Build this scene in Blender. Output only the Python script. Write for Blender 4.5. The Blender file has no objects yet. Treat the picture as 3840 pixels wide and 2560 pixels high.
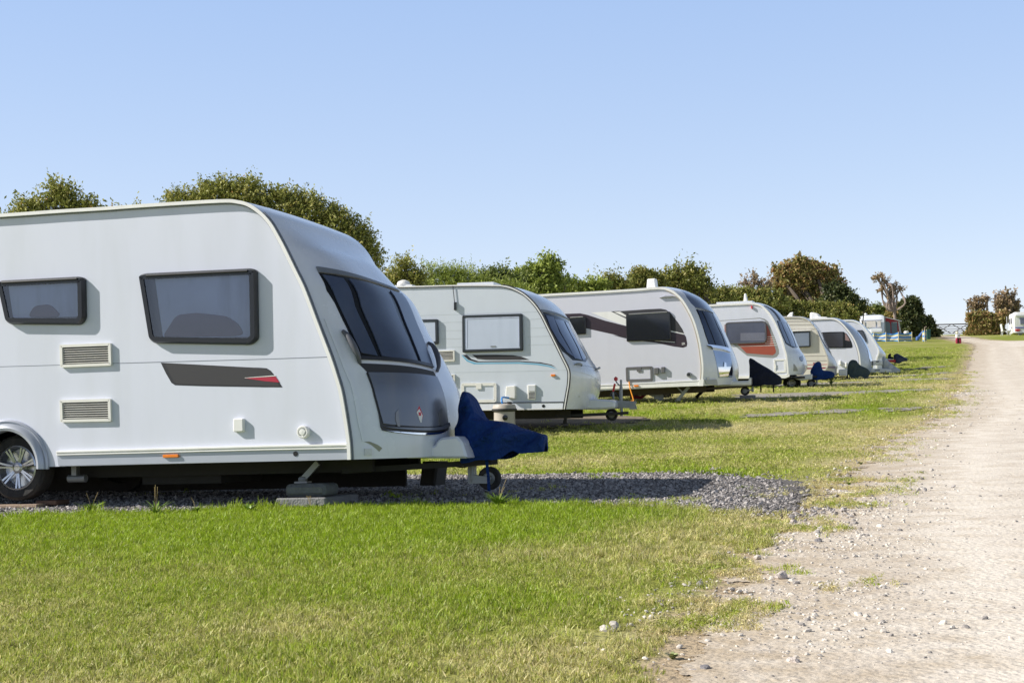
import bpy, bmesh, math, random
import numpy as np
from mathutils import Vector, Matrix, noise as mnoise
from mathutils.geometry import tessellate_polygon

R = math.radians
rng = np.random.default_rng(7)
random.seed(7)
scene = bpy.context.scene

# ------------------------------------------------------------------ camera
F, CX, CY = 5700.0, 1920.0, 1280.0
PITCH, ROLL, CAMH = R(1.91), R(1.3), 0.97
fwd = np.array([0, math.cos(PITCH), math.sin(PITCH)])
_r0 = np.array([1.0, 0, 0]); _u0 = np.array([0, -math.sin(PITCH), math.cos(PITCH)])
rgt = math.cos(ROLL) * _r0 - math.sin(ROLL) * _u0
upv = math.sin(ROLL) * _r0 + math.cos(ROLL) * _u0
CAM = np.array([0, 0, CAMH])
cd = bpy.data.cameras.new("camera"); cam = bpy.data.objects.new("camera", cd)
scene.collection.objects.link(cam); scene.camera = cam
cd.sensor_width = 36; cd.lens = F / 3840 * 36; cd.clip_start = 0.1; cd.clip_end = 5000
m = Matrix.Identity(4)
for i in range(3):
    m[i][0] = rgt[i]; m[i][1] = upv[i]; m[i][2] = -fwd[i]; m[i][3] = CAM[i]
cam.matrix_world = m
scene.render.resolution_x = 1024; scene.render.resolution_y = 682

# ------------------------------------------------------------------ world, sun, exposure
SUN_DIR = np.array([4.0, 0.34, -2.80]); SUN_DIR /= np.linalg.norm(SUN_DIR)
el = math.asin(-SUN_DIR[2]); az = math.atan2(-SUN_DIR[0], -SUN_DIR[1])
w = bpy.data.worlds.new("World"); scene.world = w; w.use_nodes = True
nt = w.node_tree; nt.nodes.clear()
wo = nt.nodes.new("ShaderNodeOutputWorld"); bg = nt.nodes.new("ShaderNodeBackground")
sky = nt.nodes.new("ShaderNodeTexSky"); sky.sky_type = 'NISHITA'; sky.sun_disc = False
sky.sun_elevation = el; sky.sun_rotation = az
sky.altitude = 0; sky.air_density = 0.7; sky.dust_density = 0.3; sky.ozone_density = 5
bg.inputs[1].default_value = 0.12
# pale late-summer air: the physical sky thinned and lifted by an even veil of blue-white haze
vm = nt.nodes.new("ShaderNodeVectorMath"); vm.operation = 'MULTIPLY_ADD'; vm.inputs[1].default_value = (.76, .50, .30); vm.inputs[2].default_value = (1.65, 2.45, 4.15)
tcw = nt.nodes.new("ShaderNodeTexCoord"); sx = nt.nodes.new("ShaderNodeSeparateXYZ"); nt.links.new(tcw.outputs["Generated"], sx.inputs[0])
mr = nt.nodes.new("ShaderNodeMapRange"); mr.interpolation_type = 'SMOOTHSTEP'; mr.inputs[1].default_value = .24; mr.inputs[2].default_value = .60; mr.inputs[3].default_value = 1.0; mr.inputs[4].default_value = .06
nt.links.new(sx.outputs[2], mr.inputs[0]); sc_w = nt.nodes.new("ShaderNodeVectorMath"); sc_w.operation = 'SCALE'; sc_w.inputs[0].default_value = (1.65, 2.45, 4.15); nt.links.new(mr.outputs[0], sc_w.inputs["Scale"]); mr2 = nt.nodes.new("ShaderNodeMapRange"); mr2.inputs[1].default_value = .0; mr2.inputs[2].default_value = .25; mr2.inputs[3].default_value = 1.0; mr2.inputs[4].default_value = 0.0; nt.links.new(sx.outputs[2], mr2.inputs[0])
hz = nt.nodes.new("ShaderNodeVectorMath"); hz.operation = 'SCALE'; hz.inputs[0].default_value = (.72, .46, -.15); nt.links.new(mr2.outputs[0], hz.inputs["Scale"]); hz2 = nt.nodes.new("ShaderNodeVectorMath"); nt.links.new(hz.outputs[0], hz2.inputs[0]); nt.links.new(sc_w.outputs[0], hz2.inputs[1]); nt.links.new(hz2.outputs[0], vm.inputs[2])
nt.links.new(sky.outputs[0], vm.inputs[0]); nt.links.new(vm.outputs[0], bg.inputs[0]); nt.links.new(bg.outputs[0], wo.inputs[0])
sd = bpy.data.lights.new("sun", 'SUN'); sd.energy = 4.6; sd.angle = R(0.53); sd.color = (1.0, 0.95, 0.87)
sun = bpy.data.objects.new("sun", sd); scene.collection.objects.link(sun)
sun.rotation_euler = Vector(SUN_DIR).to_track_quat('-Z', 'Y').to_euler(); sun.location = (-20, 0, 20)
scene.view_settings.view_transform = 'Standard'; scene.view_settings.look = 'None'
scene.view_settings.exposure = 0.5; scene.view_settings.gamma = 1.0
scene.render.engine = 'CYCLES'

# ------------------------------------------------------------------ projection helpers (photo pixel -> world)
def ray(px, py): return rgt * (px - CX) / F + upv * (CY - py) / F + fwd
def pt(px, py, D): return CAM + ray(px, py) * D
def proj(p):
    q = np.asarray(p, float) - CAM; d = q @ fwd
    return np.stack([CX + F * (q @ rgt) / d, CY - F * (q @ upv) / d], -1)
TB = np.array([(-60, -.1), (0, 0), (14, 0), (20, .07), (26, .19), (33, .62), (43.5, .9), (54, 1.12), (60, 1.33), (66, 1.5), (71, 1.78),
               (90, 2.5), (110, 3.45), (130, 4.5), (150, 5.45), (175, 6.45), (184, 6.6), (200, 6.2), (260, 2), (400, -10), (900, -30), (4000, -60)])
_ys = np.linspace(-60, 420, 2401); _zs = np.interp(_ys, TB[:, 0], TB[:, 1])
_k = np.hanning(31); _k /= _k.sum(); _zs = np.convolve(np.pad(_zs, 15, 'edge'), _k, 'valid')
def zg(x, y):
    y = np.asarray(y, float); x = np.asarray(x, float)
    z = np.where(y < 415, np.interp(y, _ys, _zs), np.interp(y, TB[:, 0], TB[:, 1]))
    return z + 0.012 * np.sin(x * 0.9 + y * .5) * np.clip((y - 14) / 20, 0, 1)
def gp(px, py):
    r = ray(px, py); t = 4.0
    while t < 400:
        p = CAM + r * t
        if p[2] < zg(p[0], p[1]): break
        t *= 1.004
    return CAM + r * t
def Z(x0, y0, k): return lambda x, y: (x0 + x / k, y0 + y / k)
zA = Z(0, 700, 2.24); zB = Z(900, 700, 2.24); zC = Z(0, 1300, 2.24); zD = Z(900, 1300, 1.96); zE = Z(1500, 900, 2.24)
zF = Z(2000, 950, 2.6133); zG = Z(2600, 950, 2.6133); zH = Z(3100, 950, 3.178); zI = Z(2400, 1700, 1.633)
zK = Z(2980, 1160, 5.2267); zL = Z(3200, 1140, 6.5333); zM = Z(3440, 1080, 5.88); zN = Z(2600, 1120, 4.612)
zO = Z(2150, 1380, 3.136); zQ = Z(1600, 1350, 2.94); zR = Z(2900, 1350, 2.502); zT = Z(0, 600, 1.47)
def mp(z, pts): return [z(*p) for p in pts]

# ------------------------------------------------------------------ materials
MATS = {}
def M(name, col, rough=.5, metal=0., var=.08, scale=6., bump=0., bscale=60., coat=0., spec=.5, dirt=None, dscale=2.0, damt=.5, emis=None):
    if name in MATS: return MATS[name]
    m = bpy.data.materials.new(name); m.use_nodes = True; MATS[name] = m
    n = m.node_tree.nodes; l = m.node_tree.links; b = n["Principled BSDF"]
    b.inputs["Roughness"].default_value = rough; b.inputs["Metallic"].default_value = metal
    b.inputs["Specular IOR Level"].default_value = spec
    if coat: b.inputs["Coat Weight"].default_value = coat; b.inputs["Coat Roughness"].default_value = .12
    tc = n.new("ShaderNodeTexCoord"); no = n.new("ShaderNodeTexNoise"); no.inputs["Scale"].default_value = scale
    no.inputs["Detail"].default_value = 5; l.new(tc.outputs["Object"], no.inputs["Vector"])
    mx = n.new("ShaderNodeMix"); mx.data_type = 'RGBA'; l.new(no.outputs["Fac"], mx.inputs["Factor"])
    mx.inputs["A"].default_value = (*[max(0, c * (1 - var)) for c in col], 1); mx.inputs["B"].default_value = (*[min(1, c * (1 + var)) for c in col], 1)
    out = mx.outputs["Result"]
    if dirt:
        mpn = n.new("ShaderNodeMapping"); mpn.inputs["Scale"].default_value = (dscale * 2, dscale * 2, dscale * .35); l.new(tc.outputs["Object"], mpn.inputs["Vector"])
        n2 = n.new("ShaderNodeTexNoise"); n2.inputs["Scale"].default_value = 1.5; n2.inputs["Detail"].default_value = 7; l.new(mpn.outputs[0], n2.inputs["Vector"])
        rp = n.new("ShaderNodeMapRange"); rp.inputs[1].default_value = .45; rp.inputs[2].default_value = .85; rp.inputs[4].default_value = damt; l.new(n2.outputs["Fac"], rp.inputs[0])
        m2 = n.new("ShaderNodeMix"); m2.data_type = 'RGBA'; l.new(rp.outputs[0], m2.inputs["Factor"]); l.new(out, m2.inputs["A"]); m2.inputs["B"].default_value = (*dirt, 1)
        out = m2.outputs["Result"]
    l.new(out, b.inputs["Base Color"])
    rr = n.new("ShaderNodeMapRange"); rr.inputs[3].default_value = max(0, rough - .06); rr.inputs[4].default_value = min(1, rough + .08); l.new(no.outputs["Fac"], rr.inputs[0]); l.new(rr.outputs[0], b.inputs["Roughness"])
    if bump:
        n3 = n.new("ShaderNodeTexNoise"); n3.inputs["Scale"].default_value = bscale; n3.inputs["Detail"].default_value = 6; l.new(tc.outputs["Object"], n3.inputs["Vector"])
        bp = n.new("ShaderNodeBump"); bp.inputs["Strength"].default_value = bump; bp.inputs["Distance"].default_value = .02; l.new(n3.outputs["Fac"], bp.inputs["Height"]); l.new(bp.outputs[0], b.inputs["Normal"])
    if emis: b.inputs["Emission Color"].default_value = (*emis, 1); b.inputs["Emission Strength"].default_value = .3
    return m
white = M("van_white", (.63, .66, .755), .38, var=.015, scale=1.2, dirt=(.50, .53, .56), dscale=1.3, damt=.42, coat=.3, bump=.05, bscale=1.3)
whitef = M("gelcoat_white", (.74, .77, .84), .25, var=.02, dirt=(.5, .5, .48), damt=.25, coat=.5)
cream = M("van_cream", (.62, .60, .54), .4, var=.04, dirt=(.45, .44, .38), damt=.3, coat=.2)
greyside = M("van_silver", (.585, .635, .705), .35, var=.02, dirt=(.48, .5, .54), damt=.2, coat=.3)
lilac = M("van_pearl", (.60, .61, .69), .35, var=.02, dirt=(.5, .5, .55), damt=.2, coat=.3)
trimw = M("trim_white", (.80, .80, .78), .35, var=.04, dirt=(.5, .48, .42), damt=.3)
skirtm = M("skirt_grey", (.44, .47, .54), .35, metal=.3, var=.04)
plast = M("vent_plastic", (.75, .745, .70), .45, var=.04, dirt=(.5, .46, .36), damt=.3)
blackp = M("black_plastic", (.010, .011, .013), .22, var=.2)
rubber = M("rubber", (.025, .024, .024), .85, var=.35, scale=14, bump=.3, bscale=80, dirt=(.10, .085, .07), damt=.5, dscale=5)
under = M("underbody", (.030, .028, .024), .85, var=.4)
galv = M("galvanised_steel", (.30, .31, .32), .5, metal=.6, var=.2, scale=12)
darkglass = M("tinted_window", (.022, .036, .085), .2, var=.25, scale=3, coat=.1)
darkglass2 = M("tinted_window_dusty", (.060, .080, .135), .30, var=.25, scale=4, dirt=(.10, .11, .15), damt=.5, coat=.3)
blackglass = M("black_window", (.006, .006, .008), .06, var=.2, coat=.5)
greyfront = M("grey_front_panel", (.165, .18, .225), .32, metal=.35, var=.10, scale=3, dirt=(.30, .27, .24), damt=.4, coat=.2, bump=.35, bscale=2.5)
curtain = M("curtain_grey", (.50, .55, .70), .8, var=.18, scale=2.5, dirt=(.20, .21, .27), damt=.8)
blind = M("blind_white", (.50, .56, .68), .22, var=.08, scale=3, dirt=(.40, .46, .57), damt=.6, coat=.4)
cushion = M("cushion_mauve", (.22, .18, .21), .9, var=.15)
amber = M("amber_lens", (.80, .22, .02), .25, var=.15, scale=40)
redl = M("red_lens", (.55, .02, .03), .25, var=.15)
clearl = M("clear_lens", (.62, .64, .66), .15, var=.2, scale=40)
alloy = M("alloy_silver", (.55, .56, .60), .28, metal=.85, var=.08)
chrome = M("chrome", (.8, .8, .82), .08, metal=1., var=.02)
decalk = M("decal_black", (.025, .025, .03), .4, var=.1)
decalg = M("decal_charcoal", (.036, .036, .041), .7, var=.1)
decalr = M("decal_red", (.42, .02, .05), .4, var=.05)
decalb = M("decal_blue", (.16, .42, .60), .4, var=.05)
decalp = M("decal_plum", (.035, .022, .030), .4, var=.1)
terra = M("decal_terracotta", (.33, .075, .045), .4, var=.06)
greyd = M("decal_grey", (.26, .27, .27), .4, var=.06)
concrete = M("concrete", (.22, .22, .22), .95, var=.25, scale=14, bump=.6, bscale=60)
stonem = M("stone_block", (.14, .15, .155), .95, var=.3, scale=10, bump=.8, bscale=30)
plank = M("plank", (.30, .22, .16), .85, var=.3, scale=8, bump=.3)
plankd = M("plank_dark", (.13, .075, .05), .85, var=.3, scale=8, bump=.3)
seamm = M("seam_dark", (.16, .18, .22), .6)
seaml = M("seam_pale", (.48, .53, .565), .5)

def cloth(name, col, dark, folds=.5):
    m = M(name, col, .85, var=.18, scale=5, bump=.0, dirt=dark, dscale=1.6, damt=.6)
    n = m.node_tree.nodes; l = m.node_tree.links; b = n["Principled BSDF"]
    tc = n.new("ShaderNodeTexCoord"); no = n.new("ShaderNodeTexNoise"); no.inputs["Scale"].default_value = 7; no.inputs["Detail"].default_value = 3; no.inputs["Distortion"].default_value = 1.2
    l.new(tc.outputs["Object"], no.inputs["Vector"]); bp = n.new("ShaderNodeBump"); bp.inputs["Strength"].default_value = folds; bp.inputs["Distance"].default_value = .06
    l.new(no.outputs["Fac"], bp.inputs["Height"]); l.new(bp.outputs[0], b.inputs["Normal"]); b.inputs["Specular IOR Level"].default_value = .25
    return m
def glassy(name, tint=(.55, .6, .7), mix=.35):
    m = bpy.data.materials.new(name); m.use_nodes = True; n = m.node_tree.nodes; l = m.node_tree.links; n.clear()
    o = n.new("ShaderNodeOutputMaterial"); t = n.new("ShaderNodeBsdfTransparent"); t.inputs[0].default_value = (*tint, 1)
    g = n.new("ShaderNodeBsdfGlossy"); g.inputs["Roughness"].default_value = .07; g.inputs[0].default_value = (.9, .92, 1, 1)
    fr = n.new("ShaderNodeFresnel"); fr.inputs[0].default_value = 1.5; ad = n.new("ShaderNodeMath"); ad.operation = 'ADD'; ad.inputs[1].default_value = mix * .25
    l.new(fr.outputs[0], ad.inputs[0]); mx = n.new("ShaderNodeMixShader"); l.new(ad.outputs[0], mx.inputs[0]); l.new(t.outputs[0], mx.inputs[1]); l.new(g.outputs[0], mx.inputs[2]); l.new(mx.outputs[0], o.inputs[0])
    return m
acrylic = glassy("acrylic_pane", (.84, .86, .90), mix=.2)

# ------------------------------------------------------------------ mesh helpers
COL = scene.collection
def mesh_obj(name, verts, faces, mat=None, parent=None, smooth=False, mats=None, midx=None, loc=None):
    me = bpy.data.meshes.new(name); me.from_pydata([tuple(v) for v in verts], [], faces); me.update()
    for mm in (mats or ([mat] if mat else [])): me.materials.append(mm)
    if midx is not None: me.polygons.foreach_set("material_index", midx)
    if smooth:
        me.polygons.foreach_set("use_smooth", [True] * len(me.polygons)); me.set_sharp_from_angle(angle=R(38))
    o = bpy.data.objects.new(name, me); COL.objects.link(o)
    if parent: o.parent = parent
    if loc is not None: o.location = loc
    return o
def tag(o, label=None, cat=None, group=None, kind=None):
    if label: o["label"] = label
    if cat: o["category"] = cat
    if group: o["group"] = group
    if kind: o["kind"] = kind
    return o
def empty(name, loc, label, cat, group=None, rz=0):
    e = bpy.data.objects.new(name, None); COL.objects.link(e); e.location = tuple(loc); e.rotation_euler.z = rz; e.empty_display_size = .3
    return tag(e, label, cat, group)
class MB:
    def __init__(s): s.v = []; s.f = []; s.m = []
    def add(s, v, f, mi=0):
        o = len(s.v); s.v += [tuple(map(float, p)) for p in v]; s.f += [tuple(i + o for i in q) for q in f]; s.m += [mi] * len(f); return s
    def box(s, a, b, mi=0, bev=0.0):
        x0, y0, z0 = a; x1, y1, z1 = b
        if bev:
            poly = round_poly([(x0, z0), (x1, z0), (x1, z1), (x0, z1)], bev, 3)
            return s.plate(poly, y0, y1, min(bev, .5 * abs(y1 - y0)) * .6, mi, back=True)
        v = [(x0, y0, z0), (x1, y0, z0), (x1, y1, z0), (x0, y1, z0), (x0, y0, z1), (x1, y0, z1), (x1, y1, z1), (x0, y1, z1)]
        return s.add(v, [(0, 3, 2, 1), (4, 5, 6, 7), (0, 1, 5, 4), (1, 2, 6, 5), (2, 3, 7, 6), (3, 0, 4, 7)], mi)
    def obox(s, c, ax, ay, az, mi=0):          # oriented box: centre and three half-axis vectors
        c, ax, ay, az = map(np.asarray, (c, ax, ay, az)); v = []
        for k in (-1, 1):
            for i, j in ((-1, -1), (1, -1), (1, 1), (-1, 1)): v.append(c + i * ax + j * ay + k * az)
        return s.add(v, [(0, 3, 2, 1), (4, 5, 6, 7), (0, 1, 5, 4), (1, 2, 6, 5), (2, 3, 7, 6), (3, 0, 4, 7)], mi)
    def bar(s, a, b, w, h=None, mi=0):
        a = np.asarray(a, float); b = np.asarray(b, float); d = b - a; L = np.linalg.norm(d); d /= L; h = h or w
        side = np.cross(d, (0, 1, 0)); 
        if np.linalg.norm(side) < .1: side = np.cross(d, (0, 0, 1))
        side /= np.linalg.norm(side); up = np.cross(side, d)
        return s.obox((a + b) / 2, d * L / 2, side * w / 2, up * h / 2, mi)
    def tube(s, path, r, n=8, mi=0, cap=True):
        P = [np.asarray(p, float) for p in path]; rr = r if hasattr(r, '__len__') else [r] * len(P); vs = []; fs = []; ref = None
        for i, p in enumerate(P):
            d = P[min(i + 1, len(P) - 1)] - P[max(i - 1, 0)]; d = d / (np.linalg.norm(d) + 1e-9)
            if ref is None: ref = np.array([0, 0, 1.]) if abs(d[2]) < .8 else np.array([0, 1., 0])
            a = np.cross(d, ref); a /= np.linalg.norm(a) + 1e-9; b = np.cross(a, d); ref = b
            for k in range(n):
                t = 2 * math.pi * k / n; vs.append(p + rr[i] * (math.cos(t) * a + math.sin(t) * b))
        for i in range(len(P) - 1):
            for k in range(n): fs.append((i * n + k, i * n + (k + 1) % n, (i + 1) * n + (k + 1) % n, (i + 1) * n + k))
        if cap: fs.append(tuple(range(n))); fs.append(tuple((len(P) - 1) * n + k for k in range(n))[::-1])
        return s.add(vs, fs, mi)
    def plate(s, poly, y0, y1, bev=0.0, mi=0, back=False):   # poly in (x,z); y0 = near face
        poly = ccw(poly); n = len(poly)
        rings = [[(x, y1, z) for x, z in poly], [(x, y0 + bev, z) for x, z in poly]]
        if bev: rings.append([(x, y0, z) for x, z in inset(poly, bev)])
        vs = sum(rings, []); fs = []
        for r in range(len(rings) - 1):
            for i in range(n): fs.append((r * n + i, r * n + (i + 1) % n, (r + 1) * n + (i + 1) % n, (r + 1) * n + i))
        o = (len(rings) - 1) * n; tri = tessellate_polygon([[Vector((v[0], v[2], 0)) for v in rings[-1]]])
        for t in tri:
            a, b, c = t; A, B, C = [rings[-1][q] for q in t]
            cr = (B[0] - A[0]) * (C[2] - A[2]) - (B[2] - A[2]) * (C[0] - A[0])
            fs.append((o + a, o + b, o + c) if cr > 0 else (o + a, o + c, o + b))
            if back: fs.append((a, c, b) if cr > 0 else (a, b, c))
        return s.add(vs, fs, mi)
    def ring(s, outer, inner, y0, y1, yi=None, mi=0):
        outer = ccw(outer); inner = ccw(inner); n = len(outer); yi = y0 if yi is None else yi
        vs = [(x, y1, z) for x, z in outer] + [(x, y0, z) for x, z in outer] + [(x, yi, z) for x, z in inner] + [(x, y1, z) for x, z in inner]; fs = []
        for r in range(3):
            for i in range(n): fs.append((r * n + i, r * n + (i + 1) % n, (r + 1) * n + (i + 1) % n, (r + 1) * n + i))
        return s.add(vs, fs, mi)
    def lathe(s, prof, c, axis='z', n=24, mi=0):   # prof (r,h)
        vs = []; fs = []
        for r, h in prof:
            for k in range(n):
                t = 2 * math.pi * k / n; a, b = r * math.cos(t), r * math.sin(t)
                vs.append((c[0] + a, c[1] + b, c[2] + h) if axis == 'z' else (c[0] + a, c[1] + h, c[2] + b))
        for i in range(len(prof) - 1):
            for k in range(n):
                q = (i * n + k, i * n + (k + 1) % n, (i + 1) * n + (k + 1) % n, (i + 1) * n + k); fs.append(q if axis == 'z' else q[::-1])
        return s.add(vs, fs, mi)
    def grid(s, G, mi=0):                        # G[i][j] points
        a = len(G); b = len(G[0]); fs = []
        for i in range(a - 1):
            for j in range(b - 1): fs.append((i * b + j, i * b + j + 1, (i + 1) * b + j + 1, (i + 1) * b + j))
        return s.add([p for r in G for p in r], fs, mi)
    def build(s, name, mat=None, parent=None, smooth=False, mats=None, loc=None):
        return mesh_obj(name, s.v, s.f, mat, parent, smooth, mats, s.m if mats else None, loc)
def ccw(p):
    p = [tuple(map(float, q)) for q in p]
    a = sum(p[i][0] * p[(i + 1) % len(p)][1] - p[(i + 1) % len(p)][0] * p[i][1] for i in range(len(p)))
    return p if a > 0 else p[::-1]
def inset(p, d):
    p = ccw(p); n = len(p); out = []
    for i in range(n):
        a = np.array(p[i - 1]); b = np.array(p[i]); c = np.array(p[(i + 1) % n])
        e1 = b - a; e2 = c - b; e1 = e1 / (np.linalg.norm(e1) + 1e-9); e2 = e2 / (np.linalg.norm(e2) + 1e-9)
        n1 = np.array([-e1[1], e1[0]]); n2 = np.array([-e2[1], e2[0]]); q = n1 + n2; k = max(.35, 1 + n1 @ n2)
        out.append(tuple(b + q * d / k))
    return out
def round_poly(p, r, seg=4):
    n = len(p); out = []; rr = r if hasattr(r, '__len__') else [r] * n
    for i in range(n):
        a = np.array(p[i - 1], float); b = np.array(p[i], float); c = np.array(p[(i + 1) % n], float)
        la = np.linalg.norm(a - b); lc = np.linalg.norm(c - b); d = min(rr[i], la * .45, lc * .45)
        p0 = b + (a - b) / la * d; p2 = b + (c - b) / lc * d
        for k in range(seg + 1):
            t = k / seg; out.append(tuple((1 - t) ** 2 * p0 + 2 * t * (1 - t) * b + t * t * p2))
    return out
def smooth_path(p, n=8):                          # Catmull-Rom
    P = [np.array(q, float) for q in p]; out = []
    for i in range(len(P) - 1):
        a = P[max(i - 1, 0)]; b = P[i]; c = P[i + 1]; d = P[min(i + 2, len(P) - 1)]
        for k in range(n):
            t = k / n; out.append(.5 * ((2 * b) + (-a + c) * t + (2 * a - 5 * b + 4 * c - d) * t * t + (-a + 3 * b - 3 * c + d) * t ** 3))
    out.append(P[-1]); return out
def resample(P, N):
    P = np.array(P, float); d = np.r_[0, np.cumsum(np.linalg.norm(np.diff(P[:, :2], axis=0), axis=1))]
    t = np.linspace(0, d[-1], N); return np.stack([np.interp(t, d, P[:, k]) for k in range(P.shape[1])], 1)

# ------------------------------------------------------------------ caravan class
class Van:
    def __init__(s, name, label, A, scale, tvp, slope, W=2.2, gh=.45, cat="caravan", group="caravans parked in a row"):
        s.W = W; a = pt(*A, F / scale); T = ray(*tvp); T /= np.linalg.norm(T)
        E = rgt - slope * upv; rA = ray(*A); L = E - (E @ T) / (rA @ T) * rA; L /= np.linalg.norm(L); U = np.cross(L, T)
        s.L, s.T, s.U = L, T, U; s.O = a - U * gh + T * W / 2 - L * 2.0
        e = bpy.data.objects.new(name, None); COL.objects.link(e); m = Matrix.Identity(4)
        for i in range(3): m[i][0] = L[i]; m[i][1] = T[i]; m[i][2] = U[i]; m[i][3] = s.O[i]
        e.matrix_world = m; s.e = tag(e, label, cat, group); s.gh = gh
    def pl(s, p, v=0.):                            # photo pixel -> (x,z) on the plane at depth v from the near side
        q = s.O + s.T * (v - s.W / 2); r = ray(*p); t = ((q - CAM) @ s.T) / (r @ s.T); w = CAM + r * t - s.O
        return (float(w @ s.L), float(w @ s.U))
    def P(s, pts, v=0.): return [s.pl(p, v) for p in pts]
    def w(s, x, y, z): return s.O + s.L * x + s.T * y + s.U * z
    def y(s, v): return v - s.W / 2
    def body(s, prof, frontrange, mats, power=3., camber=.03, arch=None, ncol=28, sidegap=0.0):
        # prof: (px,py,bow) from rear bottom over the roof to front bottom
        xz = [(*s.pl(p[:2]), p[2]) for p in prof]; xz = np.array(xz); s.prof = xz; s.power = power; s.camber = camber
        cols = .5 - .5 * np.cos(np.linspace(0, math.pi, ncol)); s.cols = cols
        i0, i1 = frontrange; s.fr = resample(smooth_path(xz[i0:i1 + 1], 6), 120)
        full = np.vstack([xz[:i0], s.fr, xz[i1 + 1:]]); s.full = full
        mb = MB(); n = len(full); c = full[:, :2].mean(0)
        G = [[s.surf(full[i], sc, s.nrm(full, i)) for sc in cols] for i in range(n)]
        for i in range(n - 1):
            mi = 1
            mb.add([*G[i], *G[i + 1]], [(j, j + 1, ncol + j + 1, ncol + j) for j in range(ncol - 1)], mi)
        mb.add([*G[-1], *G[0]], [(j, j + 1, ncol + j + 1, ncol + j) for j in range(ncol - 1)], 2)
        poly = [(p[0], p[1]) for p in full]
        if arch:
            (cx, cz), r = arch; arc = []
            for k in range(17):
                t = math.pi * k / 16; x = cx + r * math.cos(t); arc.append((x, cz + r * math.sin(t)))
            poly = poly + [p for p in arc]
        for sgn, yy in ((0, s.y(0)), (1, s.y(s.W))):
            pp = poly if not sgn else poly
            tri = tessellate_polygon([[Vector((a, b, 0)) for a, b in pp]]); vs = [(a, yy, b) for a, b in pp]; fs = []
            for t in tri:
                A, B, C = [pp[q] for q in t]; cr = (B[0] - A[0]) * (C[1] - A[1]) - (B[1] - A[1]) * (C[0] - A[0])
                t = tuple(t); t = t if (cr > 0) != bool(sgn) else t[::-1]; fs.append(t)
            mb.add(vs, fs, 0)
        o = mb.build("body", parent=s.e, mats=mats, smooth=True)
        # inversion table for the front surface
        N = 260; s.gs = np.linspace(.002, .998, N); s.gt = np.arange(len(s.fr))
        pts = np.array([[s.surf(s.fr[i], sc, s.nrm(s.fr, i)) for sc in s.gs] for i in range(len(s.fr))])
        wd = s.O + pts[..., 0:1] * s.L + pts[..., 1:2] * s.T + pts[..., 2:3] * s.U
        s.gpix = proj(wd)
        du = np.gradient(wd, axis=0); dv = np.gradient(wd, axis=1); nn = np.cross(dv, du)
        s.vis = ((wd - CAM) * nn).sum(-1) ; sg = np.sign(np.median(s.vis)); s.vis = s.vis * sg > 0
        return o
    def nrm(s, full, i):
        a = full[max(i - 1, 0)][:2]; b = full[min(i + 1, len(full) - 1)][:2]; d = b - a; d = d / (np.linalg.norm(d) + 1e-9)
        return np.array([-d[1], d[0]])
    def surf(s, p, sc, nr, off=0.):
        g = 1 - abs(2 * sc - 1) ** s.power; cam = s.camber * (1 - (2 * sc - 1) ** 2) * max(0, nr[1])
        x = p[0] + p[2] * g + off * nr[0]; z = p[1] + cam + off * nr[1]
        return (x, s.y(sc * s.W), z)
    def inv(s, p):
        d = (s.gpix[..., 0] - p[0]) ** 2 + (s.gpix[..., 1] - p[1]) ** 2; d = np.where(s.vis, d, d + 400)
        i, j = np.unravel_index(np.argmin(d), d.shape); return float(i), float(s.gs[j])
    def at(s, t, sc, off):
        t = min(max(t, 0), len(s.fr) - 1.001); i = int(t); f = t - i; p = s.fr[i] * (1 - f) + s.fr[i + 1] * f
        nr = s.nrm(s.fr, i); q = np.array(s.surf(p, sc, nr))
        # true surface normal incl. bow
        e = .004; qa = np.array(s.surf(p, min(sc + e, 1), nr)); qb = np.array(s.surf(p, max(sc - e, 0), nr)); j = min(i + 1, len(s.fr) - 1); k = max(i - 1, 0)
        qt = np.array(s.surf(s.fr[j], sc, nr)) - np.array(s.surf(s.fr[k], sc, nr)); n = np.cross(qt, qa - qb); n /= np.linalg.norm(n) + 1e-9
        if n[0] < 0: n = -n
        return q + n * off
    def patch(s, left, right, off, mat, name="panel", thick=.012, n=14, rows=4, parent=None, mb=None, mi=0, sag=0., sag0=0.):
        Lp = [s.inv(p) for p in left]; Rp = [s.inv(p) for p in right]; rr = []
        for a in range(len(Lp) - 1):
            for k in range(rows): 
                t = k / rows; rr.append((np.array(Lp[a]) * (1 - t) + np.array(Lp[a + 1]) * t, np.array(Rp[a]) * (1 - t) + np.array(Rp[a + 1]) * t))
        rr.append((np.array(Lp[-1]), np.array(Rp[-1])))
        nr_ = max(1, len(rr) - 1)
        def co(i, l, r, k):
            q = l * (1 - k / n) + r * k / n; f = i / nr_; return q[0] + (sag0 * (1 - f) + sag * f ** 3) * math.sin(math.pi * k / n) ** .7, q[1]
        G = [[s.at(*co(i, l, r, k), off) for k in range(n + 1)] for i, (l, r) in enumerate(rr)]
        B = [[s.at(*co(i, l, r, k), off - thick) for k in range(n + 1)] for i, (l, r) in enumerate(rr)]
        own = mb is None; mb = mb or MB(); mb.grid(G, mi)
        for E1, E2 in ((G[0], B[0]), (G[-1], B[-1]), ([g[0] for g in G], [g[0] for g in B]), ([g[-1] for g in G], [g[-1] for g in B])): mb.grid([E1, E2], mi)
        if own: 
            o = mb.build(name, mat, parent or s.e, smooth=True); return o
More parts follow.
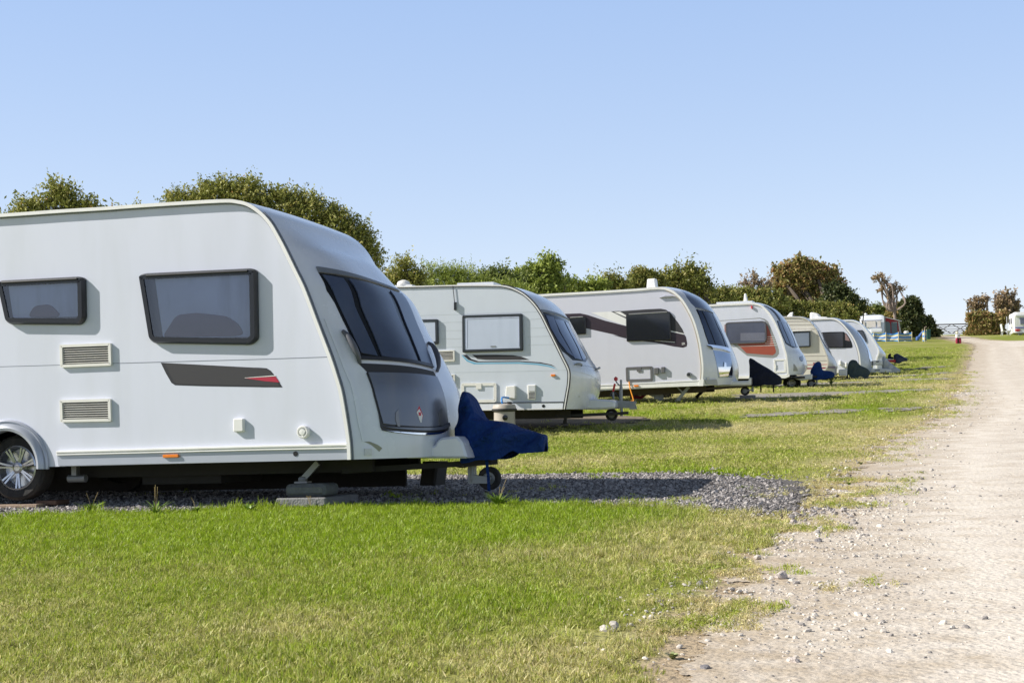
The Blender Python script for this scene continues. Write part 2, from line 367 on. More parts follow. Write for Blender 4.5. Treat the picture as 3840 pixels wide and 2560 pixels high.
    def strip(s, pts, w0, v0, v1, mat, name, px=True, inner=0.0, parent=None, closed=False):
        # ribbon on the side: pts along the path, offset inward (to the right of travel) by inner..inner+w0
        xz = np.array(s.P(pts) if px else pts); n = len(xz); A = []; B = []
        for i in range(n):
            a = xz[max(i - 1, 0)]; b = xz[min(i + 1, n - 1)]; d = (b - a) / (np.linalg.norm(b - a) + 1e-9); nr = np.array([d[1], -d[0]])
            A.append(xz[i] + nr * inner); B.append(xz[i] + nr * (inner + w0))
        y0, y1 = s.y(v0), s.y(v1); mb = MB()
        mb.grid([[(a[0], y1, a[1]) for a in A], [(a[0], y0, a[1]) for a in A], [(b[0], y0, b[1]) for b in B], [(b[0], y1, b[1]) for b in B]])
        return mb.build(name, mat, parent or s.e, smooth=False)
    def plate(s, pts, v0, v1, mat, name, bev=0., r=0., parent=None, seg=4, smooth=False, pv=None):
        poly = s.P(pts, (v0 if pv is None else pv)); poly = round_poly(poly, r, seg) if (r if not hasattr(r, '__len__') else True) else poly
        mb = MB(); mb.plate(poly, s.y(v0), s.y(v1), bev, back=v1 > .02); return mb.build(name, mat, parent or s.e, smooth=smooth)
    def vent(s, pts, nsl=6, mat=None, proud=.03):
        mat = mat or plast; P = s.P(pts); P = ccw(P); outer = round_poly(P, .012, 2); inn = inset(outer, .025)
        mb = MB(); mb.ring(outer, inn, s.y(-proud), s.y(0)); fr = mb.build("vent", mat, s.e)
        mb = MB(); mb.plate(inn, s.y(-.003), s.y(.0)); mb.build("backing", decalk, fr)
        q = np.array(P); x0, x1 = q[:, 0].min() + .03, q[:, 0].max() - .03; zl = sorted(q, key=lambda a: a[0]); za = sorted([zl[0][1], zl[1][1]]); zb = sorted([zl[2][1], zl[3][1]])
        mb = MB()
        for k in range(nsl):
            t = (k + .9) / (nsl + .9); a = za[0] + .02 + (za[1] - za[0] - .04) * t; b = zb[0] + .02 + (zb[1] - zb[0] - .04) * t; h = (za[1] - za[0]) / nsl * .16
            mb.add([(x0, s.y(-.004), a + h), (x1, s.y(-.004), b + h), (x1, s.y(-proud + .003), b - h), (x0, s.y(-proud + .003), a - h), (x0, s.y(-.004), a - h * 1.2), (x1, s.y(-.004), b - h * 1.2)],
                   [(0, 1, 2, 3)[::-1], (3, 2, 5, 4)[::-1]])
        mb.build("slats", mat, fr); return fr
    def win(s, pts, proud=.043, r=.05, fw=.045, frame=None, pane=None, name="window", bev=.015, lip=True):
        outer = round_poly(s.P(pts, -proud * .5), r, 4); inn = inset(outer, fw); mb = MB()
        o2 = inset(outer, bev); mb.ring(outer, inset(outer, .004), s.y(-proud + bev), s.y(0)); 
        mb.ring(o2, inn, s.y(-proud), s.y(-proud + bev)); n = len(outer); mb.add([(x, s.y(-proud + bev), z) for x, z in ccw(outer)] + [(x, s.y(-proud), z) for x, z in ccw(o2)], [(i, (i + 1) % n, n + (i + 1) % n, n + i) for i in range(n)])
        fr = mb.build(name, frame or blackp, s.e, smooth=True); mb = MB(); mb.plate(inset(outer, fw - .004), s.y(-proud + .006), s.y(-proud + .012)); mb.build("pane", pane or darkglass, fr); return fr
    def wheel(s, c, r, rim, v0=.12, wd=.19, spokes=7, name="wheel", flat=False):
        x, z = s.pl(c, v0); y0 = s.y(v0); e = MB()
        e.lathe([(rim, .012), (rim + .01, .0), (r * .9, -.004), (r * .985, .02), (r, .05), (r, wd - .05), (r * .97, wd - .01), (rim, wd)], (x, y0, z), 'y', 40)
        ty = e.build("wheel", rubber, s.e, smooth=True)
        k = MB(); k.lathe([(rim + .004, .006), (rim - .008, .0), (rim - .016, .008), (rim - .02, .05), (rim - .03, .09), (0.01, .095)], (x, y0, z), 'y', 36)
        rm = k.build("rim", alloy if not flat else trimw, ty, smooth=True)
        m2 = MB()
        for q in range(spokes):
            for dd in (-.10, .10):
                t = 2 * math.pi * q / spokes + .3; a = t + dd * 2.2; b = t + dd
                p0 = (x + .045 * math.cos(b), y0 + .03, z + .045 * math.sin(b)); p1 = (x + (rim - .012) * math.cos(b), y0 + .012, z + (rim - .012) * math.sin(b))
                d = np.array(p1) - np.array(p0); side = np.array([-math.sin(t), 0, math.cos(t)]) * .0085; m2.obox((np.array(p0) + np.array(p1)) / 2, d / 2, side, (0, .008, 0))
        m2.lathe([(0.0, -.006 + .018), (.03, .012), (.052, .02), (.062, .04), (.062, .09)], (x, y0, z), 'y', 24)
        m2.build("spokes", alloy if not flat else trimw, ty, smooth=False)
        return ty, (x, z)
    def cover(s, secs, v, hw, name, mat, label, cat="hitch cover", amp=.02, freq=4., group="hitch covers on the caravan noses", top_pow=.6, nsec=9):
        # secs: list of (top_px, bottom_px) pairs at centre plane v
        T_ = [s.pl(a, v) for a, b in secs]; B_ = [s.pl(b, v) for a, b in secs]; S = []
        for t, b, h in zip(T_, B_, hw): S.append((*t, *b, h))
        S = smooth_path(S, nsec); K = 34; G = []
        sd = random.random() * 50
        for sx in S:
            row = []
            for k in range(K + 1):
                a = math.pi * k / K; c, q = math.cos(a), math.sin(a); yy = -sx[4] * math.copysign(abs(c) ** .55, c); f = abs(q) ** top_pow
                x = sx[2] + (sx[0] - sx[2]) * f; z = sx[3] + (sx[1] - sx[3]) * f
                nv = mnoise.noise_vector(Vector((x * freq + sd, yy * freq * 1.3, z * freq * .7))); rn = 1 - abs(2.6 * mnoise.noise(Vector((x * freq * 1.1 - z * freq * 1.6, yy * 2 + sd, x * freq * .5 + z * freq * .5))))
                row.append(np.array([x + nv[0] * amp * .6, s.y(v) + yy * (1 + .0) + nv[1] * amp * 1.6 + amp * rn * 1.5 * (-1 if c > 0 else 1), z + nv[2] * amp * .5]))
            G.append(row)
        mb = MB(); mb.grid(G)
        for row in (G[0], G[-1]):
            c = np.mean(row, 0); n = len(row); mb.add([*row, c], [(i, i + 1, n) for i in range(n - 1)])
        org = s.w((S[0][2] + S[-1][2]) / 2, s.y(v), 0.02)
        # to world mesh relative to org
        vs = [s.w(*p) - org for p in mb.v]; o = mesh_obj(name, vs, mb.f, mat, None, True); o.location = tuple(org); return tag(o, label, cat, group)

# ================================================================== CARAVAN 1 (nearest)
blue_cloth = cloth("blue_cover_cloth", (.007, .036, .165), (.012, .04, .12), .9)
navy_cloth = cloth("navy_cover_cloth", (.010, .013, .028), (.018, .022, .04), .5)
green_cloth = cloth("green_cover_cloth", (.050, .075, .080), (.08, .10, .10), .6)
white_cloth = cloth("white_cover_cloth", (.52, .55, .58), (.36, .38, .38), .6)

def seam(V, pts, wdt=.004, mat=None, name="seam"):
    return V.strip(pts, wdt, -.0015, 0, mat or seamm, name)
def round_part(V, c, r, name, mat, proud=.04, v0=0, inner=None, imat=None, iname="cap"):
    x, z = V.pl(c, v0); mb = MB(); y = V.y(v0)
    mb.lathe([(r, 0), (r, -proud + .01), (r - .006, -proud), (r * .72, -proud), (r * .66, -proud + .012), (0.001, -proud + .012)], (x, y, z), 'y', 28)
    o = mb.build(name, mat, V.e, smooth=True)
    if inner:
        mb = MB(); mb.lathe([(r * .5, -proud + .012), (r * .5, -proud - .004), (0.001, -proud - .006)], (x, y, z), 'y', 20); mb.build(iname, imat or mat, o, smooth=True)
    return o
def hole(V, c, r, v=-.034): 
    x, z = V.pl(c, v); mb = MB(); mb.lathe([(r, 0), (r, -.002), (.001, -.002)], (x, V.y(v), z), 'y', 20); return mb.build("jack_hole", blackp, V.e)
def steady(V, top, foot, v, name="corner_steady", mat=None):
    a = V.pl(top, v); b = V.pl(foot, v); mb = MB(); y = V.y(v)
    mb.bar((a[0], y, a[1]), (b[0], y, b[1]), .05, .03); mb.box((b[0] - .06, y - .05, b[1] - .03), (b[0] + .06, y + .05, b[1] - .015)); mb.tube([(b[0] - .03, y, b[1]), (b[0] + .03, y, b[1])], .03, 10)
    return mb.build(name, mat or galv, V.e)
def jockey(V, c, r, v, stem_top=None, stem_bot=None, mat=None, stemx=.08):
    x, z = V.pl(c, v); y = V.y(v); mb = MB()
    mb.lathe([(r * .55, -.03), (r * .9, -.035), (r, -.02), (r, .02), (r * .9, .035), (r * .55, .03)], (x, y, z), 'y', 26); t = mb.build("jockey_wheel", rubber, V.e, smooth=True)
    mb = MB(); mb.lathe([(.001, -.028), (r * .25, -.03), (r * .3, -.015), (r * .6, -.012)], (x, y, z), 'y', 20); mb.build("wheel_hub", galv, t, smooth=True)
    xs = x + stemx; mb = MB(); mb.bar((x, y - .045, z), (xs, y - .045, z + .02), .03, .01); mb.bar((x, y + .045, z), (xs, y + .045, z + .02), .03, .01); mb.tube([(xs, y, z - .03), (xs, y, z + .5)], .026, 12); mb.tube([(xs, y, z + .15), (xs, y, z + .62)], .02, 10)
    mb.build("jockey_stem", galv, V.e); return t

V1 = Van("caravan", "nearest caravan, white with black-framed windows, charcoal and red flash and grey front locker", zD(820, 828), 444, (3592, 1616), -.025, 2.2, .457)
pr = [(-1290, 1775, 0), (-1350, 1300, 0), (-1320, 960, 0), (-1200, 893, 0), (-700, 848, 0), (0, 804.5, 0), (223, 789, 0)] + \
     [(408, 777.5, 0), (535, 768, 0), (*zA(1850, 113), .0)] + \
     [(*zB(*p), b * 1.8) for p, b in (((0, 120), .0), ((100, 150), .0), ((200, 220), .015), ((280, 310), .015), ((350, 430), .05), ((400, 525), .095), ((480, 690), .15), ((560, 855), .215))] + \
     [(x, y, b) for x, y, b in ((1195, 1200, .43), (1225, 1278, .46), (1250, 1344, .49), (1270, 1405, .515), (1287, 1462, .535), (1299, 1524, .54), (1310, 1593, .54), (1319, 1661, .53), (1322, 1722, .52))]
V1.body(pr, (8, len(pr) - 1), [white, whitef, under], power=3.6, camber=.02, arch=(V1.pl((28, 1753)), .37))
path = [p[:2] for p in pr[3:]]
sp = [tuple(q) for q in smooth_path([np.array(p) for p in path], 5)]
V1.strip(sp, .030, -.045, .0, trimw, "awning_rail")
V1.strip(sp, .010, -.018, .0, seamm, "rail_seal", inner=.030)
V1.strip(sp[45:], .010, -.022, .0, seamm, "corner_seal", inner=-.012)
seam(V1, [zC(-400, 175), zC(0, 165), zC(515, 150)]); seam(V1, [zC(945, 137), zC(2240, 100), zD(650, 72)], .005)
# skirt
sk = [zC(-900, 945), zC(-430, 930), zC(490, 912), zC(2240, 868), zD(795, 750), zD(800, 827), zC(2240, 962), zC(490, 998), zC(-430, 1015)]
V1.plate([zC(478, 905), zC(2240, 865), zD(797, 746), zD(800, 827), zC(2240, 962), zC(490, 998)], -.010, .01, skirtm, "side_skirt")
V1.plate([zC(-2500, 985), zC(-340, 935), zC(-340, 1020), zC(-2500, 1075)], -.010, .01, skirtm, "side_skirt")
mb = MB()
for (a, b, pr_) in ((0, .45, -.034), (.45, .75, -.026), (.75, 1, -.03)):
    def ln(t): return [V1.pl(zC(488, 875 + 37 * t)), V1.pl(zC(2240, 828 + 40 * t)), V1.pl(zD(792, 711 + 38 * t))]
    A_, B_ = ln(a), ln(b); mb.plate([A_[0], A_[1], A_[2], B_[2], B_[1], B_[0]], V1.y(pr_), V1.y(0), .003)
mb.build("skirt_rail", trimw, V1.e)
mb = MB(); mb.plate(V1.P([zC(-340, 895), zC(-2500, 945), zC(-2500, 985), zC(-340, 935)]), V1.y(-.03), V1.y(0), .003); mb.build("skirt_rail", trimw, V1.e)
V1.plate([zC(1365, 905), zC(1495, 901), zC(1497, 928), zC(1366, 932)], -.032, -.01, amber, "marker_lamp", bev=.004, r=.008)
hole(V1, zD(408, 785), .022, -.012)
# wheel arch moulding
cx, cz = V1.pl((28, 1753)); mb = MB(); n = 40; rows = []
for r, yy in ((.435, 0), (.433, -.022), (.420, -.034), (.408, -.020), (.402, -.018), (.385, -.05), (.36, -.062), (.335, -.055), (.328, -.03), (.328, .05)):
    rows.append([(cx + r * math.cos(math.pi * 1.03 * k / n - .05), V1.y(yy), cz + (r * 1.0) * math.sin(math.pi * 1.03 * k / n - .05)) for k in range(n + 1)])
mb.grid(rows); mb.build("wheel_arch", skirtm, V1.e, smooth=True)
V1.wheel(zC(135, 1015), .30, .20)
# windows
def deepwin(V, pts, pane, cur, cush=None, r=.05, frm=None, cm=None):
    outer = round_poly(V.P(pts, -.02), r, 5); mb = MB(); n = len(outer); inn = inset(outer, .055); o2 = inset(outer, .016)
    for q in (0,):
        mb.ring(outer, inset(outer, .003), V.y(-.028), V.y(0)); mb.add([(x, V.y(-.028), z) for x, z in ccw(outer)] + [(x, V.y(-.062), z) for x, z in ccw(o2)], [(i, (i + 1) % n, n + (i + 1) % n, n + i) for i in range(n)]); mb.ring(o2, inn, V.y(-.062), V.y(-.003))
    fr = mb.build("window", frm or blackp, V.e, smooth=True)
    mb = MB(); mb.plate(inset(outer, .05), V.y(-.004), V.y(0)); mb.build("backing", decalk, fr)
    V.plate(cur, -.008, -.004, cm or curtain, "curtain", r=.03, parent=fr)
    if cush: V.plate(cush, -.020, -.008, cushion, "cushion", bev=.006, r=.05, parent=fr)
    mb = MB(); mb.plate(inset(outer, .05), V.y(-.052), V.y(-.049)); mb.build("pane", acrylic, fr)
    return fr
w1 = deepwin(V1, mp(zA, [(1170, 745), (1225, 728), (2110, 686), (2160, 700), (2170, 1280), (2110, 1328), (1300, 1315), (1258, 1280)]), None,
        mp(zA, [(1300, 760), (2090, 735), (2100, 1262), (1370, 1270)]), mp(zA, [(1360, 1262), (1480, 1075), (1650, 1058), (1900, 1085), (2000, 1150), (2050, 1240), (1950, 1255)]), .03)
w2 = deepwin(V1, mp(zA, [(-18, 800), (20, 788), (670, 755), (716, 768), (722, 1110), (680, 1160), (90, 1155), (55, 1130)]), None,
        mp(zA, [(70, 830), (650, 805), (660, 1090), (110, 1105)]), mp(zA, [(230, 1095), (280, 1000), (420, 985), (500, 1070), (480, 1095)]), .03)
for q, fr in ((((1235, 738), (2085, 697), (2085, 722), (1235, 763)), w1), (((25, 796), (655, 764), (655, 788), (25, 820)), w2)):
    P_ = V1.P(mp(zA, q), -.05); mb = MB(); a = np.array(P_[0]) * .5 + np.array(P_[3]) * .5; b = np.array(P_[1]) * .5 + np.array(P_[2]) * .5
    mb.tube([(a[0], V1.y(-.066), a[1]), (b[0], V1.y(-.066), b[1])], .011, 10); mb.build("hinge_bar", decalk, fr, smooth=True)
V1.vent(mp(zA, [(515, 1328), (942, 1312), (948, 1502), (521, 1519)]), 7); V1.vent(mp(zC, [(515, 447), (940, 435), (946, 625), (521, 633)]), 7)
# side flash
fl = mp(zC, [(1350, 133), (2240, 180)]) + mp(zD, [(110, 150), (185, 156), (225, 175), (262, 220), (312, 297), (150, 297)]) + mp(zC, [(2240, 339), (1700, 330), (1470, 322), (1440, 302), (1395, 225)])
V1.plate(fl, -.0015, 0, decalk, "side_flash"); f2 = mp(zC, [(1388, 140), (2240, 185)]) + mp(zD, [(110, 155), (185, 162), (222, 182), (250, 215), (292, 290), (150, 288)]) + mp(zC, [(2240, 328), (1700, 318), (1490, 312), (1460, 292), (1425, 225)])
V1.plate(f2, -.0028, -.001, decalg, "flash_panel"); V1.plate(mp(zD, [(35, 230), (262, 219), (290, 262), (180, 252)]), -.0042, -.002, decalr, "flash_red")
V1.plate(mp(zD, [(35, 227), (258, 209), (263, 215), (35, 230)]), -.0046, -.002, trimw, "flash_line")
V1.plate(mp(zC, [(1957, 603), (2040, 601), (2043, 712), (1957, 716)]), -.04, 0, trimw, "socket_flap", bev=.008, r=.012)
round_part(V1, zD(474, 625), .054, "flue_vent", trimw, .05, inner=True)
# front
wl = mp(zB, [(655, 722), (730, 860), (800, 985), (900, 1200), (990, 1395), (1015, 1440)]); wr = mp(zB, [(1335, 880), (1400, 975), (1440, 1050), (1515, 1230), (1590, 1420), (1618, 1520)])
V1.patch(wl, wr, .004, blackp, "front_window", n=18)
V1.patch(mp(zB, [(636, 682), (655, 722)]), mp(zB, [(1318, 866), (1338, 885)]), .014, galv, "window_rail", thick=.014)
for a, b in ((((692, 745), (800, 950), (905, 1170), (1012, 1412)), ((858, 778), (960, 1000), (1055, 1220), (1152, 1440))),
             (((906, 795), (1010, 1010), (1100, 1225), (1182, 1432)), ((1212, 868), (1305, 1060), (1395, 1260), (1490, 1485))),
             (((1256, 880), (1350, 1080), (1430, 1270), (1515, 1488)), ((1352, 905), (1440, 1080), (1520, 1270), (1607, 1503)))):
    V1.patch(mp(zB, a), mp(zB, b), .018, darkglass2, "front_pane", thick=.012, n=10)
V1.patch(mp(zB, [(1008, 1416), (1014, 1446)]), mp(zB, [(1600, 1502), (1612, 1530)]), .024, decalk, "pane_rail", thick=.016)
V1.patch(mp(zD, [(872, 110), (915, 160), (935, 192)]), mp(zD, [(1418, 180), (1434, 205), (1440, 218)]), .004, decalg, "locker_hinge_cover", n=12)
zU = Z(1300, 1380, 2.359)
V1.patch(mp(zU, [(178, 30), (238, 240), (280, 400), (303, 520), (318, 545)]), mp(zU, [(790, 75), (838, 200), (868, 320), (888, 440), (892, 535)]), .010, MATS["decal_black"], "lid_seal", thick=.012, n=16, sag=1.6)
V1.patch(mp(zU, [(190, 38), (250, 240), (294, 400), (318, 500)]), mp(zU, [(782, 82), (830, 200), (858, 320), (878, 470)]), .022, greyfront, "locker_lid", thick=.02, n=16, sag=1.2)
V1.patch(mp(zU, [(322, 506), (318, 532)]), mp(zU, [(880, 478), (890, 515)]), .034, greyfront, "locker_lip", thick=.03, n=16, sag=1.4, sag0=1.2)
V1.patch(mp(zU, [(335, 548), (340, 554)]), mp(zU, [(888, 534), (886, 542)]), .016, chrome, "lid_edge", thick=.012, n=16, sag=1.6, sag0=1.6)
for hx in (1145, 1455):
    V1.patch(mp(zD, [(hx - 13, 475), (hx - 12, 530), (hx, 580)]), mp(zD, [(hx + 10, 470), (hx + 15, 530), (hx + 22, 575)]), .028, M("latch_grey", (.22, .22, .23), .35, metal=.6), "lid_latch", thick=.02, n=3)
sg = V1.patch(mp(zD, [(1302, 445), (1284, 494), (1315, 552)]), mp(zD, [(1303, 446), (1330, 500), (1316, 553)]), .022, redl, "gas_sign", thick=.004, n=4)
V1.patch(mp(zD, [(1302, 449), (1286, 494), (1315, 548)]), mp(zD, [(1303, 450), (1328, 500), (1316, 549)]), .024, trimw, "sign_face", thick=.003, n=4, parent=sg)
V1.patch(mp(zD, [(1301, 472), (1299, 482), (1297, 486), (1300, 515)]), mp(zD, [(1308, 474), (1308, 482), (1314, 488), (1316, 518)]), .026, redl, "bottle_mark", thick=.003, n=3, parent=sg)
V1.patch(mp(zD, [(920, 748), (920, 792)]), mp(zD, [(962, 748), (962, 795)]), .016, clearl, "corner_lamp", thick=.02, n=3)
V1.patch(mp(zD, [(905, 705), (960, 728), (1020, 765)]), mp(zD, [(950, 690), (1010, 712), (1050, 755)]), .002, M("mud_smear", (.34, .34, .27), .8, var=.2), "mud_smear", thick=.002, n=4)
def handle(V, pa, pb, r, off=.045, n=9, mat=None):
    a, b = V.inv(pa), V.inv(pb); P_ = []
    for k in range(n):
        t = k / (n - 1); q = np.array(a) * (1 - t) + np.array(b) * t; P_.append(V.at(q[0], q[1], .008 + off * math.sin(math.pi * t) ** .5))
    mb = MB(); mb.tube(P_, [r * (.55 + .45 * math.sin(math.pi * k / (n - 1))) for k in range(n)], 12); return mb.build("grab_handle", mat or M("handle_grey", (.10, .105, .125), .5), V.e, smooth=True)
handle(V1, zB(865, 1222), zB(1000, 1485), .030); handle(V1, zB(1575, 1325), zB(1650, 1545), .026)
cl_ = [(1222, 1200), (1256, 1285), (1290, 1372), (1318, 1440), (1339, 1520), (1352, 1590), (1361, 1657)]
V1.patch([(a - 6, b) for a, b in cl_], [(a + 7, b - 2) for a, b in cl_], .010, whitef, "corner_crease", thick=.010, n=3, rows=3)
# A-frame fairing, hitch
def fairing(V, pts, v0, v1, mat, name="hitch_fairing", bev=.03, r=.05):
    return V.plate(pts, v0, v1, mat, name, bev=bev, r=r, pv=v0, smooth=True)
fairing(V1, mp(zU, [(520, 690), (780, 682), (790, 652), (830, 615), (975, 600), (1022, 652), (1068, 797), (520, 797)]), .62, 1.6, whitef, r=.018, bev=.02)
# chassis
def chassis(V, x0, x1, z, mat=under, h=.16):
    mb = MB()
    for v in (.5, V.W - .5): mb.box((x0, V.y(v) - .03, z - h), (x1, V.y(v) + .03, z + .03))
    mb.tube([(x0 * .4 + x1 * .6 - 2.0, V.y(.2), z - h * .8), (x0 * .4 + x1 * .6 - 2.0, V.y(V.W - .2), z - h * .8)], .05, 10)
    mb.bar((x1 - .3, V.y(.5), z - .1), (x1 + .9, V.y(V.W / 2 - .05), z - .06), .05, .12); mb.bar((x1 - .3, V.y(V.W - .5), z - .1), (x1 + .9, V.y(V.W / 2 + .05), z - .06), .05, .12)
    return mb.build("chassis", mat, V.e)
ax = V1.pl((1318, 1722))[0]; chassis(V1, -3.2, ax, .455, h=.11)
mb = MB(); mb.box((-3.2, V1.y(1.98), .17), (ax - .25, V1.y(2.02), .46)); mb.build("far_dark_panel", under, V1.e); mb = MB(); mb.box((ax - 2.3, V1.y(.55), .27), (ax - 1.5, V1.y(1.4), .45)); mb.build("floor_tank", under, V1.e)  # far panel is added, dark, so the gap under the floor reads black
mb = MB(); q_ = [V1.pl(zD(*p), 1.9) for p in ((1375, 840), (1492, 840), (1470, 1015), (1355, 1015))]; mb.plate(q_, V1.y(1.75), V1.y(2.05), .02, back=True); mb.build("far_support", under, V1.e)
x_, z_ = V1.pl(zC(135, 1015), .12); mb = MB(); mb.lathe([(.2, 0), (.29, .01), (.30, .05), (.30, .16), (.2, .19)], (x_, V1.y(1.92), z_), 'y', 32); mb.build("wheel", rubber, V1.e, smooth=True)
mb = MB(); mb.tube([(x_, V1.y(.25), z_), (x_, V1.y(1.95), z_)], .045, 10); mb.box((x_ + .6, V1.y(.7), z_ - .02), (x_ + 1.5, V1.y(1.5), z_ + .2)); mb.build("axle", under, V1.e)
x_, z_ = V1.pl(zC(650, 1105), .3); mb = MB(); mb.tube([(x_ - .09, V1.y(.3), z_), (x_ + .09, V1.y(.3), z_)], .035, 14); mb.box((x_ - .05, V1.y(.28), z_), (x_ + .0, V1.y(.34), z_ + .14)); mb.build("roller_motor", galv, V1.e)
steady(V1, zD(575, 850), zD(462, 975), .35); steady(V1, (-700, 1760), (-760, 1860), .35)
mb = MB(); x_, z_ = V1.pl(zD(1700, 840), 1.1); mb.box((x_ - .03, V1.y(1.08), z_ - .2), (x_ + .035, V1.y(1.14), z_ + .1)); mb.build("coupling_post", galv, V1.e)
jockey(V1, zD(1835, 965), .105, 1.1, stemx=-.16)
mb = MB(); x0_, z0_ = V1.pl(zD(1712, 985), 1.04); x1_, z1_ = V1.pl(zD(1842, 988), 1.04); mb.bar((x0_, V1.y(1.04), z0_), (x1_, V1.y(1.04), z1_), .04, .02); mb.build("jockey_fork", galv, V1.e)
mb = MB(); P_ = [V1.pl(p, 1.1) for p in mp(zD, [(1540, 852), (1580, 875), (1630, 885), (1672, 878)])]; mb.tube([(a, V1.y(1.1), b) for a, b in smooth_path(P_, 5)], .006, 6); mb.build("breakaway_cable", blackp, V1.e)
secs = [((1620, 470), (1596, 650)), ((1640, 348), (1625, 690)), ((1675, 341), (1655, 760)), ((1712, 390), (1680, 832)), ((1760, 482), (1740, 836)), ((1815, 530), (1800, 822)), ((1870, 548), (1860, 828)), ((1940, 562), (1925, 830)), ((2005, 578), (1985, 812)), ((2070, 602), (2045, 768)), ((2120, 612), (2100, 782)), ((2180, 626), (2160, 774)), ((2226, 645), (2222, 768)), ((2240, 660), (2238, 764))]
hwv = [.05, .08, .13, .19, .24, .26, .26, .24, .20, .14, .11, .10, .09, .05]
c1 = V1.cover([(zD(*a), zD(*b)) for a, b in secs], 1.1, hwv, "hitch_cover", blue_cloth, "crumpled royal blue cloth hitch cover on the nose of the nearest caravan", amp=.042)
mb = MB(); S_ = [V1.pl(p, .97) for p in mp(zD, [(1812, 815), (1818, 900), (1826, 960), (1830, 1060)])]; mb.grid([[(x - .014, V1.y(.97), z), (x + .014, V1.y(.97), z)] for x, z in S_] )
org = c1.location; vs = [V1.w(*p) - np.array(org) for p in mb.v]; mesh_obj("strap", vs, mb.f, blue_cloth, c1)

# blocks and planks
def wbox(name, V, p0, p1, v0, v1, mat, label, cat, bev=.012, group=None, rnd=.02):
    a = V.pl(p0, v0); b = V.pl(p1, v0); x0, x1 = sorted((a[0], b[0])); z0, z1 = sorted((a[1], b[1])); c = ((x0 + x1) / 2, (V.y(v0) + V.y(v1)) / 2, z0)
    mb = MB(); poly = round_poly([(x0 - c[0], 0), (x1 - c[0], 0), (x1 - c[0], z1 - z0), (x0 - c[0], z1 - z0)], rnd, 3); hy = (v1 - v0) / 2; mb.plate(poly, -hy, hy, bev, back=True)
    o = mb.build(name, mat, smooth=True); mm = V.e.matrix_world.copy(); o.matrix_world = mm @ Matrix.Translation(c); return tag(o, label, cat, group)
wbox("concrete_block", V1, zD(262, 1185), zD(628, 1105), .14, .58, concrete, "pale concrete slab block under the rounded stone block below the caravan corner steady", "concrete block")
wbox("concrete_block", V1, zD(628, 1180), zD(715, 1092), .42, .9, concrete, "dark concrete block in shade just behind the pale slab under the corner steady", "concrete block")
wbox("stone_block", V1, zD(326, 1103), zD(624, 1003), .2, .5, stonem, "rounded dark stone block on top of the pale concrete slab", "stone block", .03, rnd=.05)
wbox("concrete_slab", V1, zC(-300, 1402), zC(458, 1350), .02, .5, concrete, "long pale concrete slab under the planks by the caravan wheel", "concrete slab")
wbox("plank", V1, zC(-200, 1358), zC(308, 1320), .06, .24, plank, "pale weathered plank under the nearest caravan's wheel", "plank", .006, rnd=.006)
wbox("plank", V1, zC(300, 1330), zC(470, 1288), .20, .42, plankd, "short dark brown wooden wedge against the back of the caravan wheel", "plank", .006, rnd=.006)

# ================================================================== CARAVAN 2
V2 = Van("caravan", "second caravan, pale blue-white with grooved sides and a black and blue swoosh", zE(1385, 1420), 217, (3249, 1535), -.015, 2.2, .47)
pr = [(*zE(-1000, 1455), 0), (*zE(-1010, 600), 0), (*zE(-950, 410), 0), (*zE(-500, 392), 0), (*zE(0, 388), 0), (*zE(440, 378), 0), (*zE(760, 376), 0)] + \
     [(*zE(*p), b) for p, b in (((880, 384), .02), ((960, 408), .05), ((1050, 458), .10), ((1130, 535), .15), ((1190, 622), .18), ((1250, 742), .20), ((1310, 862), .22), ((1370, 985), .24), ((1410, 1065), .27), ((1424, 1120), .30), ((1420, 1210), .32), ((1405, 1300), .32), ((1385, 1420), .26))]
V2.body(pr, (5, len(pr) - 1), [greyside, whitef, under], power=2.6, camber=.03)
sp2 = [tuple(q) for q in smooth_path([np.array(p[:2]) for p in pr[2:]], 5)]
V2.strip(sp2, .022, -.018, 0, trimw, "awning_rail"); V2.strip(sp2, .014, -.020, 0, decalk, "rail_seal", inner=.022); V2.strip(sp2[24:], .020, -.014, 0, decalg, "corner_seal", inner=-.022)
for a, b in (((160, 632), (1160, 600)), ((345, 690), (520, 686)), ((345, 758), (520, 757)), ((350, 828), (520, 826)), ((1068, 666), (1205, 656)), ((1070, 740), (1235, 733)), ((1072, 810), (1268, 803)), ((1075, 880), (1300, 873)), ((280, 900), (520, 896)), ((360, 1112), (1410, 1090))):
    seam(V2, [zE(*a), zE(*b)], .008, seaml)
M("frame_slate", (.028, .035, .042), .4)
wv2 = V2.win(mp(zE, [(522, 632), (1028, 617), (1034, 930), (525, 945)]), .05, .03, .05, frame=MATS["frame_slate"], pane=blind)
for a_, b_, c_, d_ in ((556, 668, 566, 905), (994, 655, 1003, 892)): V2.plate(mp(zE, [(a_, b_), (c_ - 2, b_), (c_ - 2, d_), (a_, d_)]), -.048, -.04, curtain, "pane_edge", parent=wv2)
V2.plate(mp(zE, [(760, 887), (802, 886), (802, 897), (760, 898)]), -.052, -.04, galv, "catch", parent=wv2)
V2.plate(mp(zE, [(556, 650), (1000, 636), (1000, 650), (556, 664)]), -.049, -.04, curtain, "blind_cassette", parent=wv2)
V2.win(mp(zE, [(-40, 672), (320, 664), (324, 874), (-40, 885)]), .05, .03, .05, frame=MATS["frame_slate"], pane=blind)
V2.vent(mp(zE, [(190, 930), (460, 924), (462, 1016), (190, 1022)]), 6); V2.vent(mp(zE, [(190, 1132), (462, 1126), (464, 1219), (190, 1226)]), 6)
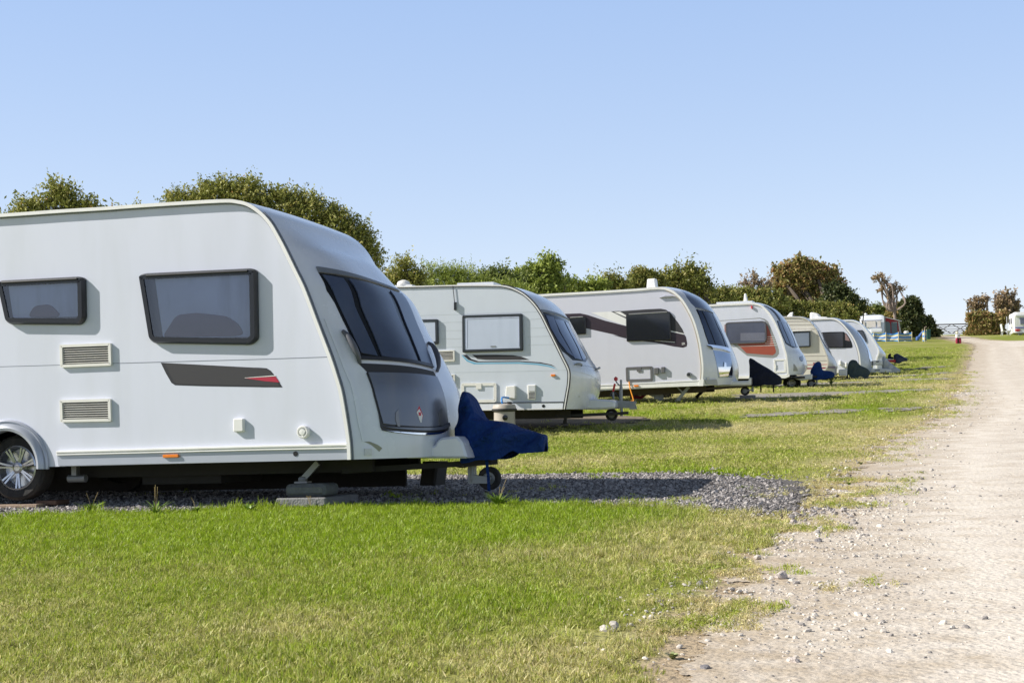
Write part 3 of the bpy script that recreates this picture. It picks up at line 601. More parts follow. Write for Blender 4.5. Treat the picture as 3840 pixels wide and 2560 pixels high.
def hatch(V, pts, mat, mat2=None, fw=.05, latch=True, px=None):
    outer = round_poly(V.P(pts), .04, 3); inn = inset(outer, fw); mb = MB(); mb.ring(outer, inn, V.y(-.02), V.y(0)); h = mb.build("service_hatch", mat, V.e)
    mb = MB(); mb.plate(inn, V.y(-.008), V.y(0)); mb.build("hatch_door", mat2 or mat, h)
    if latch:
        q = np.array(outer); cx = q[:, 0].mean(); z1 = q[:, 1].max(); mb = MB(); mb.box((cx - .05, V.y(-.028), z1 - fw - .06), (cx + .05, V.y(-.018), z1 - .015)); mb.build("latch", mat, h)
    return h
hatch(V2, mp(zE, [(517, 1200), (812, 1198), (812, 1362), (517, 1366)]), plast, greyside)
V2.plate(mp(zE, [(890, 1228), (967, 1222), (967, 1332), (884, 1322)]), -.10, 0, plast, "water_inlet_flap", bev=.01, r=.015)
sb = V2.plate(mp(zE, [(1070, 1216), (1140, 1214), (1138, 1338), (1073, 1336)]), -.035, 0, plast, "mains_socket", bev=.008, r=.015)
V2.plate(mp(zE, [(1078, 1222), (1132, 1222), (1134, 1268), (1078, 1266)]), -.045, -.03, clearl, "socket_lid", parent=sb)
for k in range(5): V2.plate(mp(zE, [(1080, 1278 + k * 11), (1132, 1278 + k * 11), (1132, 1284 + k * 11), (1080, 1284 + k * 11)]), -.038, -.03, decalk, "grille_slot", parent=sb)
V2.plate(mp(zE, [(1267, 1127), (1303, 1126), (1303, 1143), (1267, 1144)]), -.03, 0, amber, "marker_lamp", bev=.004, r=.01)
V2.plate(mp(zE, [(452, 522), (468, 520), (468, 586), (452, 588)]), -.05, 0, blackp, "aerial_box", bev=.004)
mb = MB(); mb.tube([(*V2.pl(p, -.02)[:1], V2.y(-.02), V2.pl(p, -.02)[1]) for p in mp(zE, [(458, 522), (450, 450), (443, 385)])], .006, 6); mb.build("aerial_wire", blackp, V2.e)
V2.plate(mp(zE, [(420, 1366), (1372, 1356), (1372, 1364), (420, 1374)]), -.012, 0, decalk, "skirt_seal"); V2.plate(mp(zE, [(420, 1374), (1372, 1364), (1366, 1410), (420, 1424)]), -.006, 0, whitef, "side_skirt"); V2.plate(mp(zE, [(420, 1424), (1366, 1412), (1366, 1420), (420, 1434)]), -.012, 0, trimw, "skirt_lip")
hole(V2, zE(1205, 1393), .028, -.008)
# swoosh
V2.plate(mp(zE, [(605, 964), (800, 962), (950, 966), (1020, 978), (1088, 1005), (900, 1006), (720, 1005), (650, 998)]), -.002, 0, decalg, "swoosh")
V2.plate(mp(zE, [(525, 964), (560, 962), (600, 998), (660, 1018), (760, 1016), (1000, 1014), (1180, 1026), (1270, 1045), (1312, 1068), (1260, 1050), (1170, 1034), (1000, 1022), (760, 1024), (640, 1025), (575, 1005)]), -.002, 0, decalk, "swoosh")
V2.plate(mp(zE, [(515, 966), (524, 966), (575, 1010), (640, 1030), (760, 1029), (1000, 1026), (1170, 1038), (1265, 1056), (1328, 1086), (1240, 1062), (1150, 1048), (1000, 1038), (760, 1040), (620, 1042), (560, 1018)]), -.0018, 0, decalb, "swoosh")
# front
V2.patch(mp(zE, [(1182, 586), (1197, 604)]), mp(zE, [(1415, 664), (1420, 680)]), .014, galv, "window_rail", thick=.014)
V2.patch(mp(zE, [(1198, 606), (1240, 720), (1300, 828), (1360, 925), (1410, 975), (1450, 1002)]), mp(zE, [(1416, 684), (1450, 765), (1502, 860), (1548, 945), (1574, 990), (1560, 1025)]), .004, blackp, "front_window", n=14)
for a, b in ((((1222, 630), (1262, 735), (1330, 850), (1400, 945)), ((1284, 655), (1335, 775), (1410, 900), (1455, 985))),
             (((1294, 660), (1345, 780), (1420, 905), (1466, 992)), ((1370, 686), (1425, 800), (1485, 905), (1525, 1010))),
             (((1380, 690), (1434, 800), (1494, 905), (1533, 1008)), ((1412, 700), (1446, 775), (1500, 872), (1560, 990)))):
    V2.patch(mp(zE, a), mp(zE, b), .014, M("front_pane_blue", (.08, .11, .21), .15, var=.25, scale=3, coat=.6), "front_pane", thick=.01, n=8)
handle(V2, zE(1462, 1048), zE(1520, 1058), .018, .05, mat=galv); handle(V2, zE(1640, 1088), zE(1662, 1080), .02, .05, mat=galv)
V2.patch(mp(zE, [(1470, 1046), (1471, 1052)]), mp(zE, [(1650, 1078), (1650, 1085)]), .006, decalg, "locker_seam", thick=.004, n=14)
V2.patch(mp(zE, [(1462, 1098), (1464, 1104)]), mp(zE, [(1668, 1182), (1668, 1188)]), .006, plast, "bumper_strip", thick=.004, n=14)
V2.patch(mp(zE, [(1500, 1300), (1500, 1316)]), mp(zE, [(1510, 1300), (1510, 1316)]), .006, clearl, "corner_lamp", thick=.006, n=2)
fairing(V2, mp(zE, [(1400, 1345), (1570, 1338), (1640, 1334), (1760, 1342), (1806, 1352), (1808, 1414), (1640, 1424), (1400, 1422)]), .7, 1.5, whitef)
chassis(V2, -3, V2.pl(zE(1385, 1420))[0], .45, h=.14)
mb = MB(); y = V2.y(1.05)
def q2(p): a = V2.pl(zE(*p), 1.05); return (a[0], y, a[1])
mb.bar(q2((1790, 1385)), q2((1960, 1388)), .10, .07); mb.bar(q2((1760, 1352)), q2((1985, 1360)), .03, .06); mb.obox(q2((1955, 1392)), (.05, 0, 0), (0, .05, 0), (0, 0, .06)); mb.bar(q2((1975, 1385)), q2((1985, 1418)), .03); mb.build("coupling", galv, V2.e)
mb = MB(); mb.bar(q2((1795, 1335)), q2((1790, 1270)), .03, .02); mb.build("handbrake_lever", galv, V2.e); mb = MB(); mb.bar(q2((1791, 1272)), q2((1805, 1205)), .035, .03); mb.build("handbrake_grip", redl, V2.e)
mb = MB(); mb.tube([q2(p) for p in ((1856, 1345), (1856, 1245), (1850, 1225), (1822, 1200), (1812, 1178))], [.03, .03, .012, .012, .012], 10); mb.build("jockey_crank", galv, V2.e); mb = MB(); c = q2((1813, 1166)); mb.lathe([(.001, .045), (.035, .02), (.035, -.02), (.001, -.045)], c, 'z', 14); mb.build("crank_knob", redl, V2.e, smooth=True)
jockey(V2, zE(1778, 1465), .11, 1.05, stemx=.18); mb = MB(); mb.tube([q2(p) for p in ((1790, 1330), (1770, 1290), (1800, 1270), (1830, 1300), (1850, 1340))], .012, 6); mb.build("breakaway_cable", blackp, V2.e)
steady(V2, zE(1400, 1430), zE(1385, 1530), .5, mat=under)
mb = MB(); xa = V2.pl(zE(-100, 1), 0)[0]; 
x, z = V2.pl(zE(650, 376), .6); mb.box((x - .35, V2.y(.5), z - .05), (x + .32, V2.y(1.1), z + .035)); mb.build("rooflight", clearl, V2.e)
x, z = V2.pl(zE(30, 372), .5); mb = MB(); mb.lathe([(.11, .0), (.12, .03), (.10, .07), (.03, .10), (.001, .10)], (x, V2.y(.5), z - .02), 'z', 20); mb.build("roof_vent", plast, V2.e, smooth=True)
x, z = V2.pl(zE(60, 385), .5); mb = MB(); mb.box((x - .2, V2.y(.4), z - .03), (x + .12, V2.y(.9), z + .012)); mb.build("vent_base", trimw, V2.e)

# water barrel
def bpos(px, py, D): return pt(px, py, D)
B0 = V2.pl(zE(880, 1520), -.35); wb = V2.w(B0[0], V2.y(-.35), 0); wb[2] = zg(wb[0], wb[1]) + .002
bar_ = empty("water_barrel", wb, "round beige water barrel with a dark band standing beside the second caravan", "water barrel")
beige = M("barrel_beige", (.42, .38, .34), .5, var=.08, dirt=(.3, .27, .23), damt=.3)
topz = V2.w(*[V2.pl(zE(880, 1372), -.35)[0]], V2.y(-.35), V2.pl(zE(880, 1372), -.35)[1])[2] - wb[2]
mb = MB(); mb.lathe([(.001, .0), (.19, .0), (.195, .03), (.185, topz * .4), (.18, topz - .13)], (0, 0, 0), 'z', 32); mb.build("barrel_body", beige, bar_, smooth=True)
mb = MB(); mb.lathe([(.18, topz - .14), (.215, topz - .125), (.22, topz - .10), (.205, topz - .085)], (0, 0, 0), 'z', 32); mb.build("barrel_band", decalk, bar_, smooth=True)
mb = MB(); mb.lathe([(.205, topz - .09), (.20, topz - .05), (.185, topz - .02), (.12, topz - .01), (.001, topz)], (0, 0, 0), 'z', 32); ld = mb.build("barrel_lid", beige, bar_, smooth=True)
mb = MB(); mb.lathe([(.04, topz - .012), (.04, topz + .03), (.001, topz + .03)], (.09, -.06, 0), 'z', 16); mb.build("filler_cap", blackp, ld)
mb = MB(); mb.lathe([(.048, 0), (.045, -.02), (.001, -.025)], (.01, -.182, topz - .24), 'y', 20); mb.build("side_cap", blackp, bar_, smooth=True)
a = V2.w(V2.pl(zE(915, 1325), -.08)[0], V2.y(-.1), V2.pl(zE(915, 1325), -.08)[1]); b = np.array(wb) + (-.03, 0, topz)
mb = MB(); pp = smooth_path([a - a, (a * .5 + b * .5) - a + np.array([-.05, 0, .06]), b - a + np.array([-.01, 0, .05]), b - a], 6); mb.tube(pp, .016, 8); o = mb.build("hose", M("hose_blue", (.02, .22, .60), .35), smooth=True, loc=tuple(a)); tag(o, "bright blue hose from the second caravan's flap to the water barrel", "hose")

# ================================================================== CARAVAN 3
V3 = Van("caravan", "third caravan, tall pearl-white with a long plum stripe, black windows and chrome lower nose", zF(1655, 1296), 171, (3575, 1440), -.052, 2.25, .40)
pr = [(*zF(-900, 1420), 0), (*zF(-930, 700), 0), (*zF(-850, 460), 0), (*zF(0, 405), 0), (*zF(600, 372), 0), (*zF(1000, 347), 0)] + \
     [(*zF(*p), b) for p, b in (((1180, 332), .0), ((1270, 332), .02), ((1340, 350), .08), ((1400, 385), .16), ((1465, 450), .26), ((1520, 535), .32), ((1572, 640), .36), ((1612, 760), .40), ((1642, 890), .46), ((1658, 1000), .53), ((1668, 1100), .58), ((1666, 1200), .60), ((1655, 1296), .58))]
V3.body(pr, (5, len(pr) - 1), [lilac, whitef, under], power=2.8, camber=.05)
sp3 = [tuple(q) for q in smooth_path([np.array(p[:2]) for p in pr[2:]], 5)]
V3.strip(sp3, .05, -.03, 0, trimw, "awning_rail"); V3.strip(sp3[28:], .012, -.034, 0, M("seal_tan", (.50, .42, .30), .6), "rail_seal", inner=.05)
V3.plate(mp(zF, [(-700, 1355), (670, 1285), (1640, 1236), (1668, 1232), (1664, 1296), (1630, 1297), (670, 1328), (-700, 1398)]), -.02, 0, trimw, "side_skirt"); 
V3.plate(mp(zF, [(-700, 1366), (670, 1296), (1630, 1250), (1630, 1254), (670, 1301), (-700, 1371)]), -.024, -.01, seamm, "skirt_groove"); V3.plate(mp(zF, [(1625, 1238), (1670, 1232), (1664, 1298), (1620, 1299)]), -.035, 0, trimw, "skirt_end")
V3.plate(mp(zF, [(250, 592), (310, 592), (460, 587), (530, 602), (700, 658), (912, 712), (914, 832), (780, 792), (600, 752), (515, 733), (300, 700)]), -.002, 0, decalp, "plum_stripe")
V3.plate(mp(zF, [(845, 566), (1100, 548), (1250, 541), (1300, 552), (1350, 590), (1420, 680), (1462, 745), (1480, 790), (1345, 762), (1340, 600), (905, 610)]), -.002, 0, decalg, "window_surround")
V3.plate(mp(zF, [(760, 568), (845, 564), (912, 606), (912, 640)]), -.0024, 0, decalk, "flash_edge"); V3.plate(mp(zF, [(790, 574), (850, 570), (908, 606), (906, 624)]), -.004, 0, trimw, "flash_white")
V3.plate(mp(zF, [(565, 578), (770, 570), (908, 640), (908, 708), (740, 650)]), -.001, 0, trimw, "flash_white")
V3.plate(mp(zF, [(776, 800), (915, 822), (915, 834)]), -.003, 0, decalk, "flash_edge")
V3.plate(mp(zF, [(1345, 768), (1480, 796), (1495, 815), (1508, 885), (1500, 912), (1465, 923), (1380, 912), (1200, 875), (1040, 855), (1040, 840), (1345, 845)]), -.0022, 0, decalp, "plum_stripe")
V3.plate(mp(zF, [(1348, 756), (1480, 786), (1482, 793), (1348, 765)]), -.004, 0, trimw, "flash_line"); V3.plate(mp(zF, [(1190, 852), (1388, 868), (1388, 873), (1190, 857)]), -.004, 0, trimw, "flash_line")
V3.win(mp(zF, [(908, 594), (1340, 570), (1350, 850), (915, 863)]), .05, .02, .02, frame=blackp, pane=blackglass); V3.win(mp(zF, [(335, 632), (513, 620), (516, 790), (338, 800)]), .05, .02, .02, frame=blackp, pane=blackglass)
for a, b in (((935, 597), (1310, 574)), ((360, 629), (485, 621))):
    A_, B_ = V3.pl(zF(*a), -.06), V3.pl(zF(*b), -.06); mb = MB(); mb.tube([(A_[0], V3.y(-.06), A_[1]), (B_[0], V3.y(-.06), B_[1])], .012, 8); mb.build("hinge_bar", galv, V3.e)
hk = M("hatch_grey", (.12, .12, .125), .5); hatch(V3, mp(zF, [(906, 1115), (1170, 1104), (1174, 1250), (912, 1258)]), hk, lilac, .055)
V3.plate(mp(zF, [(1180, 1122), (1226, 1118), (1228, 1184), (1182, 1186)]), -.07, 0, hk, "water_inlet", bev=.01, r=.02); V3.plate(mp(zF, [(1250, 1112), (1287, 1110), (1288, 1170), (1252, 1172)]), -.06, 0, hk, "mains_socket", bev=.01, r=.015)
round_part(V3, zF(1527, 1187), .055, "flue_vent", galv, .05, inner=True, imat=decalk); 
mb = MB(); x, z = V3.pl(zF(1010, 1298), -.02); mb.plate(round_poly([(x - .055, z - .02), (x + .055, z - .02), (x + .055, z + .02), (x - .055, z + .02)], .022, 4), V3.y(-.045), V3.y(-.018), .008); mb.build("marker_lamp", amber, V3.e)
V3.plate(mp(zF, [(1233, 434), (1290, 416), (1360, 414), (1396, 424), (1330, 432)]), -.05, 0, galv, "awning_lamp", bev=.01)
# badge text on the stripe
tc_ = bpy.data.curves.new("badge_lettering", 'FONT'); tc_.body = "SR"; tc_.size = .075; tc_.extrude = .001; tc_.align_x = 'CENTER'; tc_.align_y = 'CENTER'; to = bpy.data.objects.new("badge_lettering", tc_); COL.objects.link(to)
x, z = V3.pl(zF(1471, 886)); to.parent = V3.e; to.location = (x, V3.y(-.004), z); to.rotation_euler = (R(90), 0, 0); tc_.materials.append(trimw)
bpy.context.view_layer.update(); bm_ = bpy.data.meshes.new_from_object(to); mw = to.matrix_basis.copy(); bpy.data.objects.remove(to); to = bpy.data.objects.new("badge_lettering", bm_); COL.objects.link(to); to.parent = V3.e; to.matrix_basis = mw
V3.patch(mp(zF, [(1440, 362), (1500, 430), (1545, 490), (1588, 530)]), mp(zF, [(1580, 405), (1650, 440), (1706, 500), (1758, 584)]), .004, M("nose_cap_grey", (.10, .13, .22), .2, coat=.5, var=.15), "nose_cap", n=14)
V3.patch(mp(zF, [(1588, 530), (1592, 542)]), mp(zF, [(1756, 580), (1760, 592)]), .016, galv, "window_rail", thick=.012)
V3.patch(mp(zF, [(1592, 544), (1640, 670), (1685, 800), (1718, 895)]), mp(zF, [(1762, 596), (1810, 690), (1870, 820), (1916, 938)]), .006, blackp, "front_window", n=14)
for a, b in ((((1600, 552), (1645, 675), (1690, 800), (1722, 890)), ((1640, 566), (1692, 690), (1738, 800), (1780, 918))),
             (((1652, 570), (1704, 690), (1752, 800), (1792, 920)), ((1738, 594), (1786, 700), (1836, 810), (1884, 938))),
             (((1748, 597), (1798, 705), (1848, 815), (1892, 936)), ((1762, 602), (1812, 705), (1862, 815), (1910, 930)))):
    V3.patch(mp(zF, a), mp(zF, b), .016, darkglass, "front_pane", thick=.01, n=8)
V3.patch(mp(zF, [(1702, 893), (1706, 912)]), mp(zF, [(1918, 942), (1922, 966)]), .03, chrome, "chrome_bar", thick=.03, n=14)
handle(V3, zF(1705, 900), zF(1750, 935), .02, .05, mat=MATS["handle_grey"])
V3.patch(mp(zF, [(1760, 950), (1798, 1090), (1806, 1180), (1815, 1222)]), mp(zF, [(1924, 980), (1944, 1090), (1950, 1180), (1944, 1215)]), .008, M("nose_silver", (.36, .44, .58), .22, metal=.5, coat=.4, var=.1), "locker_lid", n=14)
V3.patch(mp(zF, [(1808, 1115), (1812, 1160), (1822, 1205)]), mp(zF, [(1944, 1110), (1948, 1160), (1944, 1205)]), .016, chrome, "chrome_panel", thick=.01, n=14)
V3.patch(mp(zF, [(1862, 1070), (1860, 1110)]), mp(zF, [(1882, 1072), (1882, 1112)]), .03, chrome, "badge", thick=.02, n=3)
V3.patch(mp(zF, [(1680, 1240), (1690, 1285)]), mp(zF, [(1790, 1236), (1800, 1285)]), .03, M("bumper_grey", (.40, .42, .47), .3, coat=.3), "bumper", thick=.03, n=6)
V3.patch(mp(zF, [(1696, 1215), (1696, 1242)]), mp(zF, [(1722, 1216), (1722, 1243)]), .02, clearl, "corner_lamp", thick=.01, n=3)
fairing(V3, mp(zF, [(1790, 1262), (1930, 1250), (2110, 1246), (2110, 1215), (2130, 1213), (2131, 1294), (1790, 1302)]), .7, 1.55, trimw)
chassis(V3, -3, V3.pl(zF(1655, 1296))[0], .42, mat=M("chassis_rusty", (.07, .055, .04), .8, var=.5), h=.16)
x, z = V3.pl(zF(1161, 330), .8); mb = MB(); mb.plate(round_poly([(x - .12, z - .05), (x + .12, z - .05), (x + .10, z + .19), (x - .09, z + .19)], .03, 4), V3.y(.75), V3.y(.95), .03, back=True); mb.build("roof_chimney", trimw, V3.e, smooth=True)
def xsteady(V, a, b, v, mat=galv):
    p = V.pl(a, v); q = V.pl(b, v); mb = MB(); mb.bar((p[0], V.y(v), p[1]), (q[0], V.y(v), q[1]), .07, .03); mb.bar((2 * q[0] - p[0] + (p[0] - q[0]) * 1.0 - .0, V.y(v) + .03, p[1]), ((p[0] + q[0]) / 2, V.y(v) + .03, (p[1] + q[1]) / 2), .03, .02); mb.box((q[0] - .05, V.y(v) - .05, q[1] - .02), (q[0] + .06, V.y(v) + .05, q[1])); return mb.build("corner_steady", mat, V.e)
xsteady(V3, zF(1525, 1305), zF(1415, 1435), .3); xsteady(V3, zF(1700, 1310), zF(1590, 1415), 1.7, under)
jockey(V3, zF(2075, 1347), .10, 1.1, stemx=.17)
wbox("concrete_block", V3, zF(2022, 1424), zF(2158, 1386), .95, 1.3, concrete, "grey concrete block under the jockey wheel of the third caravan", "concrete block")
x, z = V3.pl(zF(940, 1256), -.02); x2, z2 = V3.pl(zF(958, 1430), -.1)
A_ = V3.w(x, V3.y(-.03), z); B_ = V3.w(x2, V3.y(-.12), z2 - .02); mid1 = V3.w(x + .02, V3.y(-.06), z - .15); mid2 = V3.w(x + .09, V3.y(-.1), z - .42); mb = MB(); mb.tube(smooth_path([A_ - A_, mid1 - A_, mid2 - A_, B_ - A_], 5), .014, 8); o = mb.build("mains_cable", M("cable_orange", (.85, .32, .03), .4), smooth=True, loc=tuple(A_)); tag(o, "orange mains cable hanging from the grey hatch of the third caravan", "cable")
secs = [((545, 1045), (552, 1110)), ((560, 1027), (560, 1288)), ((590, 1040), (590, 1296)), ((625, 1064), (630, 1300)), ((690, 1100), (690, 1288)), ((750, 1136), (750, 1290)), ((800, 1172), (800, 1290)), ((845, 1205), (845, 1284)), ((868, 1225), (866, 1275))]
c3 = V3.cover([(zG(*a), zG(*b)) for a, b in secs], 1.12, [.03, .08, .14, .2, .24, .22, .18, .12, .05], "hitch_cover", navy_cloth, "near-black wedge-shaped cloth hitch cover on the third caravan", amp=.02)
for lx in (662, 786):
    a = V3.pl(zG(lx, 1285), 1.12); b = V3.pl(zG(lx, 1360), 1.12); mb = MB(); mb.tube([(a[0], V3.y(1.12), a[1] + .05), (b[0], V3.y(1.12), b[1])], .016, 8); mb.build("prop_leg", under, V3.e)
# wheel clamp lying by the second caravan's hitch
g = gp(*zF(1100, 1462)); kc = empty("wheel_clamp", g, "maroon and grey wheel clamp lying on the grass beyond the second caravan's hitch", "wheel clamp"); sc_ = np.linalg.norm(g - CAM) / F
maroon = M("maroon_paint", (.16, .015, .03), .4)
mb = MB(); mb.tube([(-.62, 0, .30), (-.58, 0, .42), (-.40, 0, .40), (-.25, 0, .30), (-.1, 0, .2)], [.03, .035, .04, .05, .05], 8); mb.tube([(-.35, 0, .14), (-.1, 0, .12), (0, 0, .2)], .04, 8); mb.build("clamp_arm", maroon, kc, smooth=True)
mb = MB(); mb.bar((-.15, 0, .32), (.25, 0, .14), .09, .06); mb.build("clamp_plate", M("paint_grey", (.4, .42, .44), .4), kc); mb = MB(); mb.lathe([(.11, .03), (.11, -.03), (.08, -.04), (.04, -.03), (.001, -.045)], (.3, 0, .13), 'y', 20); mb.build("clamp_wheel", MATS["paint_grey"], kc, smooth=True)
# row of small dark pots under the third caravan
for k, (px, nm) in enumerate(((1205, "leftmost"), (1235, "second from left"), (1262, "third from left"), (1292, "third from right"), (1322, "second from right"), (1350, "rightmost"))):
    g = gp(*zF(px, 1418 - k * 1.0)); g = g * 1.0; mb = MB(); mb.lathe([(.055, 0), (.07, .17), (.075, .19), (.06, .19), (.055, .15), (.001, .15)], (0, 0, 0), 'z', 14); o = mb.build("plant_pot", blackp, loc=tuple(g), smooth=True); tag(o, nm + " of the small dark pots in a row under the third caravan", "plant pot", "dark pots in a row")

# ================================================================== CARAVAN 4
V4 = Van("caravan", "fourth caravan, white with a terracotta flash round its rounded side window and a curved nose", zN(1650, 1316), 131, (3560, 1424), -.03, 2.2, .38)
pr = [(*zN(-1900, 1420), 0), (*zN(-1930, 700), 0), (*zN(-1800, 220), 0), (*zN(0, 118), 0), (*zN(500, 92), 0), (*zN(930, 72), 0)] + \
     [(*zN(*p), b) for p, b in (((1030, 72), .0), ((1110, 85), .02), ((1190, 118), .06), ((1260, 175), .12), ((1330, 255), .16), ((1400, 365), .20), ((1460, 490), .22), ((1515, 620), .24), ((1560, 750), .26), ((1595, 880), .30), ((1618, 960), .36), ((1634, 1080), .42), ((1645, 1200), .42), ((1650, 1316), .3))]
V4.body(pr, (5, len(pr) - 1), [white, whitef, under], power=2.6, camber=.05)
sp4 = [tuple(q) for q in smooth_path([np.array(p[:2]) for p in pr[2:]], 5)]
V4.strip(sp4, .05, -.03, 0, trimw, "awning_rail")
V4.plate(mp(zN, [(-1500, 1390), (600, 1340), (1390, 1316), (1664, 1306), (1662, 1345), (1590, 1372), (600, 1382), (-1500, 1430)]), -.03, 0, trimw, "side_skirt")
out_ = mp(zN, [(300, 385), (700, 360), (1150, 328), (1230, 345), (1290, 390), (1340, 500), (1420, 700), (1478, 880), (1482, 950), (1440, 1005), (1380, 1025), (1150, 1008), (930, 985), (860, 930), (700, 800), (500, 620)])
V4.plate(out_, -.0016, 0, greyd, "window_flash"); V4.plate(mp(zN, [(460, 425), (600, 425), (1240, 400), (1290, 480), (1350, 640), (1400, 810), (1428, 900), (1420, 940), (1375, 975), (1200, 962), (920, 940), (850, 870), (770, 790), (560, 600), (520, 520)]), -.0034, 0, terra, "window_flash")
V4.plate(mp(zN, [(300, 398), (700, 372), (1150, 345), (1225, 372), (1250, 392), (620, 420), (540, 450), (540, 560), (300, 500)]), -.0044, 0, white, "flash_gap")
for a, b in (((1280, 655), (1395, 650)), ((1280, 692), (1408, 688)), ((1270, 730), (1420, 722)), ((1240, 768), (1432, 760)), ((640, 826), (1445, 800))):
    V4.plate(mp(zN, [a, b, (b[0], b[1] + 7), (a[0], a[1] + 7)]), -.006, 0, trimw, "flash_line")
V4.win(mp(zN, [(550, 425), (600, 405), (1210, 380), (1262, 420), (1272, 700), (1240, 765), (620, 790), (565, 770)]), .05, .05, .04, frame=M("frame_grey", (.10, .10, .11), .4), pane=M("pane_blue_grey", (.085, .095, .14), .14, var=.4, scale=3, coat=.6))
for k in range(9): V4.plate(mp(zN, [(815, 598 + 15 * k), (1235, 592 + 15 * k), (1235, 596 + 15 * k), (815, 602 + 15 * k)]), -.0502, -.045, M("blind_slat", (.42, .43, .52), .5), "blind_slat")
V4.plate(mp(zN, [(995, 122), (1020, 120), (1024, 172), (1000, 175)]), -.06, 0, redl, "marker_lamp", bev=.01, r=.02)
hatch(V4, mp(zN, [(1388, 1042), (1598, 1036), (1606, 1272), (1398, 1282)]), trimw, white, .05, latch=False); V4.plate(mp(zN, [(1410, 1135), (1428, 1134), (1430, 1205), (1412, 1206)]), -.03, 0, trimw, "hatch_latch")
V4.patch(mp(zN, [(1225, 122), (1330, 180), (1420, 270), (1470, 350), (1492, 385)]), mp(zN, [(1262, 128), (1375, 190), (1450, 270), (1500, 350), (1508, 392)]), .012, decalk, "roof_band", thick=.012, n=3)
V4.patch(mp(zN, [(1290, 150), (1390, 225), (1470, 320), (1520, 400)]), mp(zN, [(1440, 190), (1520, 240), (1590, 330), (1650, 430)]), .006, M("nose_glass", (.16, .19, .27), .18, coat=.5, var=.2), "rooflight", n=10)
V4.patch(mp(zN, [(1440, 375), (1490, 520), (1540, 650), (1595, 770), (1650, 815), (1720, 850)]), mp(zN, [(1640, 440), (1690, 500), (1740, 600), (1780, 700), (1805, 800), (1808, 835)]), .005, blackp, "front_window", n=12)
for a, b in ((((1456, 390), (1500, 520), (1550, 650), (1600, 760)), ((1500, 395), (1555, 530), (1610, 660), (1668, 805))), (((1512, 400), (1568, 530), (1625, 660), (1684, 812)), ((1600, 425), (1660, 560), (1720, 700), (1770, 845))), (((1612, 432), (1672, 560), (1732, 700), (1778, 835)), ((1640, 445), (1694, 560), (1750, 690), (1800, 820)))):
    V4.patch(mp(zN, a), mp(zN, b), .014, M("front_pane_pale", (.13, .17, .27), .14, var=.25, scale=3, coat=.6), "front_pane", thick=.008, n=7)
V4.patch(mp(zN, [(1730, 1130), (1728, 1250)]), mp(zN, [(1740, 1120), (1805, 1250)]), .01, M("lamp_recess", (.30, .31, .30), .35), "headlamp_recess", thick=.01, n=4)
V4.patch(mp(zN, [(1830, 1000), (1840, 1060), (1870, 1085)]), mp(zN, [(1890, 985), (1898, 1040), (1885, 1080)]), .012, MATS["nose_glass"], "nose_scoop", n=4)
fairing(V4, mp(zN, [(1800, 1335), (2040, 1300), (2055, 1300), (2055, 1396), (1840, 1412), (1660, 1350)]), .75, 1.5, trimw)
chassis(V4, -3, V4.pl(zN(1650, 1316))[0], .38, h=.13)
V4.wheel(zN(1700, 1455), .26, .12, v0=1.5, spokes=0)
x, z = V4.pl(zN(905, 62), .9); mb = MB(); mb.plate(round_poly([(x - .07, z - .04), (x + .07, z - .04), (x + .02, z + .26), (x - .03, z + .26)], .03, 4), V4.y(.88), V4.y(.98), .02, back=True); mb.build("roof_aerial", trimw, V4.e, smooth=True)
x, z = V4.pl(zN(730, 85), .8); mb = MB(); mb.box((x - .55, V4.y(.7), z - .05), (x + .5, V4.y(1.3), z + .06)); mb.build("rooflight", clearl, V4.e)
jockey(V4, zN(2040, 1465), .13, 1.1, stemx=.16, mat=blackp)
secs = [((2028, 1235), (2022, 1262)), ((2060, 1170), (2050, 1392)), ((2110, 1105), (2090, 1400)), ((2165, 1082), (2150, 1402)), ((2205, 1110), (2200, 1398)), ((2222, 1190), (2228, 1398)), ((2245, 1232), (2260, 1392)), ((2330, 1245), (2330, 1375)), ((2400, 1262), (2400, 1362)), ((2440, 1290), (2440, 1352))]
V4.cover([(zN(*a), zN(*b)) for a, b in secs], 1.1, [.04, .1, .16, .18, .18, .17, .16, .15, .12, .05], "hitch_cover", blue_cloth, "dark blue hooded cloth hitch cover on the fourth caravan, in front of the beige caravan", amp=.018)

# ================================================================== CARAVAN 5
V5 = Van("caravan", "fifth caravan, older and beige with maroon pinstripes low on its side", zK(608, 1300), 105, (3520, 1412), -.012, 2.1, .26)
pr = [(*zK(-2400, 1330), 0), (*zK(-2440, 700), 0), (*zK(-2300, 190), 0), (*zK(-1000, 160), 0), (*zK(-200, 145), 0), (*zK(60, 146), 0)] + \
     [(*zK(*p), b) for p, b in (((150, 158), .0), ((225, 185), .0), ((300, 240), .0), ((370, 315), .0), ((430, 400), .0), ((500, 560), .02), ((570, 725), .04), ((630, 880), .08), ((660, 970), .15), ((664, 1060), .22), ((645, 1130), .28), ((612, 1190), .31), ((608, 1300), .32))]
V5.body(pr, (4, len(pr) - 1), [cream, M("gelcoat_cream", (.62, .61, .58), .3, var=.03, dirt=(.4, .4, .38), damt=.3, coat=.4), under], power=2.5, camber=.05)
sp5 = [tuple(q) for q in smooth_path([np.array(p[:2]) for p in pr[2:]], 5)]
V5.strip(sp5, .04, -.03, 0, M("rail_tan", (.50, .48, .42), .5), "awning_rail")
for a, b in (((-300, 385), (430, 378)), ((-300, 915), (650, 900)), ((-300, 1005), (662, 995)), ((-300, 230), (330, 225)), ((-300, 300), (380, 296))): seam(V5, [zK(*a), zK(*b)], .03, M("seam_tan", (.34, .32, .29), .6))
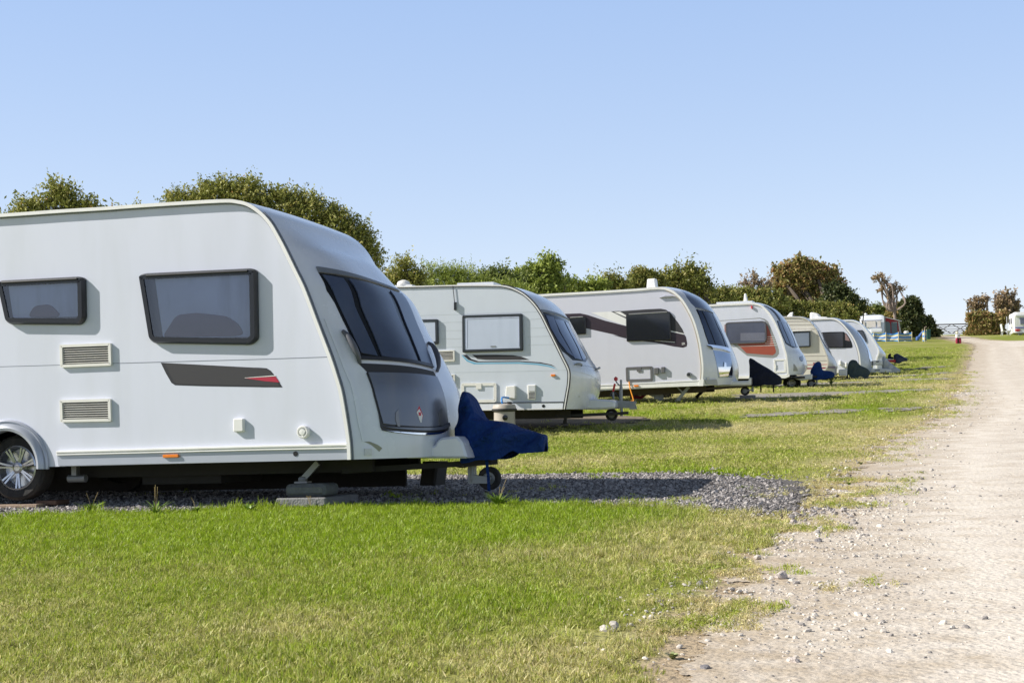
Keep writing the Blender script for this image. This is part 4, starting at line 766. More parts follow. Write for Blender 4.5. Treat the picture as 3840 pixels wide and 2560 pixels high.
V5.plate(mp(zK, [(200, 1080), (650, 1072), (648, 1082), (200, 1090)]), -.003, 0, decalr, "pinstripe"); V5.plate(mp(zK, [(200, 1145), (640, 1132), (628, 1158), (200, 1170)]), -.003, 0, M("maroon_stripe", (.22, .03, .05), .4), "pinstripe")
V5.plate(mp(zK, [(362, 1040), (390, 1038), (388, 1065), (376, 1082), (364, 1062)]), -.004, 0, MATS["maroon_stripe"], "shield_badge")
V5.patch(mp(zK, [(655, 1118), (648, 1155)]), mp(zK, [(795, 1118), (795, 1165)]), .005, M("stripe_mauve", (.26, .22, .32), .4), "nose_stripe", n=8)
V5.win(mp(zK, [(-40, 440), (308, 425), (312, 735), (80, 745), (-10, 740)]), .12, .03, .05, frame=MATS["frame_slate"], pane=M("pane_grey_blue", (.20, .24, .31), .2, var=.2, scale=2, coat=.5))
V5.plate(mp(zK, [(-60, 418), (312, 404), (312, 416), (-60, 430)]), -.14, 0, trimw, "window_rail")
V5.patch(mp(zK, [(440, 400), (520, 590), (600, 740), (665, 825), (700, 850)]), mp(zK, [(545, 455), (600, 560), (665, 680), (725, 800), (748, 862)]), .006, blackp, "front_window", n=8)
for a, b in ((((460, 430), (530, 590), (610, 735), (660, 800)), ((505, 450), (570, 590), (640, 720), (705, 840))), (((515, 455), (580, 590), (650, 720), (712, 840)), ((545, 470), (600, 575), (665, 690), (738, 845)))):
    V5.patch(mp(zK, a), mp(zK, b), .016, MATS["front_pane_blue"], "front_pane", thick=.008, n=6)
fairing(V5, mp(zK, [(860, 1175), (1030, 1165), (1030, 1302), (860, 1302)]), .8, 1.4, trimw)
chassis(V5, -3, V5.pl(zK(608, 1300))[0], .28, h=.1)
x, z = V5.pl(zK(-95, 140), .9); mb = MB(); mb.plate([(x - .16, z - .05), (x + .10, z - .02), (x + .12, z + .16), (x + .02, z + .14)], V5.y(.85), V5.y(.95), .02, back=True); mb.build("roof_dome", trimw, V5.e, smooth=True)
secs = [((1038, 1130), (1030, 1290)), ((1065, 1035), (1030, 1328)), ((1110, 995), (1080, 1335)), ((1160, 986), (1150, 1338)), ((1215, 1005), (1220, 1332)), ((1260, 1065), (1280, 1312)), ((1310, 1110), (1330, 1318)), ((1370, 1135), (1370, 1332)), ((1430, 1165), (1420, 1328)), ((1465, 1210), (1455, 1290)), ((1474, 1240), (1470, 1262))]
V5.cover([(zK(*a), zK(*b)) for a, b in secs], 1.05, [.06, .14, .2, .22, .22, .2, .17, .16, .14, .09, .04], "hitch_cover", green_cloth, "grey-green rounded cloth hitch cover on the beige caravan's nose", amp=.02)
jockey(V5, zK(1080, 1340), .12, 1.05, stemx=.1)

# ================================================================== CARAVAN 6
V6 = Van("caravan", "sixth caravan, plain white with a dark arched side window and a tall white roof pod", zK(1297, 1236), 95, (3550, 1402), -.012, 2.2, .30)
pr = [(*zK(-1700, 1270), 0), (*zK(-1740, 700), 0), (*zK(-1600, 225), 0), (*zK(-400, 200), 0), (*zK(260, 182), 0), (*zK(640, 168), 0)] + \
     [(*zK(*p), b) for p, b in (((740, 170), .0), ((820, 190), .05), ((900, 238), .12), ((1000, 338), .20), ((1100, 462), .26), ((1190, 610), .30), ((1250, 770), .34), ((1280, 900), .38), ((1292, 1020), .42), ((1297, 1120), .42), ((1297, 1236), .36))]
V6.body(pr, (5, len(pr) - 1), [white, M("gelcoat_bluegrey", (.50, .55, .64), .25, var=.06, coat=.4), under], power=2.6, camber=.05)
sp6 = [tuple(q) for q in smooth_path([np.array(p[:2]) for p in pr[2:]], 5)]
V6.strip(sp6, .06, -.04, 0, trimw, "awning_rail"); V6.strip(sp6, .02, -.03, 0, seamm, "rail_seal", inner=.06)
V6.plate(mp(zK, [(540, 448), (700, 440), (960, 436), (1020, 480), (1080, 570), (1120, 660), (1136, 730), (1110, 755), (700, 756), (600, 750)]), -.006, 0, blackp, "window_surround")
V6.win(mp(zK, [(470, 452), (955, 440), (965, 745), (480, 750)]), .04, .04, .03, frame=blackp, pane=M("pane_dark_plum", (.035, .035, .045), .12, coat=.6))
V6.plate(mp(zK, [(985, 465), (1020, 500), (1062, 570), (1080, 620), (985, 600)]), -.01, -.006, M("window_pink", (.28, .19, .19), .3), "rear_pane")
V6.plate(mp(zK, [(700, 1185), (1295, 1165), (1295, 1236), (700, 1250)]), -.02, 0, trimw, "side_skirt")
for a in ((868, 1000), (985, 1040)): V6.plate(mp(zK, [a, (a[0] + 40, a[1] - 4), (a[0] + 44, a[1] + 90), (a[0], a[1] + 94)]), -.12, 0, trimw, "service_flap", bev=.02, r=.04)
V6.patch(mp(zK, [(1225, 450), (1300, 560), (1370, 680), (1430, 800), (1470, 900), (1490, 960)]), mp(zK, [(1250, 460), (1330, 580), (1420, 700), (1485, 810), (1530, 905), (1542, 950)]), .008, M("nose_shine", (.35, .48, .66), .12, coat=.6, metal=.3), "front_window", n=5)  # reflective streak along the nose edge put into the colour, not a window
V6.patch(mp(zK, [(1420, 780), (1455, 950), (1500, 1070)]), mp(zK, [(1440, 800), (1495, 960), (1535, 1075)]), .014, chrome, "chrome_strip", n=3)
x, z = V6.pl(zK(400, 175), .8); mb = MB(); mb.plate(round_poly([(x - .2, z - .06), (x + .22, z - .06), (x + .2, z + .12), (x + .1, z + .2), (x - .12, z + .25), (x - .2, z + .22)], .05, 4), V6.y(.7), V6.y(1.1), .06, back=True); mb.build("roof_pod", trimw, V6.e, smooth=True)
x, z = V6.pl(zK(540, 172), .8); mb = MB(); mb.plate(round_poly([(x - .3, z - .05), (x + .3, z - .05), (x + .2, z + .04), (x - .2, z + .06)], .04, 3), V6.y(.6), V6.y(1.4), .03, back=True); mb.build("rooflight", trimw, V6.e, smooth=True)
chassis(V6, -3, V6.pl(zK(1297, 1236))[0], .3, h=.1)
mb = MB(); y0, y1 = V6.y(.75), V6.y(1.45)
for pts in ([(1480, 1160), (1760, 1158), (1900, 1175), (1900, 1238), (1480, 1240)], [(1530, 1005), (1600, 1000), (1720, 1008), (1720, 1085), (1540, 1092)]):
    mb.plate(V6.P(mp(zK, pts), .75), y0, y1, .03, back=True)
mb.build("hitch_fairing", trimw, V6.e); mb = MB(); mb.plate(V6.P(mp(zK, [(1590, 1010), (1660, 1008), (1640, 1034), (1600, 1034)]), .74), V6.y(.74), V6.y(.76)); mb.plate(V6.P(mp(zK, [(1565, 1184), (1670, 1182), (1668, 1198), (1570, 1200)]), .74), V6.y(.74), V6.y(.76)); mb.build("hitch_recess", decalk, V6.e)
mb = MB(); P_ = V6.P(mp(zK, [(1395, 1060), (1470, 1062), (1480, 1150), (1405, 1145)]), .7); mb.ring(round_poly(P_, .05, 3), inset(round_poly(P_, .05, 3), .04), V6.y(.68), V6.y(.9)); mb.build("lamp_surround", decalk, V6.e)
jockey(V6, zK(1680, 1262), .11, 1.1, stemx=.1)
secs = [((1722, 930), (1712, 1130)), ((1735, 915), (1745, 1200)), ((1760, 925), (1780, 1240)), ((1800, 965), (1820, 1246)), ((1870, 1040), (1880, 1240)), ((1940, 1095), (1940, 1236)), ((2010, 1145), (2010, 1232)), ((2060, 1175), (2055, 1228)), ((2072, 1192), (2070, 1222))]
V6.cover([(zK(*a), zK(*b)) for a, b in secs], 1.1, [.06, .12, .18, .24, .3, .32, .3, .24, .1], "hitch_cover", white_cloth, "off-white sloping sheet over the hitch of the sixth caravan", amp=.02)

# ================================================================== CARAVAN 7, 8
V7 = Van("caravan", "seventh caravan, white with a dark rounded window, just beyond the one with the roof pod", zK(1620, 1200), 87, (3560, 1392), -.012, 2.2, .35)
pr = [(*zK(-1000, 1225), 0), (*zK(-1040, 700), 0), (*zK(-900, 262), 0), (*zK(200, 232), 0), (*zK(860, 214), 0)] + \
     [(*zK(*p), b) for p, b in (((1000, 208), .0), ((1120, 212), .0), ((1210, 236), .0), ((1300, 288), .0), ((1400, 395), .0), ((1500, 520), .0), ((1590, 665), .01), ((1650, 775), .08), ((1658, 850), .2), ((1640, 910), .27), ((1622, 960), .3), ((1620, 1060), .34), ((1620, 1200), .32))]
V7.body(pr, (4, len(pr) - 1), [white, whitef, under], power=2.6, camber=.05)
sp7 = [tuple(q) for q in smooth_path([np.array(p[:2]) for p in pr[2:]], 5)]; V7.strip(sp7, .05, -.03, 0, trimw, "awning_rail")
V7.plate(mp(zK, [(1130, 410), (1330, 402), (1352, 440), (1395, 540), (1415, 620), (1400, 655), (1300, 660), (1150, 660)]), -.03, 0, blackp, "window", bev=.01, r=.06); V7.plate(mp(zK, [(1150, 425), (1320, 418), (1340, 450), (1380, 545), (1396, 618), (1380, 640), (1160, 645)]), -.036, -.03, M("pane_slate", (.075, .08, .10), .14, coat=.5), "pane", r=.05)
V7.patch(mp(zK, [(1420, 380), (1500, 480), (1570, 590), (1640, 700)]), mp(zK, [(1505, 425), (1580, 530), (1645, 640), (1700, 720)]), .006, MATS["nose_glass"], "front_window", n=6)
chassis(V7, -3, V7.pl(zK(1620, 1200))[0], .35, h=.1)
V8 = Van("caravan", "white caravan almost hidden behind the seventh, only its hitch showing", zK(1700, 1075), 80, (3580, 1385), -.012, 2.1, .34)
pr = [(*zK(-600, 1100), 0), (*zK(-640, 700), 0), (*zK(-500, 330), 0), (*zK(900, 290), 0)] + [(*zK(*p), b) for p, b in (((1100, 300), .0), ((1250, 345), .05), ((1400, 480), .1), ((1520, 660), .15), ((1610, 840), .18), ((1680, 1000), .2), ((1700, 1075), .2))]
V8.body(pr, (3, len(pr) - 1), [white, whitef, under], power=2.6, camber=.04)
fairing(V8, mp(zK, [(1700, 985), (1850, 965), (1950, 985), (1960, 1050), (1880, 1030), (1700, 1070)]), .85, 1.3, trimw)
mb = MB(); a = V8.pl(zK(1900, 1010), .84); mb.obox((a[0], V8.y(.84), a[1]), (.18, 0, 0), (0, .02, 0), (0, 0, .06)); mb.build("reflector", redl, V8.e)
mb = MB(); a = V8.pl(zK(1965, 1040), 1.05); mb.tube([(a[0], V8.y(1.05), a[1] + .05), (a[0], V8.y(1.05), a[1] - .28)], .03, 8); mb.build("jockey_stem", under, V8.e)
secs = [((1935, 905), (1940, 935)), ((1960, 880), (1960, 1040)), ((2010, 862), (2000, 1055)), ((2050, 880), (2050, 1055)), ((2110, 915), (2110, 1020)), ((2170, 945), (2170, 1016)), ((2215, 965), (2212, 1015))]
c8 = V8.cover([(zK(*a), zK(*b)) for a, b in secs], 1.05, [.04, .14, .2, .22, .2, .16, .08], "hitch_cover", M("navy_vinyl", (.012, .022, .06), .4, var=.2), "small navy hitch cover furthest along the row, past the seventh caravan", amp=.015)
mb = MB(); P_ = V8.P(mp(zK, [(1822, 955), (1830, 900), (1850, 870), (1885, 864), (1890, 880), (1880, 920), (1935, 935), (1945, 960), (1880, 972), (1830, 968)]), .9); c = np.mean(P_, 0)
mb.plate(round_poly([(a - c[0], b - c[1]) for a, b in P_], .03, 3), -.12, .12, .04, back=True); o = mb.build("black_saddle_cover", navy_cloth, smooth=True); o.matrix_world = V8.e.matrix_world @ Matrix.Translation((c[0], V8.y(1.0), c[1])); tag(o, "curved black lever guard beside the small navy cover at the end of the row", "hitch guard")

# ================================================================== GROUND
def add_attr(me, name, arr, typ='FLOAT'):
    a = me.attributes.new(name, typ, 'POINT'); a.data.foreach_set("value" if typ != 'FLOAT_VECTOR' else "vector", np.asarray(arr, np.float32 if typ != 'INT' else np.int32).ravel())
def np_mesh(name, verts, faces, mat=None, smooth=False):
    verts = np.asarray(verts, np.float32); faces = np.asarray(faces, np.int32); me = bpy.data.meshes.new(name); k = faces.shape[1]
    me.vertices.add(len(verts)); me.vertices.foreach_set("co", verts.ravel()); me.loops.add(faces.size); me.loops.foreach_set("vertex_index", faces.ravel())
    me.polygons.add(len(faces)); me.polygons.foreach_set("loop_start", np.arange(len(faces), dtype=np.int32) * k); me.update(calc_edges=True)
    if smooth: me.polygons.foreach_set("use_smooth", np.ones(len(faces), bool))
    if mat: me.materials.append(mat)
    return me
def grid_faces(a, b, keep=None):
    i = np.arange((a - 1) * (b - 1)); r = i // (b - 1); c = i % (b - 1); f = np.stack([r * b + c, r * b + c + 1, (r + 1) * b + c + 1, (r + 1) * b + c], 1)
    return f if keep is None else f[keep(f)]
yrows = np.r_[np.linspace(-25, 3, 20)[:-1], 3 * np.exp(np.linspace(0, math.log(900 / 3), 520))]
def noise2(x, y, s, seed=0, oct=4):     # cheap value noise, vectorised
    out = 0; amp = 1; tot = 0
    for o in range(oct):
        X = x * s + seed * 17.3 + o * 5.1; Y = y * s + seed * 9.7 + o * 3.3; xi = np.floor(X).astype(int); yi = np.floor(Y).astype(int); fx = X - xi; fy = Y - yi; fx = fx * fx * (3 - 2 * fx); fy = fy * fy * (3 - 2 * fy)
        def h(a, b):
            n = (a * 374761393 + b * 668265263 + seed * 1013 + o * 77) & 0xffffffff; n = ((n ^ (n >> 13)) * 1274126177) & 0xffffffff; return ((n ^ (n >> 16)) & 0xffff) / 65535.
        v = (h(xi, yi) * (1 - fx) + h(xi + 1, yi) * fx) * (1 - fy) + (h(xi, yi + 1) * (1 - fx) + h(xi + 1, yi + 1) * fx) * fy
        out = out + amp * v; tot += amp; amp *= .5; s *= 2.1
    return out / tot
# track edges in world coordinates
eL = [(2522, 2560), (2578, 2435), (2645, 2312), (2743, 2233), (2792, 2165), (2865, 2043), (2970, 1963), (3075, 1880), (3175, 1792), (3257, 1737), (3310, 1680), (3395, 1622), (3500, 1578), (3545, 1542), (3575, 1490), (3592, 1440), (3612, 1400), (3628, 1374), (3640, 1335), (3655, 1305), (3655, 1292), (3610, 1283), (3545, 1270), (3520, 1258)]
PL = np.array([gp(*p)[:2] for p in eL]); print("road left", np.round(PL[:, 0], 1), np.round(PL[:, 1], 1))
PL = PL[np.argsort(PL[:, 1])]
def xL(y): return np.interp(y, PL[:, 1], PL[:, 0])
y296, y293, y279, y276, y262 = [gp(*p)[1] for p in ((3830, 1302), (3840, 1294), (3800, 1281), (3720, 1276), (3629, 1262))]
XR = [(-30, xL(-30) + 4.3), (0, xL(0) + 4.3), (20, xL(20) + 4.2), (60, xL(60) + 4.0), (y296 - 4, xL(y296) + 3.2), (y296, xL(y296) + 3.6), (y293, 46.), (y293 + 1, 75.), (y279, 75.), (y279 + .6, gp(3770, 1279)[0]), (y276 + 1, gp(3676, 1274)[0]), (y262, gp(3629, 1262)[0]), (179, gp(3610, 1258)[0]), (300, 60)]
XR = np.array(XR); XR = XR[np.argsort(XR[:, 0])]
def xR(y): return np.interp(y, XR[:, 0], XR[:, 1])
def road_m(x, y): return np.minimum(x - xL(y), xR(y) - x)
def sdf(poly, x, y):
    P_ = np.array(poly); d = np.full(x.shape, 1e9); ins = np.zeros(x.shape, bool)
    for i in range(len(P_)):
        a = P_[i]; b = P_[(i + 1) % len(P_)]; e = b - a; t = np.clip(((x - a[0]) * e[0] + (y - a[1]) * e[1]) / (e @ e), 0, 1)
        d = np.minimum(d, np.hypot(x - a[0] - t * e[0], y - a[1] - t * e[1])); c = ((a[1] > y) != (b[1] > y)) & (x < (b[0] - a[0]) * (y - a[1]) / (b[1] - a[1] + 1e-12) + a[0]); ins ^= c
    return np.where(ins, d, -d)
def padpoly(pts): return [tuple(gp(*p)[:2]) for p in pts]
pads = {
 'slate': padpoly([(-900, 1985), (0, 1948), (700, 1922), (1140, 1906), (1950, 1898), (2450, 1905), (2900, 1935), (3030, 1930), (3190, 1860), (3230, 1790), (3050, 1794), (2650, 1778), (1880, 1786), (1000, 1790), (-900, 1810)]),
 'earth': padpoly(mp(zQ, [(-900, 800), (600, 775), (1300, 762), (1800, 722), (2300, 696), (2450, 650), (2200, 625), (1500, 615), (-900, 640)])),
 'verge': padpoly(mp(zR, [(-300, 560), (60, 530), (600, 505), (1000, 485), (1400, 462), (1700, 445), (1700, 428), (1200, 445), (700, 462), (200, 492), (-300, 520)])),
 'p3': padpoly(mp(zR, [(-500, 390), (530, 346), (980, 325), (1490, 297), (1620, 290), (1620, 268), (1060, 280), (660, 297), (-500, 330)])),
 'p4': padpoly(mp(zR, [(-100, 262), (700, 226), (1050, 215), (1480, 192), (1760, 186), (1760, 170), (1250, 181), (1050, 195), (700, 206), (-100, 240)])),
 'p5': padpoly(mp(zR, [(500, 195), (1000, 170), (1200, 160), (1620, 135), (1790, 122), (1620, 114), (1180, 146), (1000, 155), (500, 178)])),
 'p6': padpoly(mp(zR, [(900, 128), (1180, 108), (1500, 82), (1700, 68), (1700, 56), (1400, 66), (1180, 92), (900, 116)]))}
# base lawn sheet
us = np.linspace(-1, 1, 220); X = np.sinh(us * 3.2) / math.sinh(3.2); gx = X[None, :] * (25 + 1.4 * np.clip(yrows, 0, None))[:, None] + .12 * np.clip(yrows, 0, 60)[:, None]; gy = np.repeat(yrows[:, None], len(us), 1)
me = np_mesh("ground", np.stack([gx, gy, zg(gx, gy)], -1).reshape(-1, 3), grid_faces(len(yrows), len(us)), smooth=True)
verge = np.exp(-np.clip(-road_m(gx, gy), 0, 50) / (.35 + .004 * gy.clip(0))); add_attr(me, "verge", verge)
def dryness(x, y):
    # lush close to the nearest caravan and in a few patches, drier towards the track and in the middle distance
    px = proj(np.stack([x, y, zg(x, y)], -1)); 
    lush = np.exp(-(np.abs(y - 11.3) / 2.7) ** 2.2) * np.clip((1.6 - x) / 2.6, 0, 1); lush2 = np.exp(-((y - 7.8) / 1.1) ** 2) * np.clip((-1.2 - x) / 2, 0, 1) * .8
    strip = np.exp(-((y - 30.5) / 2.2) ** 2) * .75 + np.exp(-((y - 18.5) / 1.2) ** 2) * .25
    n = noise2(x, y, .55, 3, 5); n2 = noise2(x, y, .12, 5, 3)
    d = .53 + (n - .5) * 1.4 + (n2 - .5) * .8 - lush * .85 - lush2 * .5 - strip * .5 + .35 * np.exp(-((road_m(x, y) + .3) / .6) ** 2)
    d = np.where(y > 60, d * .5 + .12, d)
    return np.clip(d, 0, 1)
add_attr(me, "dry", dryness(gx.ravel(), gy.ravel())); go = bpy.data.objects.new("ground", me); COL.objects.link(go); tag(go, kind="structure")
def attr_node(n, name, typ='GEOMETRY'):
    a = n.new("ShaderNodeAttribute"); a.attribute_name = name; a.attribute_type = typ; return a
def ramp(n, stops):
    r = n.new("ShaderNodeValToRGB"); r.color_ramp.elements[0].position = stops[0][0]; r.color_ramp.elements[0].color = (*stops[0][1], 1); r.color_ramp.elements[1].position = stops[-1][0]; r.color_ramp.elements[1].color = (*stops[-1][1], 1)
    for p, c in stops[1:-1]: e = r.color_ramp.elements.new(p); e.color = (*c, 1)
    return r
G_LUSH, G_MID, G_DRY = (.28, .40, .012), (.41, .43, .10), (.66, .58, .31)
gm = bpy.data.materials.new("lawn"); gm.use_nodes = True; n = gm.node_tree.nodes; l = gm.node_tree.links; b = n["Principled BSDF"]; b.inputs["Roughness"].default_value = .95; b.inputs["Specular IOR Level"].default_value = .15
a = attr_node(n, "dry"); tcn = n.new("ShaderNodeTexCoord"); no = n.new("ShaderNodeTexNoise"); no.inputs["Scale"].default_value = 2.2; no.inputs["Detail"].default_value = 9; no.inputs["Roughness"].default_value = .75; l.new(tcn.outputs["Object"], no.inputs[0])
ma = n.new("ShaderNodeMath"); ma.operation = 'MULTIPLY_ADD'; ma.inputs[1].default_value = .9; ma.inputs[2].default_value = -.45; l.new(no.outputs["Fac"], ma.inputs[0]); ad = n.new("ShaderNodeMath"); ad.operation = 'ADD'; l.new(ma.outputs[0], ad.inputs[0]); l.new(a.outputs["Fac"], ad.inputs[1])
rp = ramp(n, [(0, tuple(c * .6 for c in G_LUSH)), (.45, tuple(c * .66 for c in G_MID)), (1, tuple(c * .72 for c in G_DRY))]); l.new(ad.outputs[0], rp.inputs[0])
v = attr_node(n, "verge"); nv = n.new("ShaderNodeTexNoise"); nv.inputs["Scale"].default_value = 5; nv.inputs["Detail"].default_value = 8; l.new(tcn.outputs["Object"], nv.inputs[0]); vm = n.new("ShaderNodeMath"); vm.operation = 'MULTIPLY_ADD'; vm.inputs[1].default_value = 2.2; l.new(v.outputs["Fac"], vm.inputs[0])
nv2 = n.new("ShaderNodeMath"); nv2.operation = 'MULTIPLY_ADD'; nv2.inputs[1].default_value = 2.0; nv2.inputs[2].default_value = -1.9; l.new(nv.outputs["Fac"], nv2.inputs[0]); l.new(nv2.outputs[0], vm.inputs[2]); vm.use_clamp = True
mx = n.new("ShaderNodeMix"); mx.data_type = 'RGBA'; l.new(vm.outputs[0], mx.inputs["Factor"]); l.new(rp.outputs[0], mx.inputs["A"]); mx.inputs["B"].default_value = (.44, .35, .24, 1); l.new(mx.outputs["Result"], b.inputs["Base Color"])
bp = n.new("ShaderNodeBump"); bp.inputs["Strength"].default_value = .9; bp.inputs["Distance"].default_value = .03; nb = n.new("ShaderNodeTexNoise"); nb.inputs["Scale"].default_value = 25; nb.inputs["Detail"].default_value = 6; l.new(tcn.outputs["Object"], nb.inputs[0]); l.new(nb.outputs["Fac"], bp.inputs["Height"]); l.new(bp.outputs[0], b.inputs["Normal"])
me.materials.append(gm)

def sheet_mat(name, cols, scale, rag=.6, ragscale=2.5, bump=.6, bscale=40, speck=None, streak=False, edge=None):
    m = bpy.data.materials.new(name); m.use_nodes = True; n = m.node_tree.nodes; l = m.node_tree.links; b = n["Principled BSDF"]; b.inputs["Roughness"].default_value = .95; b.inputs["Specular IOR Level"].default_value = .15
    tc = n.new("ShaderNodeTexCoord"); no = n.new("ShaderNodeTexNoise"); no.inputs["Scale"].default_value = scale; no.inputs["Detail"].default_value = 10; no.inputs["Roughness"].default_value = .7; l.new(tc.outputs["Object"], no.inputs[0])
    r = ramp(n, cols); l.new(no.outputs["Fac"], r.inputs[0]); out = r.outputs[0]
    vo = n.new("ShaderNodeTexVoronoi"); vo.inputs["Scale"].default_value = bscale; l.new(tc.outputs["Object"], vo.inputs["Vector"])
    if speck:
        rr = n.new("ShaderNodeMapRange"); rr.inputs[1].default_value = .72; rr.inputs[2].default_value = .80; l.new(vo.outputs["Color"], rr.inputs[0]); mx = n.new("ShaderNodeMix"); mx.data_type = 'RGBA'; sc = n.new("ShaderNodeMath"); sc.operation = 'MULTIPLY'; sc.inputs[1].default_value = .55; l.new(rr.outputs[0], sc.inputs[0]); l.new(sc.outputs[0], mx.inputs["Factor"]); l.new(out, mx.inputs["A"]); mx.inputs["B"].default_value = (*speck, 1); out = mx.outputs["Result"]
    if streak:
        n5 = n.new("ShaderNodeTexNoise"); n5.inputs["Scale"].default_value = .9; n5.inputs["Detail"].default_value = 4; l.new(tc.outputs["Object"], n5.inputs[0]); r5 = n.new("ShaderNodeMapRange"); r5.inputs[1].default_value = .42; r5.inputs[2].default_value = .68; r5.inputs[4].default_value = .55; l.new(n5.outputs["Fac"], r5.inputs[0])
        mx = n.new("ShaderNodeMix"); mx.data_type = 'RGBA'; l.new(r5.outputs[0], mx.inputs["Factor"]); l.new(out, mx.inputs["A"]); mx.inputs["B"].default_value = (*streak, 1); out = mx.outputs["Result"]
    if edge:
        ar = attr_node(n, "rut"); nr_ = n.new("ShaderNodeTexNoise"); nr_.inputs["Scale"].default_value = .8; nr_.inputs["Detail"].default_value = 6; l.new(tc.outputs["Object"], nr_.inputs[0]); mr_ = n.new("ShaderNodeMath"); mr_.operation = 'MULTIPLY'; l.new(ar.outputs["Fac"], mr_.inputs[0]); l.new(nr_.outputs["Fac"], mr_.inputs[1])
        mxr = n.new("ShaderNodeMix"); mxr.data_type = 'RGBA'; l.new(mr_.outputs[0], mxr.inputs["Factor"]); l.new(out, mxr.inputs["A"]); mxr.inputs["B"].default_value = (.80, .74, .66, 1); out = mxr.outputs["Result"]
        ae = attr_node(n, "m"); me_ = n.new("ShaderNodeMapRange"); me_.inputs[1].default_value = -.3; me_.inputs[2].default_value = 1.5; me_.inputs[3].default_value = 1.0; me_.inputs[4].default_value = 0.0; l.new(ae.outputs["Fac"], me_.inputs[0])
        ne = n.new("ShaderNodeTexNoise"); ne.inputs["Scale"].default_value = 3.5; ne.inputs["Detail"].default_value = 9; ne.inputs["Roughness"].default_value = .7; l.new(tc.outputs["Object"], ne.inputs[0]); me2 = n.new("ShaderNodeMath"); me2.operation = 'MULTIPLY_ADD'; me2.inputs[1].default_value = 3.2; me2.inputs[2].default_value = -1.75; l.new(ne.outputs["Fac"], me2.inputs[0]); me3 = n.new("ShaderNodeMath"); me3.operation = 'ADD'; l.new(me2.outputs[0], me3.inputs[0]); l.new(me_.outputs[0], me3.inputs[1]); me3.use_clamp = True; me4 = n.new("ShaderNodeMath"); me4.operation = 'MULTIPLY'; me4.inputs[1].default_value = .8; l.new(me3.outputs[0], me4.inputs[0])
        mxe = n.new("ShaderNodeMix"); mxe.data_type = 'RGBA'; l.new(me4.outputs[0], mxe.inputs["Factor"]); l.new(out, mxe.inputs["A"]); mxe.inputs["B"].default_value = (*edge, 1); out = mxe.outputs["Result"]
    l.new(out, b.inputs["Base Color"])
    n3 = n.new("ShaderNodeTexNoise"); n3.inputs["Scale"].default_value = bscale * .6; n3.inputs["Detail"].default_value = 8; l.new(tc.outputs["Object"], n3.inputs[0]); sb_ = n.new("ShaderNodeMath"); sb_.operation = 'MULTIPLY'; l.new(n3.outputs["Fac"], sb_.inputs[0]); sb_.inputs[1].default_value = 1.0
    bp = n.new("ShaderNodeBump"); bp.inputs["Strength"].default_value = bump; bp.inputs["Distance"].default_value = .02; l.new(sb_.outputs[0], bp.inputs["Height"]); l.new(bp.outputs[0], b.inputs["Normal"])
    a = attr_node(n, "m"); n4 = n.new("ShaderNodeTexNoise"); n4.inputs["Scale"].default_value = ragscale; n4.inputs["Detail"].default_value = 9; n4.inputs["Roughness"].default_value = .65; l.new(tc.outputs["Object"], n4.inputs[0])
    q = n.new("ShaderNodeMath"); q.operation = 'MULTIPLY_ADD'; q.inputs[1].default_value = rag * 2.4; q.inputs[2].default_value = -rag * 1.2; l.new(n4.outputs["Fac"], q.inputs[0]); q2_ = n.new("ShaderNodeMath"); q2_.operation = 'ADD'; l.new(q.outputs[0], q2_.inputs[0]); l.new(a.outputs["Fac"], q2_.inputs[1])
    q3 = n.new("ShaderNodeMath"); q3.operation = 'GREATER_THAN'; q3.inputs[1].default_value = 0; l.new(q2_.outputs[0], q3.inputs[0]); l.new(q3.outputs[0], b.inputs["Alpha"]); return m
road_mat = sheet_mat("track_gravel", [(.28, (.47, .40, .325)), (.45, (.62, .55, .47)), (.7, (.74, .68, .60))], 3.0, rag=.35, bump=.7, bscale=45, speck=(.38, .35, .33), streak=(.80, .74, .66), edge=(.44, .35, .24))
slate_mat = sheet_mat("slate_chips", [(.3, (.09, .085, .082)), (.6, (.16, .15, .145)), (.85, (.27, .255, .24))], 20, rag=.25, ragscale=4, bump=1.0, bscale=30)
earth_mat = sheet_mat("earth_gravel", [(.3, (.16, .13, .10)), (.6, (.26, .22, .17)), (.85, (.36, .31, .26))], 8, rag=.5, bump=.8, bscale=35)
far_mat = sheet_mat("worn_gravel", [(.3, (.24, .22, .19)), (.6, (.34, .32, .28)), (.85, (.46, .43, .38))], 6, rag=1.15, ragscale=1.2, bump=.8, bscale=30)
# track
ry = yrows[(yrows > -24) & (yrows < 183)]; nc = 46; t = np.linspace(0, 1, nc); A_ = xL(ry) - .7 - .01 * ry.clip(0); B_ = xR(ry) + .7; rx = A_[:, None] + (B_ - A_)[:, None] * (t ** 1.3)[None]; ryy = np.repeat(ry[:, None], nc, 1)
cam_h = .05 * 0
me = np_mesh("track", np.stack([rx, ryy, zg(rx, ryy) + .004 + .00015 * ryy.clip(0)], -1).reshape(-1, 3), grid_faces(len(ry), nc), road_mat, True); add_attr(me, "m", road_m(rx, ryy) / (1 + .012 * ryy.clip(0))); rm_ = road_m(rx, ryy); rm2 = rx - xL(ryy); add_attr(me, "rut", 1.1 * (np.exp(-((rm2 - 1.25) / .32) ** 2) + np.exp(-((rm2 - 2.9) / .36) ** 2)) - .8 * np.exp(-((rm2 - 2.1) / .3) ** 2).clip(0) * .0); tr = bpy.data.objects.new("gravel_track", me); COL.objects.link(tr); tag(tr, kind="structure")
